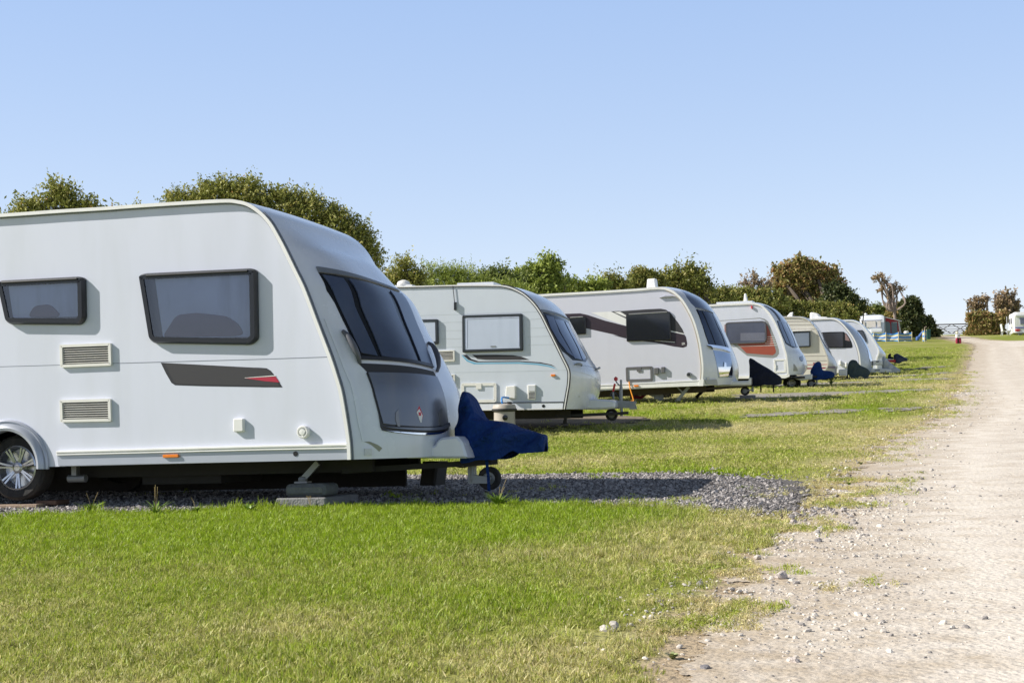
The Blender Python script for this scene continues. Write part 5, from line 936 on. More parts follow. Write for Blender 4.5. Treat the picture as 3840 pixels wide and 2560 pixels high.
for k, (pn, poly) in enumerate(pads.items()):
    P_ = np.array(poly); x0, y0 = P_.min(0) - .5; x1, y1 = P_.max(0) + .5; res = .10 if pn == 'slate' else .2; xs = np.arange(max(x0, -14), x1, res); ys = np.arange(y0, y1, res); gx_, gy_ = np.meshgrid(xs, ys); sd_ = sdf(poly, gx_, gy_)
    fc = grid_faces(len(ys), len(xs), lambda f: (sd_.ravel()[f] > -.4).any(1)); off = .008 if pn != 'slate' else .012
    me = np_mesh("gravel_pad", np.stack([gx_, gy_, zg(gx_, gy_) + off + .00025 * gy_], -1).reshape(-1, 3), fc, slate_mat if pn == 'slate' else (far_mat if pn in ('p3', 'p4', 'p5', 'p6', 'verge') else earth_mat), True); add_attr(me, "m", sd_ - (np.clip((gx_ - 1.7) / 1.2, 0, 1.3) * .55 if pn == 'slate' else 0) - (.35 if pn in ('p3', 'p4', 'p5', 'p6') else (.15 if pn == 'verge' else 0))); o = bpy.data.objects.new("gravel_pad", me); COL.objects.link(o); tag(o, kind="structure")

# ---------------------------------------------------------------- instanced ground cover
def scatter(name, P_, rot, scl, var, attrs, srcs, label=None):
    me = bpy.data.meshes.new(name); me.vertices.add(len(P_)); me.vertices.foreach_set("co", np.asarray(P_, np.float32).ravel())
    add_attr(me, "rot", rot, 'FLOAT_VECTOR'); add_attr(me, "scl", scl, 'FLOAT_VECTOR'); add_attr(me, "var", var, 'INT')
    for k, v in attrs.items(): add_attr(me, k, v)
    o = bpy.data.objects.new(name, me); COL.objects.link(o); ng = bpy.data.node_groups.new(name, 'GeometryNodeTree'); ng.interface.new_socket("Geometry", in_out='INPUT', socket_type='NodeSocketGeometry'); ng.interface.new_socket("Geometry", in_out='OUTPUT', socket_type='NodeSocketGeometry')
    n = ng.nodes; l = ng.links; gi = n.new("NodeGroupInput"); gout = n.new("NodeGroupOutput"); jn = n.new("GeometryNodeJoinGeometry")
    def na(nm, t): q = n.new("GeometryNodeInputNamedAttribute"); q.data_type = t; q.inputs[0].default_value = nm; return q
    ra = na("rot", 'FLOAT_VECTOR'); sa = na("scl", 'FLOAT_VECTOR'); va = na("var", 'INT')
    for k, s in enumerate(srcs):
        oi = n.new("GeometryNodeObjectInfo"); oi.inputs[0].default_value = s; ip = n.new("GeometryNodeInstanceOnPoints"); cmp = n.new("FunctionNodeCompare"); cmp.data_type = 'INT'; cmp.operation = 'EQUAL'; cmp.inputs[3].default_value = k
        l.new([x for x in va.outputs if x.enabled][0], cmp.inputs[2]); l.new(gi.outputs[0], ip.inputs["Points"]); l.new(cmp.outputs[0], ip.inputs["Selection"]); l.new(oi.outputs["Geometry"], ip.inputs["Instance"])
        l.new([x for x in ra.outputs if x.enabled][0], ip.inputs["Rotation"]); l.new([x for x in sa.outputs if x.enabled][0], ip.inputs["Scale"]); l.new(ip.outputs[0], jn.inputs[0])
    l.new(jn.outputs[0], gout.inputs[0]); md = o.modifiers.new("scatter", 'NODES'); md.node_group = ng; return tag(o, label, kind="stuff")
def src(name, me): return bpy.data.objects.new(name, me)
# grass material
gr = bpy.data.materials.new("grass_blade"); gr.use_nodes = True; n = gr.node_tree.nodes; l = gr.node_tree.links; n.clear(); out = n.new("ShaderNodeOutputMaterial")
a = attr_node(n, "dry", 'INSTANCER'); rp = ramp(n, [(0, G_LUSH), (.45, G_MID), (1, G_DRY)]); oi = attr_node(n, "rnd", 'INSTANCER'); ma = n.new("ShaderNodeMath"); ma.operation = 'ADD'; l.new(a.outputs["Fac"], ma.inputs[0])
ge = attr_node(n, "br"); m0 = n.new("ShaderNodeMath"); m0.operation = 'MULTIPLY_ADD'; m0.inputs[1].default_value = .7; m0.inputs[2].default_value = -.35; l.new(ge.outputs["Fac"], m0.inputs[0]); l.new(m0.outputs[0], ma.inputs[1]); l.new(ma.outputs[0], rp.inputs[0])
hs = n.new("ShaderNodeHueSaturation"); m1 = n.new("ShaderNodeMapRange"); m1.inputs[3].default_value = .7; m1.inputs[4].default_value = 1.35; l.new(oi.outputs["Fac"], m1.inputs[0]); l.new(m1.outputs[0], hs.inputs["Value"]); l.new(rp.outputs[0], hs.inputs["Color"])
df = n.new("ShaderNodeBsdfDiffuse"); tl = n.new("ShaderNodeBsdfTranslucent"); gl = n.new("ShaderNodeBsdfGlossy"); gl.inputs["Roughness"].default_value = .5; gl.inputs[0].default_value = (.9, .95, .85, 1); l.new(hs.outputs[0], df.inputs[0]); l.new(hs.outputs[0], tl.inputs[0]); mxs = n.new("ShaderNodeMixShader"); mxs.inputs[0].default_value = .42; l.new(df.outputs[0], mxs.inputs[1]); l.new(tl.outputs[0], mxs.inputs[2])
mx2 = n.new("ShaderNodeMixShader"); mx2.inputs[0].default_value = .03; l.new(mxs.outputs[0], mx2.inputs[1]); l.new(gl.outputs[0], mx2.inputs[2]); l.new(mx2.outputs[0], out.inputs[0])
def tuft(seed, nb=16, rad=.03, h=.04, wd=.0022, lean=.6):
    r = np.random.default_rng(seed); V = []; Fq = []; br = []
    for i in range(nb):
        a = r.uniform(0, 6.28); rr = rad * math.sqrt(r.random()); bx, by = rr * math.cos(a), rr * math.sin(a); la = r.uniform(0, 6.28); ln = r.uniform(.1, 1) * lean; H = h * r.uniform(.5, 1.15); wv = wd * r.uniform(.7, 1.3); o = len(V); q = r.random()
        sx, sy = -math.sin(la + r.uniform(-.8, .8)), math.cos(la)
        for k, (t, ww) in enumerate(((0, 1), (.45, .9), (.8, .6), (1, .12))):
            d = ln * H * t ** 1.8; z = H * t * (1 - .25 * ln * t); x = bx + d * math.cos(la); y = by + d * math.sin(la); V += [(x - sx * wv * ww, y - sy * wv * ww, z), (x + sx * wv * ww, y + sy * wv * ww, z)]; br += [q, q]
        for k in range(3): Fq.append((o + 2 * k, o + 2 * k + 1, o + 2 * k + 3, o + 2 * k + 2))
    me = np_mesh("tuft", V, Fq, gr, True); add_attr(me, "br", br); return me
tufts = [src("grass_tuft", tuft(11 + k, 16, .035, .036, .0021, .9)) for k in range(4)]; wide = [src("grass_tuft", tuft(31 + k, 26, .13, .045, .0065, .9)) for k in range(3)]
def grasspts(y0, y1, dens, wide_=.37, seed=0):
    r = np.random.default_rng(seed); A = 0; N = int(dens * (wide_ * (y1 ** 2 - y0 ** 2) + 2.0 * (y1 - y0))); y = np.sqrt(r.uniform(y0 ** 2, y1 ** 2, N)); x = r.uniform(-1, 1, N) * (wide_ * y + 1.0); return x, y, r
ROCKP = [gp(*zI(*p))[:2] for p in ((865, 775), (938, 1285), (940, 428), (1092, 545), (1064, 580), (880, 640), (1050, 880), (1076, 972), (400, 1320), (320, 1335), (640, 1340))]
def near_rock(x, y):
    o = np.zeros(x.shape, bool)
    for a, b in ROCKP: o |= (np.abs(x - a) < .10) & (y > b - .42) & (y < b + .06)
    return o
def mask_grass(x, y, r):
    m = road_m(x, y); e = noise2(x, y, 1.6, 9, 4) - .5; keep = m < e * .7 - .02
    mb_ = (m > -.9) & (m <= 0.1); keep &= ~(mb_ & (r.random(len(x)) < .55 + .4 * np.clip((m + .9) / .9, 0, 1)) & (noise2(x, y, 2.2, 12, 3) > .47))
    sp = (m > -.1) & (m < .35) & (noise2(x, y, 2.6, 21, 3) > .68) & (r.random(len(x)) < .22); keep |= sp
    for pn, poly in pads.items():
        s = sdf(poly, x, y); jit = (noise2(x, y, 2.5, 4, 4) - .5) * .35
        if pn == 'verge': keep &= ~((s > jit) & (r.random(len(x)) < .55))
        else: keep &= ~((s > jit + (.35 if pn in ('p3', 'p4', 'p5', 'p6') else 0)) & ~((noise2(x, y, 1.5, 8, 3) > .70) & (r.random(len(x)) < .35)))
    return keep & ~near_rock(x, y)
zones = [(4.2, 8.5, 1250, tufts, 1.0, .40), (8.5, 13.2, 800, tufts, 1.25, .40), (13.2, 27, 85, wide, .75, .38), (27, 52, 26, wide, 1.0, .37), (52, 110, 5.5, wide, 1.5, .36)]
for zi, (y0, y1, dn, ss, sc0, wd_) in enumerate(zones):
    x, y, r = grasspts(y0, y1, dn, wd_, zi + 40); k = mask_grass(x, y, r); x, y = x[k], y[k]; N = len(x); d = np.clip(dryness(x, y) + r.normal(0, .06, N), 0, 1)
    nearpad = np.zeros(N)
    for pn in ('slate', 'p3', 'earth'): nearpad = np.maximum(nearpad, np.exp(-(sdf(pads[pn], x, y) / .13) ** 2))
    hgt = sc0 * (1.0 - .42 * d) * r.uniform(.7, 1.3, N) * (1 + nearpad * r.uniform(0, 1.3, N)) * (.75 + .6 * noise2(x, y, 3., 2, 2)); s = np.stack([np.full(N, sc0), np.full(N, sc0), hgt], 1)
    rot = np.stack([r.normal(0, .3, N), r.normal(0, .3, N), r.uniform(0, 6.28, N)], 1)
    scatter("grass", np.stack([x, y, zg(x, y) - .003], 1), rot, s, r.integers(0, len(ss), N), {"dry": d, "rnd": r.random(N)}, ss); print("grass", zi, N)
# dry straw and thin grass on the trodden verge
r = np.random.default_rng(91); N = 46000; y = np.where(r.random(N) < .6, r.uniform(4.2, 16, N), r.uniform(14, 60, N)); m_ = r.normal(-.02, .34, N); x = xL(y) + m_; pt_ = noise2(x, y * 1.0, 1.7, 55, 4); kp = (pt_ > .54 + .16 * np.abs(m_)) & (r.random(N) < .5) & (m_ < .8) & ~near_rock(x, y) & (x < .42 * y); x, y, pt_ = x[kp], y[kp], pt_[kp]; N = len(x)
s0 = .8 + .02 * y; scatter("verge_straw", np.stack([x, y, zg(x, y)], 1), np.stack([r.normal(0, .5, N), r.normal(0, .5, N), r.uniform(0, 6.28, N)], 1), np.stack([s0 * 1.2, s0 * 1.2, s0 * r.uniform(.25, .55, N)], 1), r.integers(0, 4, N), {"dry": np.clip(1.15 - (pt_ > .66) * .75 + r.normal(0, .15, N), 0, 1.2), "rnd": r.random(N)}, tufts, "dry straw-coloured grass trodden flat along the edge of the track")
# chips and pebbles
def stone_mesh(seed, mat, flat=.45, ang=.35, sub=1):
    bm = bmesh.new(); bmesh.ops.create_icosphere(bm, subdivisions=sub, radius=1); r = random.Random(seed)
    for v in bm.verts: v.co *= 1 + r.uniform(-ang, ang) * .6; v.co.z *= flat; v.co.y *= .72
    me = bpy.data.meshes.new("stone"); bm.to_mesh(me); bm.free(); me.materials.append(mat); return me
def stonemat(name, c0, c1, rough=.85):
    m = bpy.data.materials.new(name); m.use_nodes = True; n = m.node_tree.nodes; l = m.node_tree.links; b = n["Principled BSDF"]; b.inputs["Roughness"].default_value = rough; a = attr_node(n, "rnd", 'INSTANCER'); r = ramp(n, [(0, c0), (1, c1)]); l.new(a.outputs["Fac"], r.inputs[0]); l.new(r.outputs[0], b.inputs["Base Color"]); return m
chipm = stonemat("slate_chip", (.085, .075, .072), (.50, .465, .45), .75); pebm = stonemat("pebble", (.26, .24, .23), (.80, .74, .66))
chips = [src("chip", stone_mesh(k, chipm, .35, .5)) for k in range(4)]; pebs = [src("pebble", stone_mesh(20 + k, pebm, .5, .3)) for k in range(4)]
r = np.random.default_rng(5); P_ = np.array(pads['slate']); N = 95000; x = r.uniform(-5.5, P_[:, 0].max() + 1.4, N); y = r.uniform(P_[:, 1].min() - .4, P_[:, 1].max() + .4, N); s = sdf(pads['slate'], x, y); kp = (s > (noise2(x, y, 2.5, 4, 4) - .5) * .35 - .02 - 1.0 * np.clip((x - 1.0) * .7, 0, 1) * r.random(N) ** 2.) & (r.random(N) < np.clip(1.15 - (x - .9) / 1.7, .04, 1)); x, y = x[kp], y[kp]; N = len(x); sc_ = r.gamma(4, .0025, N) + .0045
scatter("slate_gravel", np.stack([x, y, zg(x, y) + .012 + .00025 * y + sc_ * .12], 1), np.stack([r.normal(0, .5, N), r.normal(0, .5, N), r.uniform(0, 6.28, N)], 1), np.stack([sc_] * 3, 1), r.integers(0, 4, N), {"rnd": r.random(N)}, chips, "loose grey slate chips covering the parking pad beside the nearest caravan"); print("chips", N)
r = np.random.default_rng(6); N = 60000; y = np.sqrt(r.uniform(16, 38 ** 2, N)); y = np.where(r.random(N) < .5, r.uniform(4.2, 14, N), y); x = xL(y) - .8 + r.random(N) ** 1.25 * 5.; e = noise2(x, y, 1.2, 31, 4); m_ = road_m(x, y); pr_ = (np.exp(-((m_ - .25) / .6) ** 2) * .9 + .17) * (1 - .75 * np.exp(-((x - xL(y) - 1.25) / .3) ** 2) - .75 * np.exp(-((x - xL(y) - 2.9) / .33) ** 2)); kp = (r.random(N) < pr_ * np.clip((e - .3) * 3, .1, 1)) & (x < .40 * y + .9) & (m_ > -.35 + (noise2(x, y, 2.4, 77, 3) - .5) * .8); x, y = x[kp], y[kp]; N = len(x); sc_ = (r.gamma(1.1, .0034, N) + .0024).clip(0, .03) * (1 + .02 * y)
scatter("track_pebbles", np.stack([x, y, zg(x, y) + .004 + sc_ * .2], 1), np.stack([r.normal(0, .3, N), r.normal(0, .3, N), r.uniform(0, 6.28, N)], 1), np.stack([sc_] * 3, 1), r.integers(0, 4, N), {"rnd": r.random(N)}, pebs, "small pale pebbles scattered over the beige track"); print("pebbles", N)
# individual rocks
rockm = M("rock_pale", (.55, .49, .45), .9, var=.2, scale=30, bump=.6, bscale=60); rockd = M("rock_dark", (.20, .19, .20), .85, var=.25, scale=30, bump=.6, bscale=60)
def rock(px, py, wpx, flat, mat, label, seed):
    g = gp(px, py); s = wpx / 2 * (g[1]) / F; me = stone_mesh(seed, mat, flat, .28, 2); o = bpy.data.objects.new("rock", me); COL.objects.link(o)
    for v in me.vertices: v.co = v.co * s; v.co.z += s * flat * .55
    me.polygons.foreach_set("use_smooth", [False] * len(me.polygons)); o.location = (g[0], g[1], g[2]); o.rotation_euler.z = seed * 1.3; return tag(o, label, "rock", "rocks along the track edge")
for k, (p, wv, fl_, mt, lb) in enumerate([((865, 775), 68, .82, rockm, "large rounded pinkish rock on bare ground between the lawn and the track"), ((938, 1285), 72, .55, rockm, "large angular pale rock near the bottom of the photo, at the track edge"), ((940, 428), 32, .8, rockm, "upright pale stone where the slate pad meets the lawn corner"),
        ((1092, 545), 50, .5, rockd, "dark flat rock among dry grass up the track edge from the pinkish one"), ((1064, 580), 30, .6, rockm, "small white stone just below the dark flat rock"), ((880, 640), 40, .5, rockm, "pale flat stone lying in dry grass at the lawn edge"),
        ((1050, 880), 42, .45, rockm, "pale wedge of stone below and right of the large pinkish rock"), ((1076, 972), 32, .6, rockm, "whitish cube-like stone in the middle of the track edge"), ((400, 1320), 66, .4, rockd, "dark flat slate rock at the bottom left edge of the track"), ((320, 1335), 60, .3, rockm, "pale flat slab lying left against the dark slate rock"), ((640, 1340), 36, .5, rockm, "small pale stone at the bottom of the photo left of the angular rock"), ((1615, 808), 40, .3, rockd, "dark clod lying alone out on the pale track")]):
    rock(*zI(*p), 1.35 * wv / 1.633, fl_, mt, lb, k + 3)
# taller weeds at the pad edge
weedm = M("weed_green", (.16, .26, .02), .5, var=.25); weedd = M("weed_dark", (.07, .12, .03), .5, var=.3); stalkm = M("weed_straw", (.40, .30, .14), .8)
def weed(px, py, n_, h, mat, label, seed, stalks=0, broad=False, name="grass_clump", cat="grass clump"):
    g = gp(px, py); r = random.Random(seed); mb = MB()
    for i in range(n_):
        a = r.uniform(0, 6.28); H = h * r.uniform(.5, 1); ln = r.uniform(.3, 1.1) * H; wv = ((.016 if h > .12 else .009) if broad else .0058) * r.uniform(.7, 1.3); P = []
        for t in (0, .3, .6, .85, 1): P.append(np.array([math.cos(a) * ln * t ** 1.5 + r.uniform(-.002, .002), math.sin(a) * ln * t ** 1.5, H * (t - .35 * t * t)]))
        sd_ = np.array([-math.sin(a), math.cos(a), 0]); W_ = (.25, .8, 1, .7, .1) if broad else (1, .9, .8, .5, .1); mb.grid([[p - sd_ * wv * q, p + sd_ * wv * q] for p, q in zip(P, W_)])
    o = mb.build(name, mat, smooth=True, loc=tuple(g))
    if stalks:
        mb = MB()
        for i in range(stalks): a = r.uniform(0, 6.28); H = h * r.uniform(.9, 1.35); mb.tube([(0, 0, 0), (math.cos(a) * H * .12, math.sin(a) * H * .1, H * .6), (math.cos(a) * H * .3, math.sin(a) * .1 * H, H)], [.001, .0008, .0016], 4)
        mb.build("seed_stalks", stalkm, o)
    return tag(o, label, cat, None)
weed(*zC(770, 1410), 90, .17, weedm, "bright tall grass clump at the lawn edge right of the caravan wheel", 1, 2); weed(*zC(1310, 1425), 34, .21, weedm, "spiky bright grass clump standing alone against the shade under the nearest caravan", 2, 3); weed(*zC(1650, 1408), 60, .11, weedm, "loose grass clump between the spiky clump and the broad-leaved weed", 3, 2)
weed(*zC(2085, 1398), 9, .14, M("dock_leaf", (.22, .34, .05), .4, var=.2), "small broad-leaved weed at the lawn edge left of the concrete block", 4, 0, True, "dock_plant", "weed"); weed(*zD(520, 1200), 18, .10, weedm, "grass sprouting in front of the concrete block with dry seed stalks", 5, 5); weed(*zD(1900, 1190), 110, .2, weedm, "bright grass clump at the lawn edge below the blue hitch cover", 6, 4)
weed(*zR(820, 985), 34, .07, M("weed_grey_green", (.22, .27, .11), .6, var=.2), "dark broad-leaved weeds where the lawn meets the track beyond the slate pad", 7, 0, True, "dock_plant", "weed"); weed(*zK(715, 1490), 60, .40, weedd, "dark bushy weed on the grass in front of the beige caravan", 8, 3); weed(*zI(200, 1260), 30, .04, M("plantain", (.34, .38, .17), .5), "pale flat broad-leaved weed at the bottom edge of the lawn", 9, 0, True, "plantain_plant", "weed")
weed(*zI(640, 218), 50, .05, weedm, "yellowish grass clump growing in the slate gravel", 10); weed(*zI(1280, 195), 40, .05, weedm, "thin grass clump where the slate gravel fades into the track", 11)

# ================================================================== TREES AND HEDGES
def leafmat(name, cols, tr_=.3):
    m = bpy.data.materials.new(name); m.use_nodes = True; n = m.node_tree.nodes; l = m.node_tree.links; n.clear(); out = n.new("ShaderNodeOutputMaterial"); a = attr_node(n, "rnd"); r = ramp(n, cols); l.new(a.outputs["Fac"], r.inputs[0])
    df = n.new("ShaderNodeBsdfPrincipled"); df.inputs["Roughness"].default_value = .5; df.inputs["Specular IOR Level"].default_value = .35; tl = n.new("ShaderNodeBsdfTranslucent"); l.new(r.outputs[0], df.inputs["Base Color"]); l.new(r.outputs[0], tl.inputs[0]); mx = n.new("ShaderNodeMixShader"); mx.inputs[0].default_value = tr_; l.new(df.outputs[0], mx.inputs[1]); l.new(tl.outputs[0], mx.inputs[2]); l.new(mx.outputs[0], out.inputs[0]); return m
LM = {'holly': leafmat("leaf_olive", [(0, (0.130, 0.147, 0.033)), (.5, (0.295, 0.313, 0.071)), (.8, (0.519, 0.496, 0.165)), (.93, (0.543, 0.448, 0.153)), (1, (0.590, 0.283, 0.071))]),
      'bright': leafmat("leaf_bright", [(0, (0.165, 0.212, 0.041)), (.5, (0.319, 0.389, 0.077)), (1, (0.496, 0.543, 0.142))]), 'green': leafmat("leaf_green", [(0, (0.106, 0.153, 0.041)), (.6, (0.212, 0.260, 0.071)), (1, (0.354, 0.354, 0.118))]),
      'autumn': leafmat("leaf_autumn", [(0, (0.142, 0.153, 0.041)), (.35, (0.295, 0.283, 0.083)), (.7, (0.425, 0.295, 0.130)), (1, (0.531, 0.295, 0.177))]), 'rust': leafmat("leaf_rust", [(0, (0.201, 0.177, 0.094)), (.5, (0.378, 0.283, 0.177)), (1, (0.543, 0.401, 0.283))]),
      'dark': leafmat("leaf_dark", [(0, (0.041, 0.059, 0.026)), (.6, (0.094, 0.118, 0.041)), (1, (0.236, 0.212, 0.094))]), 'hedge': leafmat("leaf_hedge", [(0, (0.118, 0.142, 0.035)), (.5, (0.260, 0.283, 0.065)), (.85, (0.401, 0.354, 0.118)), (1, (0.472, 0.295, 0.118))])}
bark = M("bark", (.12, .095, .075), .9, var=.35, scale=8, bump=.5, bscale=20); barkp = M("bark_pale", (.28, .22, .19), .9, var=.3, scale=8)
def tree(name, label, cat, D, blobs, mat, nleaf, leaf, base, seed, twig=.35, lpt=11, thick=.09, shell=.55, bare=0, barkm=None, elong=2.2, depthk=.85, group="hedge trees and bushes", upb=.5, gnd=True, dens=.46):
    r = np.random.default_rng(seed); nleaf = int(nleaf * dens); bx, by = base; g = pt(bx, by, D); g[2] = zg(g[0], g[1]) - .05; mpp = D / F
    leaf = leaf * 1.22
    rb = random.Random(seed * 7 + 1); blobs = list(blobs) + [(b[0] + rb.uniform(-1, 1) * b[2] * .85, b[1] - rb.uniform(-.3, .72) * b[3], b[2] * rb.uniform(.3, .5), b[3] * rb.uniform(.3, .5)) for b in blobs for _ in (0, 1)]; C = np.array([pt(b[0], b[1], D) + fwd * (b[4] if len(b) > 4 else 0) for b in blobs]); Rr = np.array([(b[2] * mpp, (b[2] + b[3]) / 2 * mpp * depthk, b[3] * mpp) for b in blobs]); Rr = np.maximum(Rr - twig * .62, Rr * .45); vol = Rr[:, 0] * Rr[:, 2] + .15 * Rr[:, 0] * Rr[:, 1]; pick = r.choice(len(C), nleaf // lpt, p=vol / vol.sum())
    d = r.normal(size=(len(pick), 3)); d[:, 2] += .25; d /= np.linalg.norm(d, axis=1)[:, None]; lump = .90 + .26 * np.sin(d[:, 0] * 5 + pick * 1.7 + seed) * np.cos(d[:, 2] * 6 + pick) + .1 * np.sin(d[:, 1] * 11 + d[:, 2] * 9); rad = (shell + (1 - shell) * r.random(len(pick)) ** .6) * lump
    P0 = C[pick] + d * rad[:, None] * Rr[pick]; P0[:, 2] = np.maximum(P0[:, 2], zg(P0[:, 0], P0[:, 1]) + .05)
    td = d * .8 + r.normal(size=d.shape) * .45; td[:, 2] += upb; td /= np.linalg.norm(td, axis=1)[:, None]; tl = twig * r.uniform(.4, 1.2, len(pick)) * np.where(r.random(len(pick)) < .06, 1.7, 1.0)
    t = (np.arange(lpt) + .5) / lpt; Pc = P0[:, None] + td[:, None] * (tl[:, None] * t[None])[..., None] + r.normal(size=(len(pick), lpt, 3)) * leaf * .38
    N = len(pick) * lpt; Pc = Pc.reshape(-1, 3); a = np.repeat(td, lpt, 0) * .7 + r.normal(size=(N, 3)) * .8; a /= np.linalg.norm(a, axis=1)[:, None]; q = r.normal(size=(N, 3)); b = np.cross(a, q); b /= np.linalg.norm(b, axis=1)[:, None]; L_ = leaf * r.uniform(.6, 1.3, N)[:, None]; W_ = L_ / elong; nn = np.cross(a, b)
    V = np.stack([Pc - a * L_ * .5, Pc + b * W_ * .5 + nn * W_ * .15, Pc + a * L_ * .5, Pc - b * W_ * .5 + nn * W_ * .15], 1).reshape(-1, 3) - g; F_ = np.arange(N * 4).reshape(-1, 4)
    root = empty(name, g, label, cat, group); me = np_mesh("crown", V, F_, mat); clump = np.repeat(r.random(len(pick)), lpt); sun_ = 0; rn = np.repeat(np.clip(clump * .55 + r.random(N) * .45 + 0, 0, 1), 4); add_attr(me, "rnd", rn); cr = bpy.data.objects.new("crown", me); COL.objects.link(cr); cr.parent = root
    mb = MB(); H = max(c[2] for c in C) - g[2]; bk = barkm or bark; fork = np.array([0, 0, min(.45 * H, 1.2 if gnd else .5 * H)]); mb.tube([(0, 0, 0), fork * .5 + np.array([.03, .02, 0]) * H * .3, fork], [thick, thick * .85, thick * .75], 8)
    for i, c in enumerate(C):
        e = c - g; mid = fork * .5 + e * .5 + r.normal(size=3) * .08 * H; pth = smooth_path([fork, mid, e], 4); mb.tube(pth, np.linspace(thick * .6, thick * .22, len(pth)), 6)
        for k in range(5 + bare):
            dd = r.normal(size=3); dd[2] = abs(dd[2]) * (1 if bare else .5); dd /= np.linalg.norm(dd); s0 = pth[int(len(pth) * r.uniform(.45, .95))]; e2 = e + dd * Rr[i] * r.uniform(.6, 1.02); md = (s0 + e2) / 2 + r.normal(size=3) * .12 * Rr[i].mean(); mb.tube([s0, md, e2], [thick * .22, thick * .13, thick * .05], 5)
            if bare:
                for q_ in range(3): s1 = md * .5 + e2 * .5 if q_ else md; e3 = s1 + (r.normal(size=3) * .3 + dd * .5) * Rr[i].mean() * .6; mb.tube([s1, (s1 + e3) / 2 + r.normal(size=3) * .03, e3], [thick * .09, thick * .06, thick * .03], 4)
    mb.build("trunk", bk, root, smooth=True); return root
T = zT
tree("bush", "small olive-green bush showing over the roof at the far left", "bush", 30, [(*T(350, 240), 76, 84), (*T(180, 300), 89, 62), (*T(480, 300), 71, 66), (*T(330, 480), 186, 117), (*T(60, 340), 64, 43)], LM['holly'], 52000, .065, (230, 1000), 1, twig=.30)
tree("bush", "thin leafy sprigs of a bush just clearing the nearest caravan's roof", "bush", 31, [(*T(640, 300), 35, 30), (*T(745, 300), 24, 29), (*T(700, 480), 97, 110)], LM['holly'], 7000, .065, (480, 1000), 2, twig=.30)
tree("large_bush", "large rounded olive-green bush rising behind the nearest caravan", "bush", 40, [(*T(1000, 240), 81, 67), (*T(1180, 230), 104, 89), (*T(1350, 205), 104, 89), (*T(1530, 280), 105, 103), (*T(1700, 320), 105, 95), (*T(1850, 370), 89, 95), (*T(1960, 460), 81, 103), (*T(2050, 580), 60, 103), (*T(1500, 600), 341, 191)], LM['holly'], 205000, .072, (1050, 1200), 3, twig=.34, thick=.12)
tree("bush", "loose olive bush with upright sprigs at the right foot of the large bush", "bush", 42, [(*T(2230, 600), 48, 54), (*T(2170, 680), 64, 58), (*T(2290, 680), 64, 51), (*T(2230, 800), 105, 88)], LM['holly'], 26000, .07, (1520, 1150), 4, twig=.42, upb=.9)
tree("hedge", "feathery light green hedge behind the second caravan", "hedge", 50, [(*zE(300, 352), 70, 60), (*zE(440, 352), 75, 65), (*zE(580, 367), 75, 62), (*zE(700, 392), 60, 52), (*zE(150, 442), 90, 80), (*zE(450, 502), 300, 80)], LM['bright'], 70000, .085, (1750, 1180), 5, twig=.45, upb=1.1, elong=4)
tree("bush", "mid-green leafy bushes between the feathery hedge and the small ash tree", "bush", 51, [(*zE(790, 352), 50, 62), (*zE(880, 372), 50, 60), (*zE(960, 402), 60, 60), (*zE(850, 482), 110, 70)], LM['green'], 28000, .09, (1880, 1180), 6)
tree("ash_tree", "small fresh green tree with a rounded top above the hedge", "tree", 52, [(*zE(1240, 212), 32, 32), (*zE(1210, 272), 38, 38), (*zE(1300, 247), 24, 30), (*zE(1250, 342), 50, 42), (*zE(1170, 372), 55, 45), (*zE(1100, 322), 48, 42), (*zE(1010, 342), 40, 48), (*zE(1320, 402), 40, 34), (*zE(1150, 452), 130, 40)], LM['bright'], 40000, .10, (2040, 1180), 7, shell=.35, elong=1.8)
tree("bush", "bright yellow-green bush low down right of the small ash tree", "bush", 53, [(*zE(1440, 412), 34, 34), (*zE(1500, 442), 30, 28), (*zE(1420, 472), 60, 35), (*zF(560, 350), 40, 22), (*zF(650, 345), 40, 22)], LM['bright'], 18000, .10, (2150, 1160), 8)
tree("hedge", "low scrubby hedge of upright shoots behind the third caravan's roof", "hedge", 60, [(*zF(780, 330), 32, 32), (*zF(720, 350), 40, 25), (*zF(860, 345), 35, 25), (*zF(760, 400), 90, 30)], LM['hedge'], 14000, .10, (2300, 1160), 9, twig=.5, upb=1.2)
tree("bush", "brownish-green bush left of the white roof chimney", "bush", 61, [(*zF(1000, 280), 34, 40), (*zF(1080, 265), 34, 42), (*zF(1160, 250), 36, 36), (*zF(1080, 340), 85, 40)], LM['hedge'], 20000, .11, (2410, 1150), 10, shell=.4)
tree("bush", "airy bush with rusty leaf sprays right of the white roof chimney", "bush", 62, [(*zF(1370, 200), 18, 16), (*zF(1540, 190), 24, 26), (*zF(1440, 265), 46, 30), (*zF(1330, 290), 40, 28), (*zF(1580, 290), 40, 44), (*zF(1640, 350), 38, 36), (*zF(1500, 360), 100, 40)], LM['hedge'], 24000, .12, (2570, 1150), 11, shell=.3, bare=2, twig=.5)
tree("hedge", "low hedge dipping to the sky right of the airy bush", "hedge", 72, [(*zG(150, 440), 34, 30), (*zG(250, 440), 40, 34), (*zG(330, 420), 36, 26), (*zG(180, 510), 80, 30)], LM['hedge'], 16000, .12, (2670, 1180), 12, twig=.5)
tree("hedge", "thick olive and brown hedge behind the fourth caravan's roof", "hedge", 76, [(*zG(420, 430), 50, 28), (*zG(540, 430), 50, 26), (*zG(660, 430), 50, 28), (*zG(760, 460), 50, 30), (*zG(560, 510), 150, 35)], LM['hedge'], 36000, .13, (2830, 1180), 13)
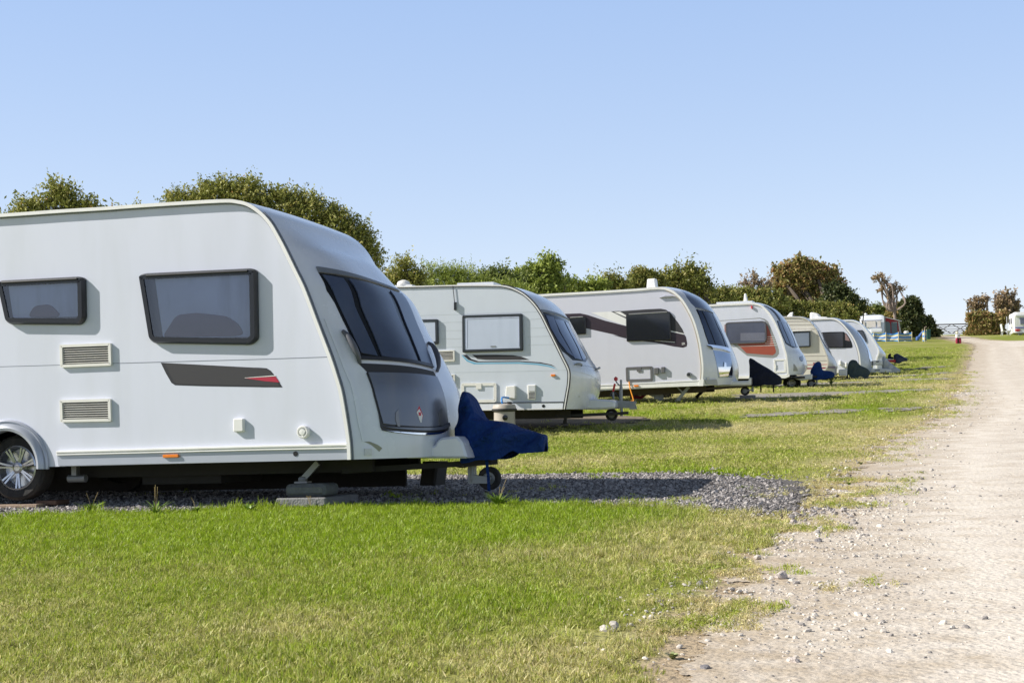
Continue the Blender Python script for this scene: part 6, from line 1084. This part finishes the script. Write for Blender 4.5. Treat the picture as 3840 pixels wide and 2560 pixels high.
tree("bare_tree", "sparse brown thorn tree with few leaves left of the big autumn tree", "tree", 79, [(*zG(500, 290), 24, 18), (*zG(590, 260), 34, 24), (*zG(650, 300), 28, 26), (*zG(540, 340), 36, 22), (*zG(740, 320), 24, 26), (*zG(690, 360), 34, 24)], LM['rust'], 2600, .11, (2830, 1150), 14, bare=5, shell=.2, twig=.5, thick=.12)
tree("autumn_tree", "big broad tree turning orange-brown above the row of caravans", "tree", 86, [(*zG(980, 150), 48, 28), (*zG(1090, 145), 55, 30), (*zG(1200, 170), 50, 32), (*zG(880, 230), 45, 40), (*zG(1000, 240), 60, 48), (*zG(1130, 250), 64, 50), (*zG(1270, 240), 56, 44), (*zG(1360, 220), 28, 20), (*zG(860, 330), 40, 44), (*zG(980, 350), 56, 48), (*zG(1120, 370), 60, 52), (*zG(1280, 340), 60, 48), (*zG(1400, 300), 28, 28), (*zG(1020, 450), 60, 40), (*zG(1200, 450), 70, 36)], LM['autumn'], 50000, .17, (3030, 1190), 15, shell=.3, thick=.28, bare=2, twig=.55, elong=1.6)
tree("evergreen_bush", "dark green wind-shaped bush at the right foot of the autumn tree", "bush", 84, [(*zG(1400, 400), 40, 34), (*zG(1480, 400), 34, 30), (*zG(1360, 480), 60, 34), (*zG(1500, 460), 50, 28)], LM['dark'], 26000, .14, (3150, 1190), 16, elong=1.6)
tree("dark_bush", "smooth rounded brown-green bush sloping down to the right", "bush", 88, [(*zG(1560, 480), 36, 22), (*zG(1610, 510), 34, 20), (*zG(1560, 540), 60, 20)], LM['dark'], 14000, .13, (3210, 1200), 17, twig=.3)
tree("hedge", "long trimmed green and brown hedge behind the far caravans", "hedge", 80, [(*zG(760, 540), 60, 34), (*zG(880, 550), 60, 34), (*zG(1000, 560), 60, 32), (*zG(1120, 570), 60, 32), (*zG(1240, 575), 60, 32), (*zG(1360, 580), 60, 32), (*zG(1480, 585), 52, 32), (*zG(1100, 640), 200, 30), (*zG(1400, 650), 90, 30)], LM['hedge'], 90000, .13, (3050, 1230), 18)
tree("hedge", "end of the green hedge behind the awning caravan's roof", "hedge", 143, [(*zG(1560, 580), 34, 30), (*zG(1620, 590), 34, 28), (*zG(1690, 590), 34, 24), (*zG(1600, 660), 60, 36)], LM['hedge'], 26000, .2, (3230, 1262), 28, twig=.5)
tree("windswept_tree", "leaning half-bare tree with a sparse brown head blown to the left", "tree", 140, [(*zG(1790, 240), 16, 12), (*zG(1850, 230), 12, 10), (*zG(1880, 290), 14, 14), (*zG(1830, 350), 18, 14), (*zG(1920, 400), 16, 12), (*zG(1960, 340), 14, 16), (*zG(2030, 350), 10, 18)], LM['rust'], 2600, .17, (3355, 1200), 19, bare=4, shell=.1, twig=.5, thick=.17, barkm=barkp, elong=1.5, gnd=False, upb=.1)
tree("bush", "low green bushes behind the roof of the awning caravan", "bush", 145, [(*zG(1740, 590), 22, 18), (*zG(1800, 560), 24, 20), (*zG(1860, 580), 26, 24), (*zG(1810, 630), 60, 22)], LM['green'], 15000, .20, (3290, 1240), 20, twig=.5)
tree("bush", "brown-leaved bush at the foot of the leaning tree", "bush", 144, [(*zG(1950, 540), 24, 22), (*zG(2000, 530), 18, 18), (*zG(1980, 610), 36, 28), (*zG(1960, 680), 50, 26)], LM['autumn'], 16000, .20, (3355, 1250), 21, twig=.5)
tree("dark_tree", "dark green tree with an uneven crown right of the awning", "tree", 143, [(*zG(2140, 470), 26, 16), (*zG(2080, 500), 26, 18), (*zG(2180, 510), 20, 20), (*zG(2110, 560), 38, 26), (*zG(2200, 570), 22, 24), (*zG(2130, 640), 48, 32), (*zG(2120, 730), 52, 36)], LM['dark'], 30000, .22, (3410, 1260), 22, elong=1.5)
tree("dark_bush", "dark shaded bush beside the tall wooden gate post", "bush", 150, [(*zH(1110, 820), 34, 30), (*zH(1190, 830), 30, 26), (*zH(1060, 920), 36, 34), (*zH(1160, 920), 40, 34), (*zH(1245, 900), 22, 40), (*zH(1290, 970), 20, 16)], LM['dark'], 30000, .20, (3460, 1262), 23, elong=1.5)
tree("bush", "low bush seen through the left end of the gate", "bush", 181, [(*zH(1340, 950), 14, 6), (*zH(1300, 930), 10, 10)], LM['green'], 2200, .22, (3520, 1252), 24)
tree("autumn_tree", "sparse reddish tree with open branches just right of the gate", "tree", 168, [(*zH(1720, 610), 18, 16), (*zH(1780, 560), 16, 14), (*zH(1860, 560), 18, 16), (*zH(1770, 650), 22, 20), (*zH(1850, 640), 20, 20), (*zH(1910, 560), 12, 20)], LM['rust'], 2400, .22, (3690, 1262), 25, bare=5, shell=.2, twig=.6, thick=.13, elong=1.5)
tree("autumn_tree", "taller reddish-brown tree beside the far right caravan", "tree", 166, [(*zH(2040, 520), 18, 16), (*zH(2130, 490), 22, 16), (*zH(2220, 520), 18, 18), (*zH(2060, 600), 28, 28), (*zH(2150, 590), 30, 28), (*zH(2240, 610), 20, 28), (*zH(2100, 690), 34, 28), (*zH(2260, 690), 18, 28)], LM['rust'], 6000, .23, (3765, 1266), 26, bare=3, shell=.2, twig=.6, thick=.16, elong=1.5)
tree("bush", "dense brown and green bush filling the gap between the gate and the far right caravan", "bush", 160, [(*zH(1760, 780), 30, 22), (*zH(1860, 770), 34, 24), (*zH(1960, 800), 32, 24), (*zH(1780, 860), 34, 26), (*zH(1900, 870), 42, 36), (*zH(2020, 850), 36, 36), (*zH(2080, 780), 30, 30), (*zH(1860, 950), 46, 26), (*zH(1990, 950), 48, 26), (*zH(1740, 960), 34, 14)], LM['autumn'], 46000, .22, (3700, 1272), 27, elong=1.5)
g = pt(*zF(600, 380), 54); mb = MB(); a = pt(*zF(490, 272), 54) - g; mb.tube([np.array([0, 0, zg(g[0], g[1]) - g[2]]), np.array([.05, 0, -.6]), (0, 0, 0), a * .35, a * .5 + np.array([0, 0, .03]), a], [.06, .055, .05, .045, .04, .055], 7); o = mb.build("dead_branch", bark, smooth=True, loc=tuple(g)); tag(o, "bare dead branch sticking up at an angle out of the hedge", "branch")

# ================================================================== FAR OBJECTS
def frame_at(px, py, D):
    g = pt(px, py, D); g[2] = zg(g[0], g[1]); return g
def s2w(g, D, px, py): p = pt(px, py, D) - g; return p[0], p[2]      # (x,z) local to g on a world-aligned plane
# caravan with awning
D0 = 134; g0 = frame_at(*zL(450, 900), D0); av = empty("caravan", g0, "old white caravan with a red and grey awning behind the striped windbreak", "caravan")
av.rotation_euler.z = R(-16)
def q(z, x, y, D=D0, g=g0): return s2w(g, D, *z(x, y))
xl, zt = q(zL, 165, 265); xr, _ = q(zL, 745, 265); zb = .4; Wd = xr - xl; mb = MB()
prof = [(0, zb), (-.10, zb + .35), (-.06, 1.1), (0.02, 1.5), (.12, zt - .3), (.3, zt - .06), (.6, zt)] ; rows = []
for y_, z_ in prof + [(4.6, zt), (4.8, zt - .2), (4.8, zb)]:
    row = []
    for k in range(13):
        t = k / 12; x = xl + Wd * t; e = (abs(2 * t - 1)) ** 8; row.append((x + (0), y_ + .06 * e, z_ - (.12 * e if z_ > zt - .1 else 0)))
    rows.append(row)
mb.grid(rows); mb.add([r_[0] for r_ in rows], [tuple(range(len(rows)))]); mb.add([r_[-1] for r_ in rows], [tuple(range(len(rows)))]); bo = mb.build("body", whitef, av, smooth=True)
def fbox(nm, a, b, y0, y1, mat, par, z=zL, D=D0, g=g0, r=.03):
    x0, z0 = q(z, *a, D, g); x1, z1 = q(z, *b, D, g); mb = MB(); mb.plate(round_poly([(x0, z1), (x1, z1), (x1, z0), (x0, z0)], r, 3), y0, y1, .008, back=True); return mb.build(nm, mat, par)
fbox("window_band", (195, 398), (712, 408), -.10, -.02, seamm, av)
fr_ = M("frame_pale", (.45, .46, .48), .5)
for a, b in (((212, 408), (302, 560)), ((326, 412), (560, 572)), ((585, 412), (682, 572))):
    w_ = fbox("window", a, b, -.14, 0, fr_, av); fbox("pane", (a[0] + 10, a[1] + 8), (b[0] - 10, b[1] - 8), -.15, -.13, M("curtain_cream", (.62, .58, .55), .5, var=.1, coat=.4), w_)
fbox("gas_locker", (440, 600), (700, 700), -.45, 0, whitef, av, r=.08); fbox("locker_panel", (470, 665), (690, 700), -.47, -.45, fr_, av)
x, z = q(zL, 295, 235); mb = MB(); mb.lathe([(.001, .12), (.16, .02), (.17, 0), (.05, -.05), (.03, -.15)], (x, .9, z), 'z', 14); mb.build("roof_dish", trimw, av, smooth=True)
x, z = q(zL, 490, 250); mb = MB(); mb.tube([(x - .15, .7, z + .12), (x, .7, z + .14), (x + .12, .7, z + .05), (x + .12, .7, z - .05)], .02, 6); mb.tube([(x - .05, .7, z + .14), (x - .05, .7, z - .1)], .015, 6); mb.build("aerial", galv, av)
x, z = q(zL, 690, 585); mb = MB(); mb.tube([(x - .35, -.2, z), (x + .05, -.2, z + .03)], .025, 6); mb.build("grab_handle", galv, av)
aw = empty("awning", g0 + (xr + 1.5, 0, 0), "red and grey fabric awning on the side of the old white caravan", "awning"); ga = np.array(aw.location)
def aq(x, y): a, b = q(zL, x, y, D0, g0); return a - (xr + 1.5), b
awred = M("awning_red", (.30, .03, .045), .8, var=.12); awgrey = M("awning_grey", (.30, .31, .34), .8, var=.12); awwin = M("awning_window", (.09, .13, .15), .3, var=.2); awlt = M("awning_pale", (.45, .45, .47), .8)
def apoly(nm, pts, y0, y1, mat, par=aw):
    mb = MB(); mb.plate([aq(*p) for p in pts], y0, y1, back=True); return mb.build(nm, mat, par)
y_ = .3
apoly("front_wall", [(778, 318), (1118, 412), (1155, 720), (780, 720)], y_, y_ + .03, awred)
apoly("side_panel", [(745, 300), (792, 330), (812, 720), (745, 720)], y_ - .2, y_ - .17, awgrey)
apoly("window_panel", [(795, 428), (870, 422), (912, 452), (930, 500), (935, 715), (800, 715)], y_ - .03, y_, awwin); apoly("window_panel", [(952, 438), (1096, 432), (1104, 715), (958, 715)], y_ - .03, y_, awwin); apoly("window_blind", [(985, 438), (1096, 432), (1096, 450), (1000, 452)], y_ - .05, y_ - .03, awlt)
apoly("corner_panel", [(1118, 412), (1150, 418), (1200, 720), (1155, 720)], y_ - .02, y_ + .01, awlt)
a, b = aq(775, 300), aq(1195, 408); c = aq(1120, 415); mb = MB(); mb.add([(a[0], y_ - .1, a[1]), (b[0], y_ - .25, b[1]), (b[0] - .1, 3.6, b[1]), (a[0], 3.6, a[1]), (a[0], y_ - .1, a[1] - .06), (b[0], y_ - .25, b[1] - .06), (b[0] - .1, 3.6, b[1] - .06), (a[0], 3.6, a[1] - .06)], [(0, 1, 2, 3), (4, 5, 6, 7), (0, 1, 5, 4), (1, 2, 6, 5), (2, 3, 7, 6), (3, 0, 4, 7)]); mb.build("roof", awlt, aw)
mb = MB(); mb.add([(c[0] + .05, y_, c[1] - .02), (c[0] + .05, 3.6, c[1] - .02), (c[0] + .35, 3.6, 0), (c[0] + .35, y_, 0)], [(0, 1, 2, 3)]); mb.build("end_wall", awgrey, aw)
# windbreaks
stripe = bpy.data.materials.new("windbreak_stripes"); stripe.use_nodes = True; n = stripe.node_tree.nodes; l = stripe.node_tree.links; b_ = n["Principled BSDF"]; b_.inputs["Roughness"].default_value = .8; uvn = attr_node(n, "v"); nz = n.new("ShaderNodeTexNoise"); tcn = n.new("ShaderNodeTexCoord"); nz.inputs["Scale"].default_value = 1.1; l.new(tcn.outputs["Object"], nz.inputs[0])
mm_ = n.new("ShaderNodeMath"); mm_.operation = 'MULTIPLY_ADD'; mm_.inputs[1].default_value = .20; l.new(nz.outputs["Fac"], mm_.inputs[0]); sb_ = n.new("ShaderNodeMath"); sb_.operation = 'SUBTRACT'; sb_.inputs[1].default_value = .1; l.new(uvn.outputs["Fac"], mm_.inputs[2]); l.new(mm_.outputs[0], sb_.inputs[0])
B1, Y1, W1, B2 = (.02, .16, .50), (.50, .52, .20), (.56, .50, .50), (.04, .22, .55)
cr = ramp(n, [(0, B1), (.12, Y1), (.22, W1), (.36, B2), (.56, W1), (.70, Y1), (.82, B1), (.99, B1)]); cr.color_ramp.interpolation = 'CONSTANT'; l.new(sb_.outputs[0], cr.inputs[0]); l.new(cr.outputs[0], b_.inputs["Base Color"])
def windbreak(name, label, pts, D, group=None):
    g = frame_at(*pts[0][0], D); root = empty(name, g, label, "windbreak", group); P_ = []
    for (top, bot, dd) in pts: t = pt(*top, D + dd) - g; b = pt(*bot, D + dd) - g; P_.append((t, b))
    mb = MB(); vv = []
    for i in range(len(P_) - 1):
        G = []; nx, nz_ = 14, 8
        for a in range(nz_ + 1):
            row = []
            for c in range(nx + 1):
                s = c / nx; t = P_[i][0] * (1 - s) + P_[i + 1][0] * s; b = P_[i][1] * (1 - s) + P_[i + 1][1] * s; sag = -.10 * math.sin(math.pi * s) * (1 - a / nz_) + .03 * math.sin(math.pi * s) * (a / nz_); p = t * (1 - a / nz_) + b * (a / nz_); p = p + np.array([0, .12 * math.sin(math.pi * s) + .03 * math.sin(s * 9 + a), sag]); row.append(p); vv.append(1 - a / nz_)
            G.append(row)
        mb.grid(G)
    o = mb.build("fabric", stripe, root, smooth=True); add_attr(o.data, "v", vv)
    for t, b in P_: m2 = MB(); m2.tube([b + (0, -.04, -.1), t + (0, -.04, .06)], .026, 7); m2.build("pole", M("pole_cream", (.62, .56, .36), .6), root)
    return root
windbreak("windbreak", "long blue, yellow and white striped windbreak in front of the awning", [(zL(x, y0), zL(x, y1), d) for x, y0, y1, d in ((100, 700, 905, 1.5), (300, 715, 908, 1.2), (500, 708, 908, .8), (795, 698, 912, .4), (1102, 690, 915, 0), (1432, 688, 910, .3))], 127)
windbreak("windbreak", "short folded striped windbreak standing on end right of the long one", [(zL(x, y0), zL(x, y1), d) for x, y0, y1, d in ((1688, 632, 908, .0), (1740, 632, 912, -.5), (1784, 634, 900, .9))], 129)
g = frame_at(*zL(1590, 890), 130); cl = M("fabric_blue", (.05, .12, .34), .8, var=.3); mb = MB()
P_ = [pt(*zL(*p), 130) - g for p in ((1540, 890), (1545, 800), (1600, 780), (1690, 660), (1690, 720), (1640, 800), (1590, 890))]; mb.plate(round_poly([(p[0], p[2]) for p in P_], .05, 2), -.18, .18, .05, back=True); o = mb.build("folded_fabric", cl, loc=tuple(g), smooth=True); tag(o, "crumpled blue fabric slumped beside the folded windbreak", "fabric")
g = frame_at(*zL(1830, 830), 140); b0 = empty("green_bin", g, "dark green bin in the shade beside the gate post bushes", "bin"); s_ = 140 / F; w_ = 44 / 6.533 * s_; h_ = 240 / 6.533 * s_
mb = MB(); mb.add([(-w_ * .85, -.3, 0), (w_ * .85, -.3, 0), (w_ * .85, .3, 0), (-w_ * .85, .3, 0), (-w_, -.35, h_ * .9), (w_, -.35, h_ * .9), (w_, .35, h_ * .9), (-w_, .35, h_ * .9)], [(0, 1, 5, 4), (1, 2, 6, 5), (2, 3, 7, 6), (3, 0, 4, 7)]); mb.build("bin_body", M("bin_green", (.02, .10, .09), .5, var=.2), b0)
mb = MB(); mb.box((-w_ - .04, -.42, h_ * .9), (w_ + .04, .38, h_ * .97), bev=.03); mb.build("bin_lid", MATS["bin_green"], b0)
for sx in (-1, 1): mb = MB(); mb.lathe([(.1, -.03), (.1, .03)], (sx * w_ * .8, .33, .1), 'y', 12); mb.build("bin_wheel", rubber, b0)
g = frame_at(*zL(1745, 630), 134); mb = MB(); h_ = (908 - 560) / 6.533 * 134 / F; mb.tube([(0, 0, 0), (0, 0, h_ * .82), (.03, 0, h_ * .93), (.14, 0, h_ * .97), (.20, 0, h_ * 1.0)], [.05, .05, .05, .045, .03], 8); o = mb.build("tap_post", M("tap_wood", (.25, .19, .15), .8), loc=tuple(g), smooth=True); tag(o, "thin brown standpipe post with a bent top behind the folded windbreak", "post")
g = frame_at(*zL(1875, 830), 141); mb = MB(); h_ = 250 / 6.533 * 141 / F; mb.box((-.05, -.05, 0), (.05, .05, h_)); o = mb.build("wooden_post", M("post_wood", (.20, .15, .11), .9, var=.3), loc=tuple(g)); tag(o, "slim wooden stake at the right side of the green bin", "post")
g = frame_at(*zL(1297, 690), 133); mb = MB(); h_ = pt(*zL(1297, 655), 133)[2] - g[2]; mb.lathe([(.2, 0), (.21, h_ * .6), (.22, h_ * .93), (.15, h_ * .99), (.001, h_)], (0, 0, 0), 'z', 14); o = mb.build("white_container", trimw, loc=tuple(g), smooth=True); tag(o, "white plastic container top showing behind the right end of the windbreak", "container")
# gate
DG = 176; gg = frame_at(*zM(750, 1000), DG); wood = M("gate_wood", (.10, .075, .065), .85, var=.3, scale=3)
def gq(x, y): p = pt(*zM(x, y), DG) - gg; return np.array([p[0], 0, p[2]])
gt = empty("field_gate", gg, "five-bar wooden field gate with crossed braces against the sky", "gate")
for a, b, w_ in (((378, 806), (1128, 791), .13), ((372, 856), (1128, 843), .07), ((372, 908), (1128, 896), .07), ((378, 958), (1128, 942), .07), ((385, 1003), (1120, 992), .08)):
    mb = MB(); mb.bar(gq(*a), gq(*b), w_, .05); mb.build("rail", wood, gt)
for a, b in (((390, 808), (750, 1003)), ((395, 1003), (735, 805)), ((770, 803), (1110, 985)), ((760, 1003), (1110, 795))):
    mb = MB(); mb.bar(gq(*a) + (0, -.06, 0), gq(*b) + (0, -.06, 0), .07, .04); mb.build("brace", wood, gt)
for x_ in (378, 1122): mb = MB(); mb.bar(gq(x_, 800) + (0, .06, 0), gq(x_, 1003) + (0, .06, 0), .10, .05); mb.build("stile", wood, gt)
def post(a, b, w_, label, D=DG - .6):
    t = pt(*zM(*a), D); gb = frame_at(*zM(*a), D); h = t[2] - gb[2]; mb = MB(); mb.box((-w_ / 2, -w_ / 2, -.1), (w_ / 2, w_ / 2, h - .04)); mb.add([(-w_ / 2, -w_ / 2, h - .04), (w_ / 2, -w_ / 2, h - .04), (w_ / 2, w_ / 2, h - .04), (-w_ / 2, w_ / 2, h - .04), (0, 0, h)], [(0, 1, 4), (1, 2, 4), (2, 3, 4), (3, 0, 4)]); o = mb.build("gate_post", wood, loc=tuple(gb)); return tag(o, label, "gate post", "posts of the field gate")
post((313, 645), (313, 1100), .98 * 34 / 5.88 * DG / F, "tall dark wooden gate post on the left of the field gate", 152); post((1141, 765), (0, 0), .75 * 28 / 5.88 * DG / F, "thinner gate post at the latch end of the field gate"); post((1168, 747), (0, 0), 34 / 5.88 * DG / F, "stout dark gate post at the right of the field gate", DG)
g = frame_at(*zM(1190, 790), DG); mb = MB(); mb.bar((0, 0, pt(*zM(1190, 790), DG)[2] - g[2]), (1.8, .3, pt(*zM(1190, 790), DG)[2] - g[2] - .05), .1, .05); mb.box((1.75, .25, 0), (1.87, .37, 1.25)); o = mb.build("fence_rail", wood, loc=tuple(g)); tag(o, "short wooden fence rail running from the gate into the bushes", "fence")
# lamp bollard with red tubs
DB = gp(*zM(895, 1222))[1]; g = frame_at(*zM(895, 1222), DB); s_ = DB / F / 5.88; lb = empty("bollard_lamp", g, "white bollard lamp with a globe top on the grass by the track", "lamp")
mb = MB(); mb.box((-.09, -.09, 0), (.09, .09, 125 * s_)); mb.build("post", MATS["post_wood"], lb); mb = MB(); mb.box((-45 * s_, -.3, 122 * s_), (28 * s_, .1, 195 * s_), bev=.04); mb.build("white_box", trimw, lb); mb = MB(); mb.box((-20 * s_, -.34, 168 * s_), (25 * s_, -.30, 182 * s_)); mb.build("slot", decalk, lb)
mb = MB(); mb.box((-30 * s_, -.25, 195 * s_), (38 * s_, .1, 206 * s_)); mb.build("lamp_shelf", fr_, lb); mb = MB(); R_ = 32 * s_; mb.lathe([(R_ * math.sin(t), -R_ * math.cos(t)) for t in np.linspace(.01, math.pi - .01, 12)], (-20 * s_, -.1, 206 * s_ + R_), 'z', 16); mb.build("globe", M("globe_cream", (.75, .70, .52), .3), lb, smooth=True)
redt = M("tub_red", (.32, .015, .05), .5, var=.15)
for dx, nm in ((-35, "red plastic tub left of the bollard lamp post"), (38, "red plastic tub right of the bollard lamp post")):
    mb = MB(); R_ = 27 * s_; mb.lathe([(.001, 0), (R_ * .85, 0), (R_, 30 * s_), (R_ * 1.02, 70 * s_), (R_ * .85, 115 * s_), (R_ * .7, 122 * s_), (.001, 122 * s_)], (0, 0, 0), 'z', 18); o = mb.build("red_tub", redt, loc=(g[0] + dx * s_, g[1] - .15, g[2]), smooth=True); tag(o, nm, "tub", "red tubs round the bollard lamp")
# right caravan
DR = 150; gr_ = frame_at(*zM(2155, 1110), DR); rv = empty("caravan", gr_, "white caravan with a blue stripe and red rear lamp at the right edge", "caravan")
s_ = DR / F / 5.88; zt = (1110 - 597) * s_ ; zb = .25; Lx = 2.6; 
# rear face runs right (towards camera side); side face recedes to the left-back
def rp_(x, y): return ((x - 2155) * s_, (1110 - y) * s_)
cor = [(0, 0)]; lft = (1.15, 5.2)
mb = MB(); rows = []
prof = [(zb, 0), (zb + .25, -.0), (zt * .5, -.12), (zt - .35, -.1), (zt - .12, 0), (zt, .25), (zt, 2.2), (zt - .15, 2.4)]
base = [lft, (lft[0] * .5, lft[1] * .5), (-.12, .15), (0, -.0), (.3, -.05), (2.2, -.05), (2.35, .1), (2.35 + lft[0], 5.2)]
def cr_(t): return .0
for k, z_ in enumerate([zb, zb + .02, .9, 1.6, zt - .4, zt - .15, zt - .03, zt]):
    ins = [.12, .04, 0, 0, .02, .10, .28, .5][k]; c = np.mean(base, 0); rows.append([(c[0] + (b[0] - c[0]) * (1 - ins / 2.4), c[1] + (b[1] - c[1]) * (1 - ins / 5), z_) for b in base] + [(c[0] + (base[0][0] - c[0]) * (1 - ins / 2.4), c[1] + (base[0][1] - c[1]) * (1 - ins / 5), z_)])
mb.grid(rows); mb.add(rows[-1], [tuple(range(len(rows[-1])))]); mb.add(rows[0], [tuple(range(len(rows[0])))]); mb.build("body", trimw, rv, smooth=True)
def rbox(nm, pts, mat, y0=-.10, y1=-.04, par=rv, bev=.01): mb = MB(); mb.plate([rp_(*p) for p in pts], y0, y1, bev, back=True); return mb.build(nm, mat, par)
w_ = rbox("window", [(2265, 722), (2620, 722), (2620, 870), (2272, 870)], M("frame_lilac", (.32, .33, .42), .4)); rbox("pane", [(2280, 732), (2610, 732), (2610, 860), (2286, 860)], M("pane_lilac", (.16, .17, .26), .15, coat=.4), -.115, -.10, w_)
rbox("lamp_cluster", [(2158, 985), (2200, 975), (2255, 980), (2278, 1000), (2255, 1018), (2200, 1028), (2160, 1010)], redl, -.14, -.04, bev=.03)
bl = M("stripe_blue", (.10, .12, .45), .4); rbox("blue_stripe", [(2165, 932), (2700, 926), (2700, 952), (2165, 956)], bl, -.075, -.05, bev=0); rbox("eaves_ledge", [(2165, 660), (2700, 655), (2700, 700), (2185, 704), (2165, 680)], trimw, -.16, 0, bev=.02)
def lside(nm, a, b, z0, z1, mat, off=.02, par=rv):   # panel on the receding side, a..b fraction from rear corner
    d = np.array(lft) / np.linalg.norm(lft); nn = np.array([-d[1], d[0]]); nn = nn if nn[0] < 0 else -nn; L_ = np.linalg.norm(lft); p0 = d * L_ * a + nn * off; p1 = d * L_ * b + nn * off; mb = MB(); v = [(*p0, z0), (*p1, z0), (*p1, z1), (*p0, z1)]; v2 = [(x - nn[0] * off * 2, y - nn[1] * off * 2, z) for x, y, z in v]; mb.add(v + v2, [(0, 1, 2, 3), (0, 1, 5, 4), (1, 2, 6, 5), (2, 3, 7, 6), (3, 0, 4, 7)]); return mb.build(nm, mat, par)
for a, b in ((.16, .28), (.42, .60), (.76, .90)): lside("window", a, b, 1.25, 1.80, MATS["pane_lilac"], .04)
lside("blue_stripe", .03, .98, .82, .90, bl, .03)
mb = MB(); mb.bar((0.05, -.1, zb), (2.3, -.1, zb), .06, .1); mb.build("bumper", trimw, rv); 
for dx in (.9,): mb = MB(); mb.lathe([(.001, -.09), (.17, -.09), (.3, -.07), (.3, .07), (.17, .09)], (1.9, 1.9, .3), 'y', 20); mb.build("wheel", rubber, rv, smooth=True)
mb = MB(); mb.box((.35, .2, 0), (.65, .5, .14)); o = mb.build("step_block", concrete, loc=tuple(gr_ + (0, -.3, 0))); tag(o, "low grey block on the grass under the far right caravan's corner", "block")
g = frame_at(*zM(1985, 1090), 152); mb = MB(); h_ = (1090 - 680) / 5.88 * 152 / F; mb.tube([(0, 0, 0), (0, 0, h_)], .035, 7); o = mb.build("thin_pole", fr_, loc=tuple(g)); tag(o, "thin pale pole standing at the left of the far right caravan", "pole")
g = frame_at(*zM(1960, 1090), 150.5); ch = empty("garden_chair", g, "white plastic garden furniture stacked beside the far right caravan", "garden chair"); 
mb = MB(); mb.box((-.45, -.25, .42), (.35, .25, .47), bev=.02); mb.build("seat", trimw, ch); mb = MB(); mb.obox((-.42, 0, .78), (.03, 0, .02), (0, .25, 0), (-.06, 0, .34)); mb.obox((.45, .1, .70), (.03, 0, .02), (0, .25, 0), (.06, 0, .36)); mb.build("backrest", trimw, ch)
for a, b in ((-.4, -.2), (-.4, .2), (.32, -.2), (.32, .2)): mb = MB(); mb.bar((a * .9, b, .42), (a * 1.1, b, 0), .05); mb.build("leg", trimw, ch)
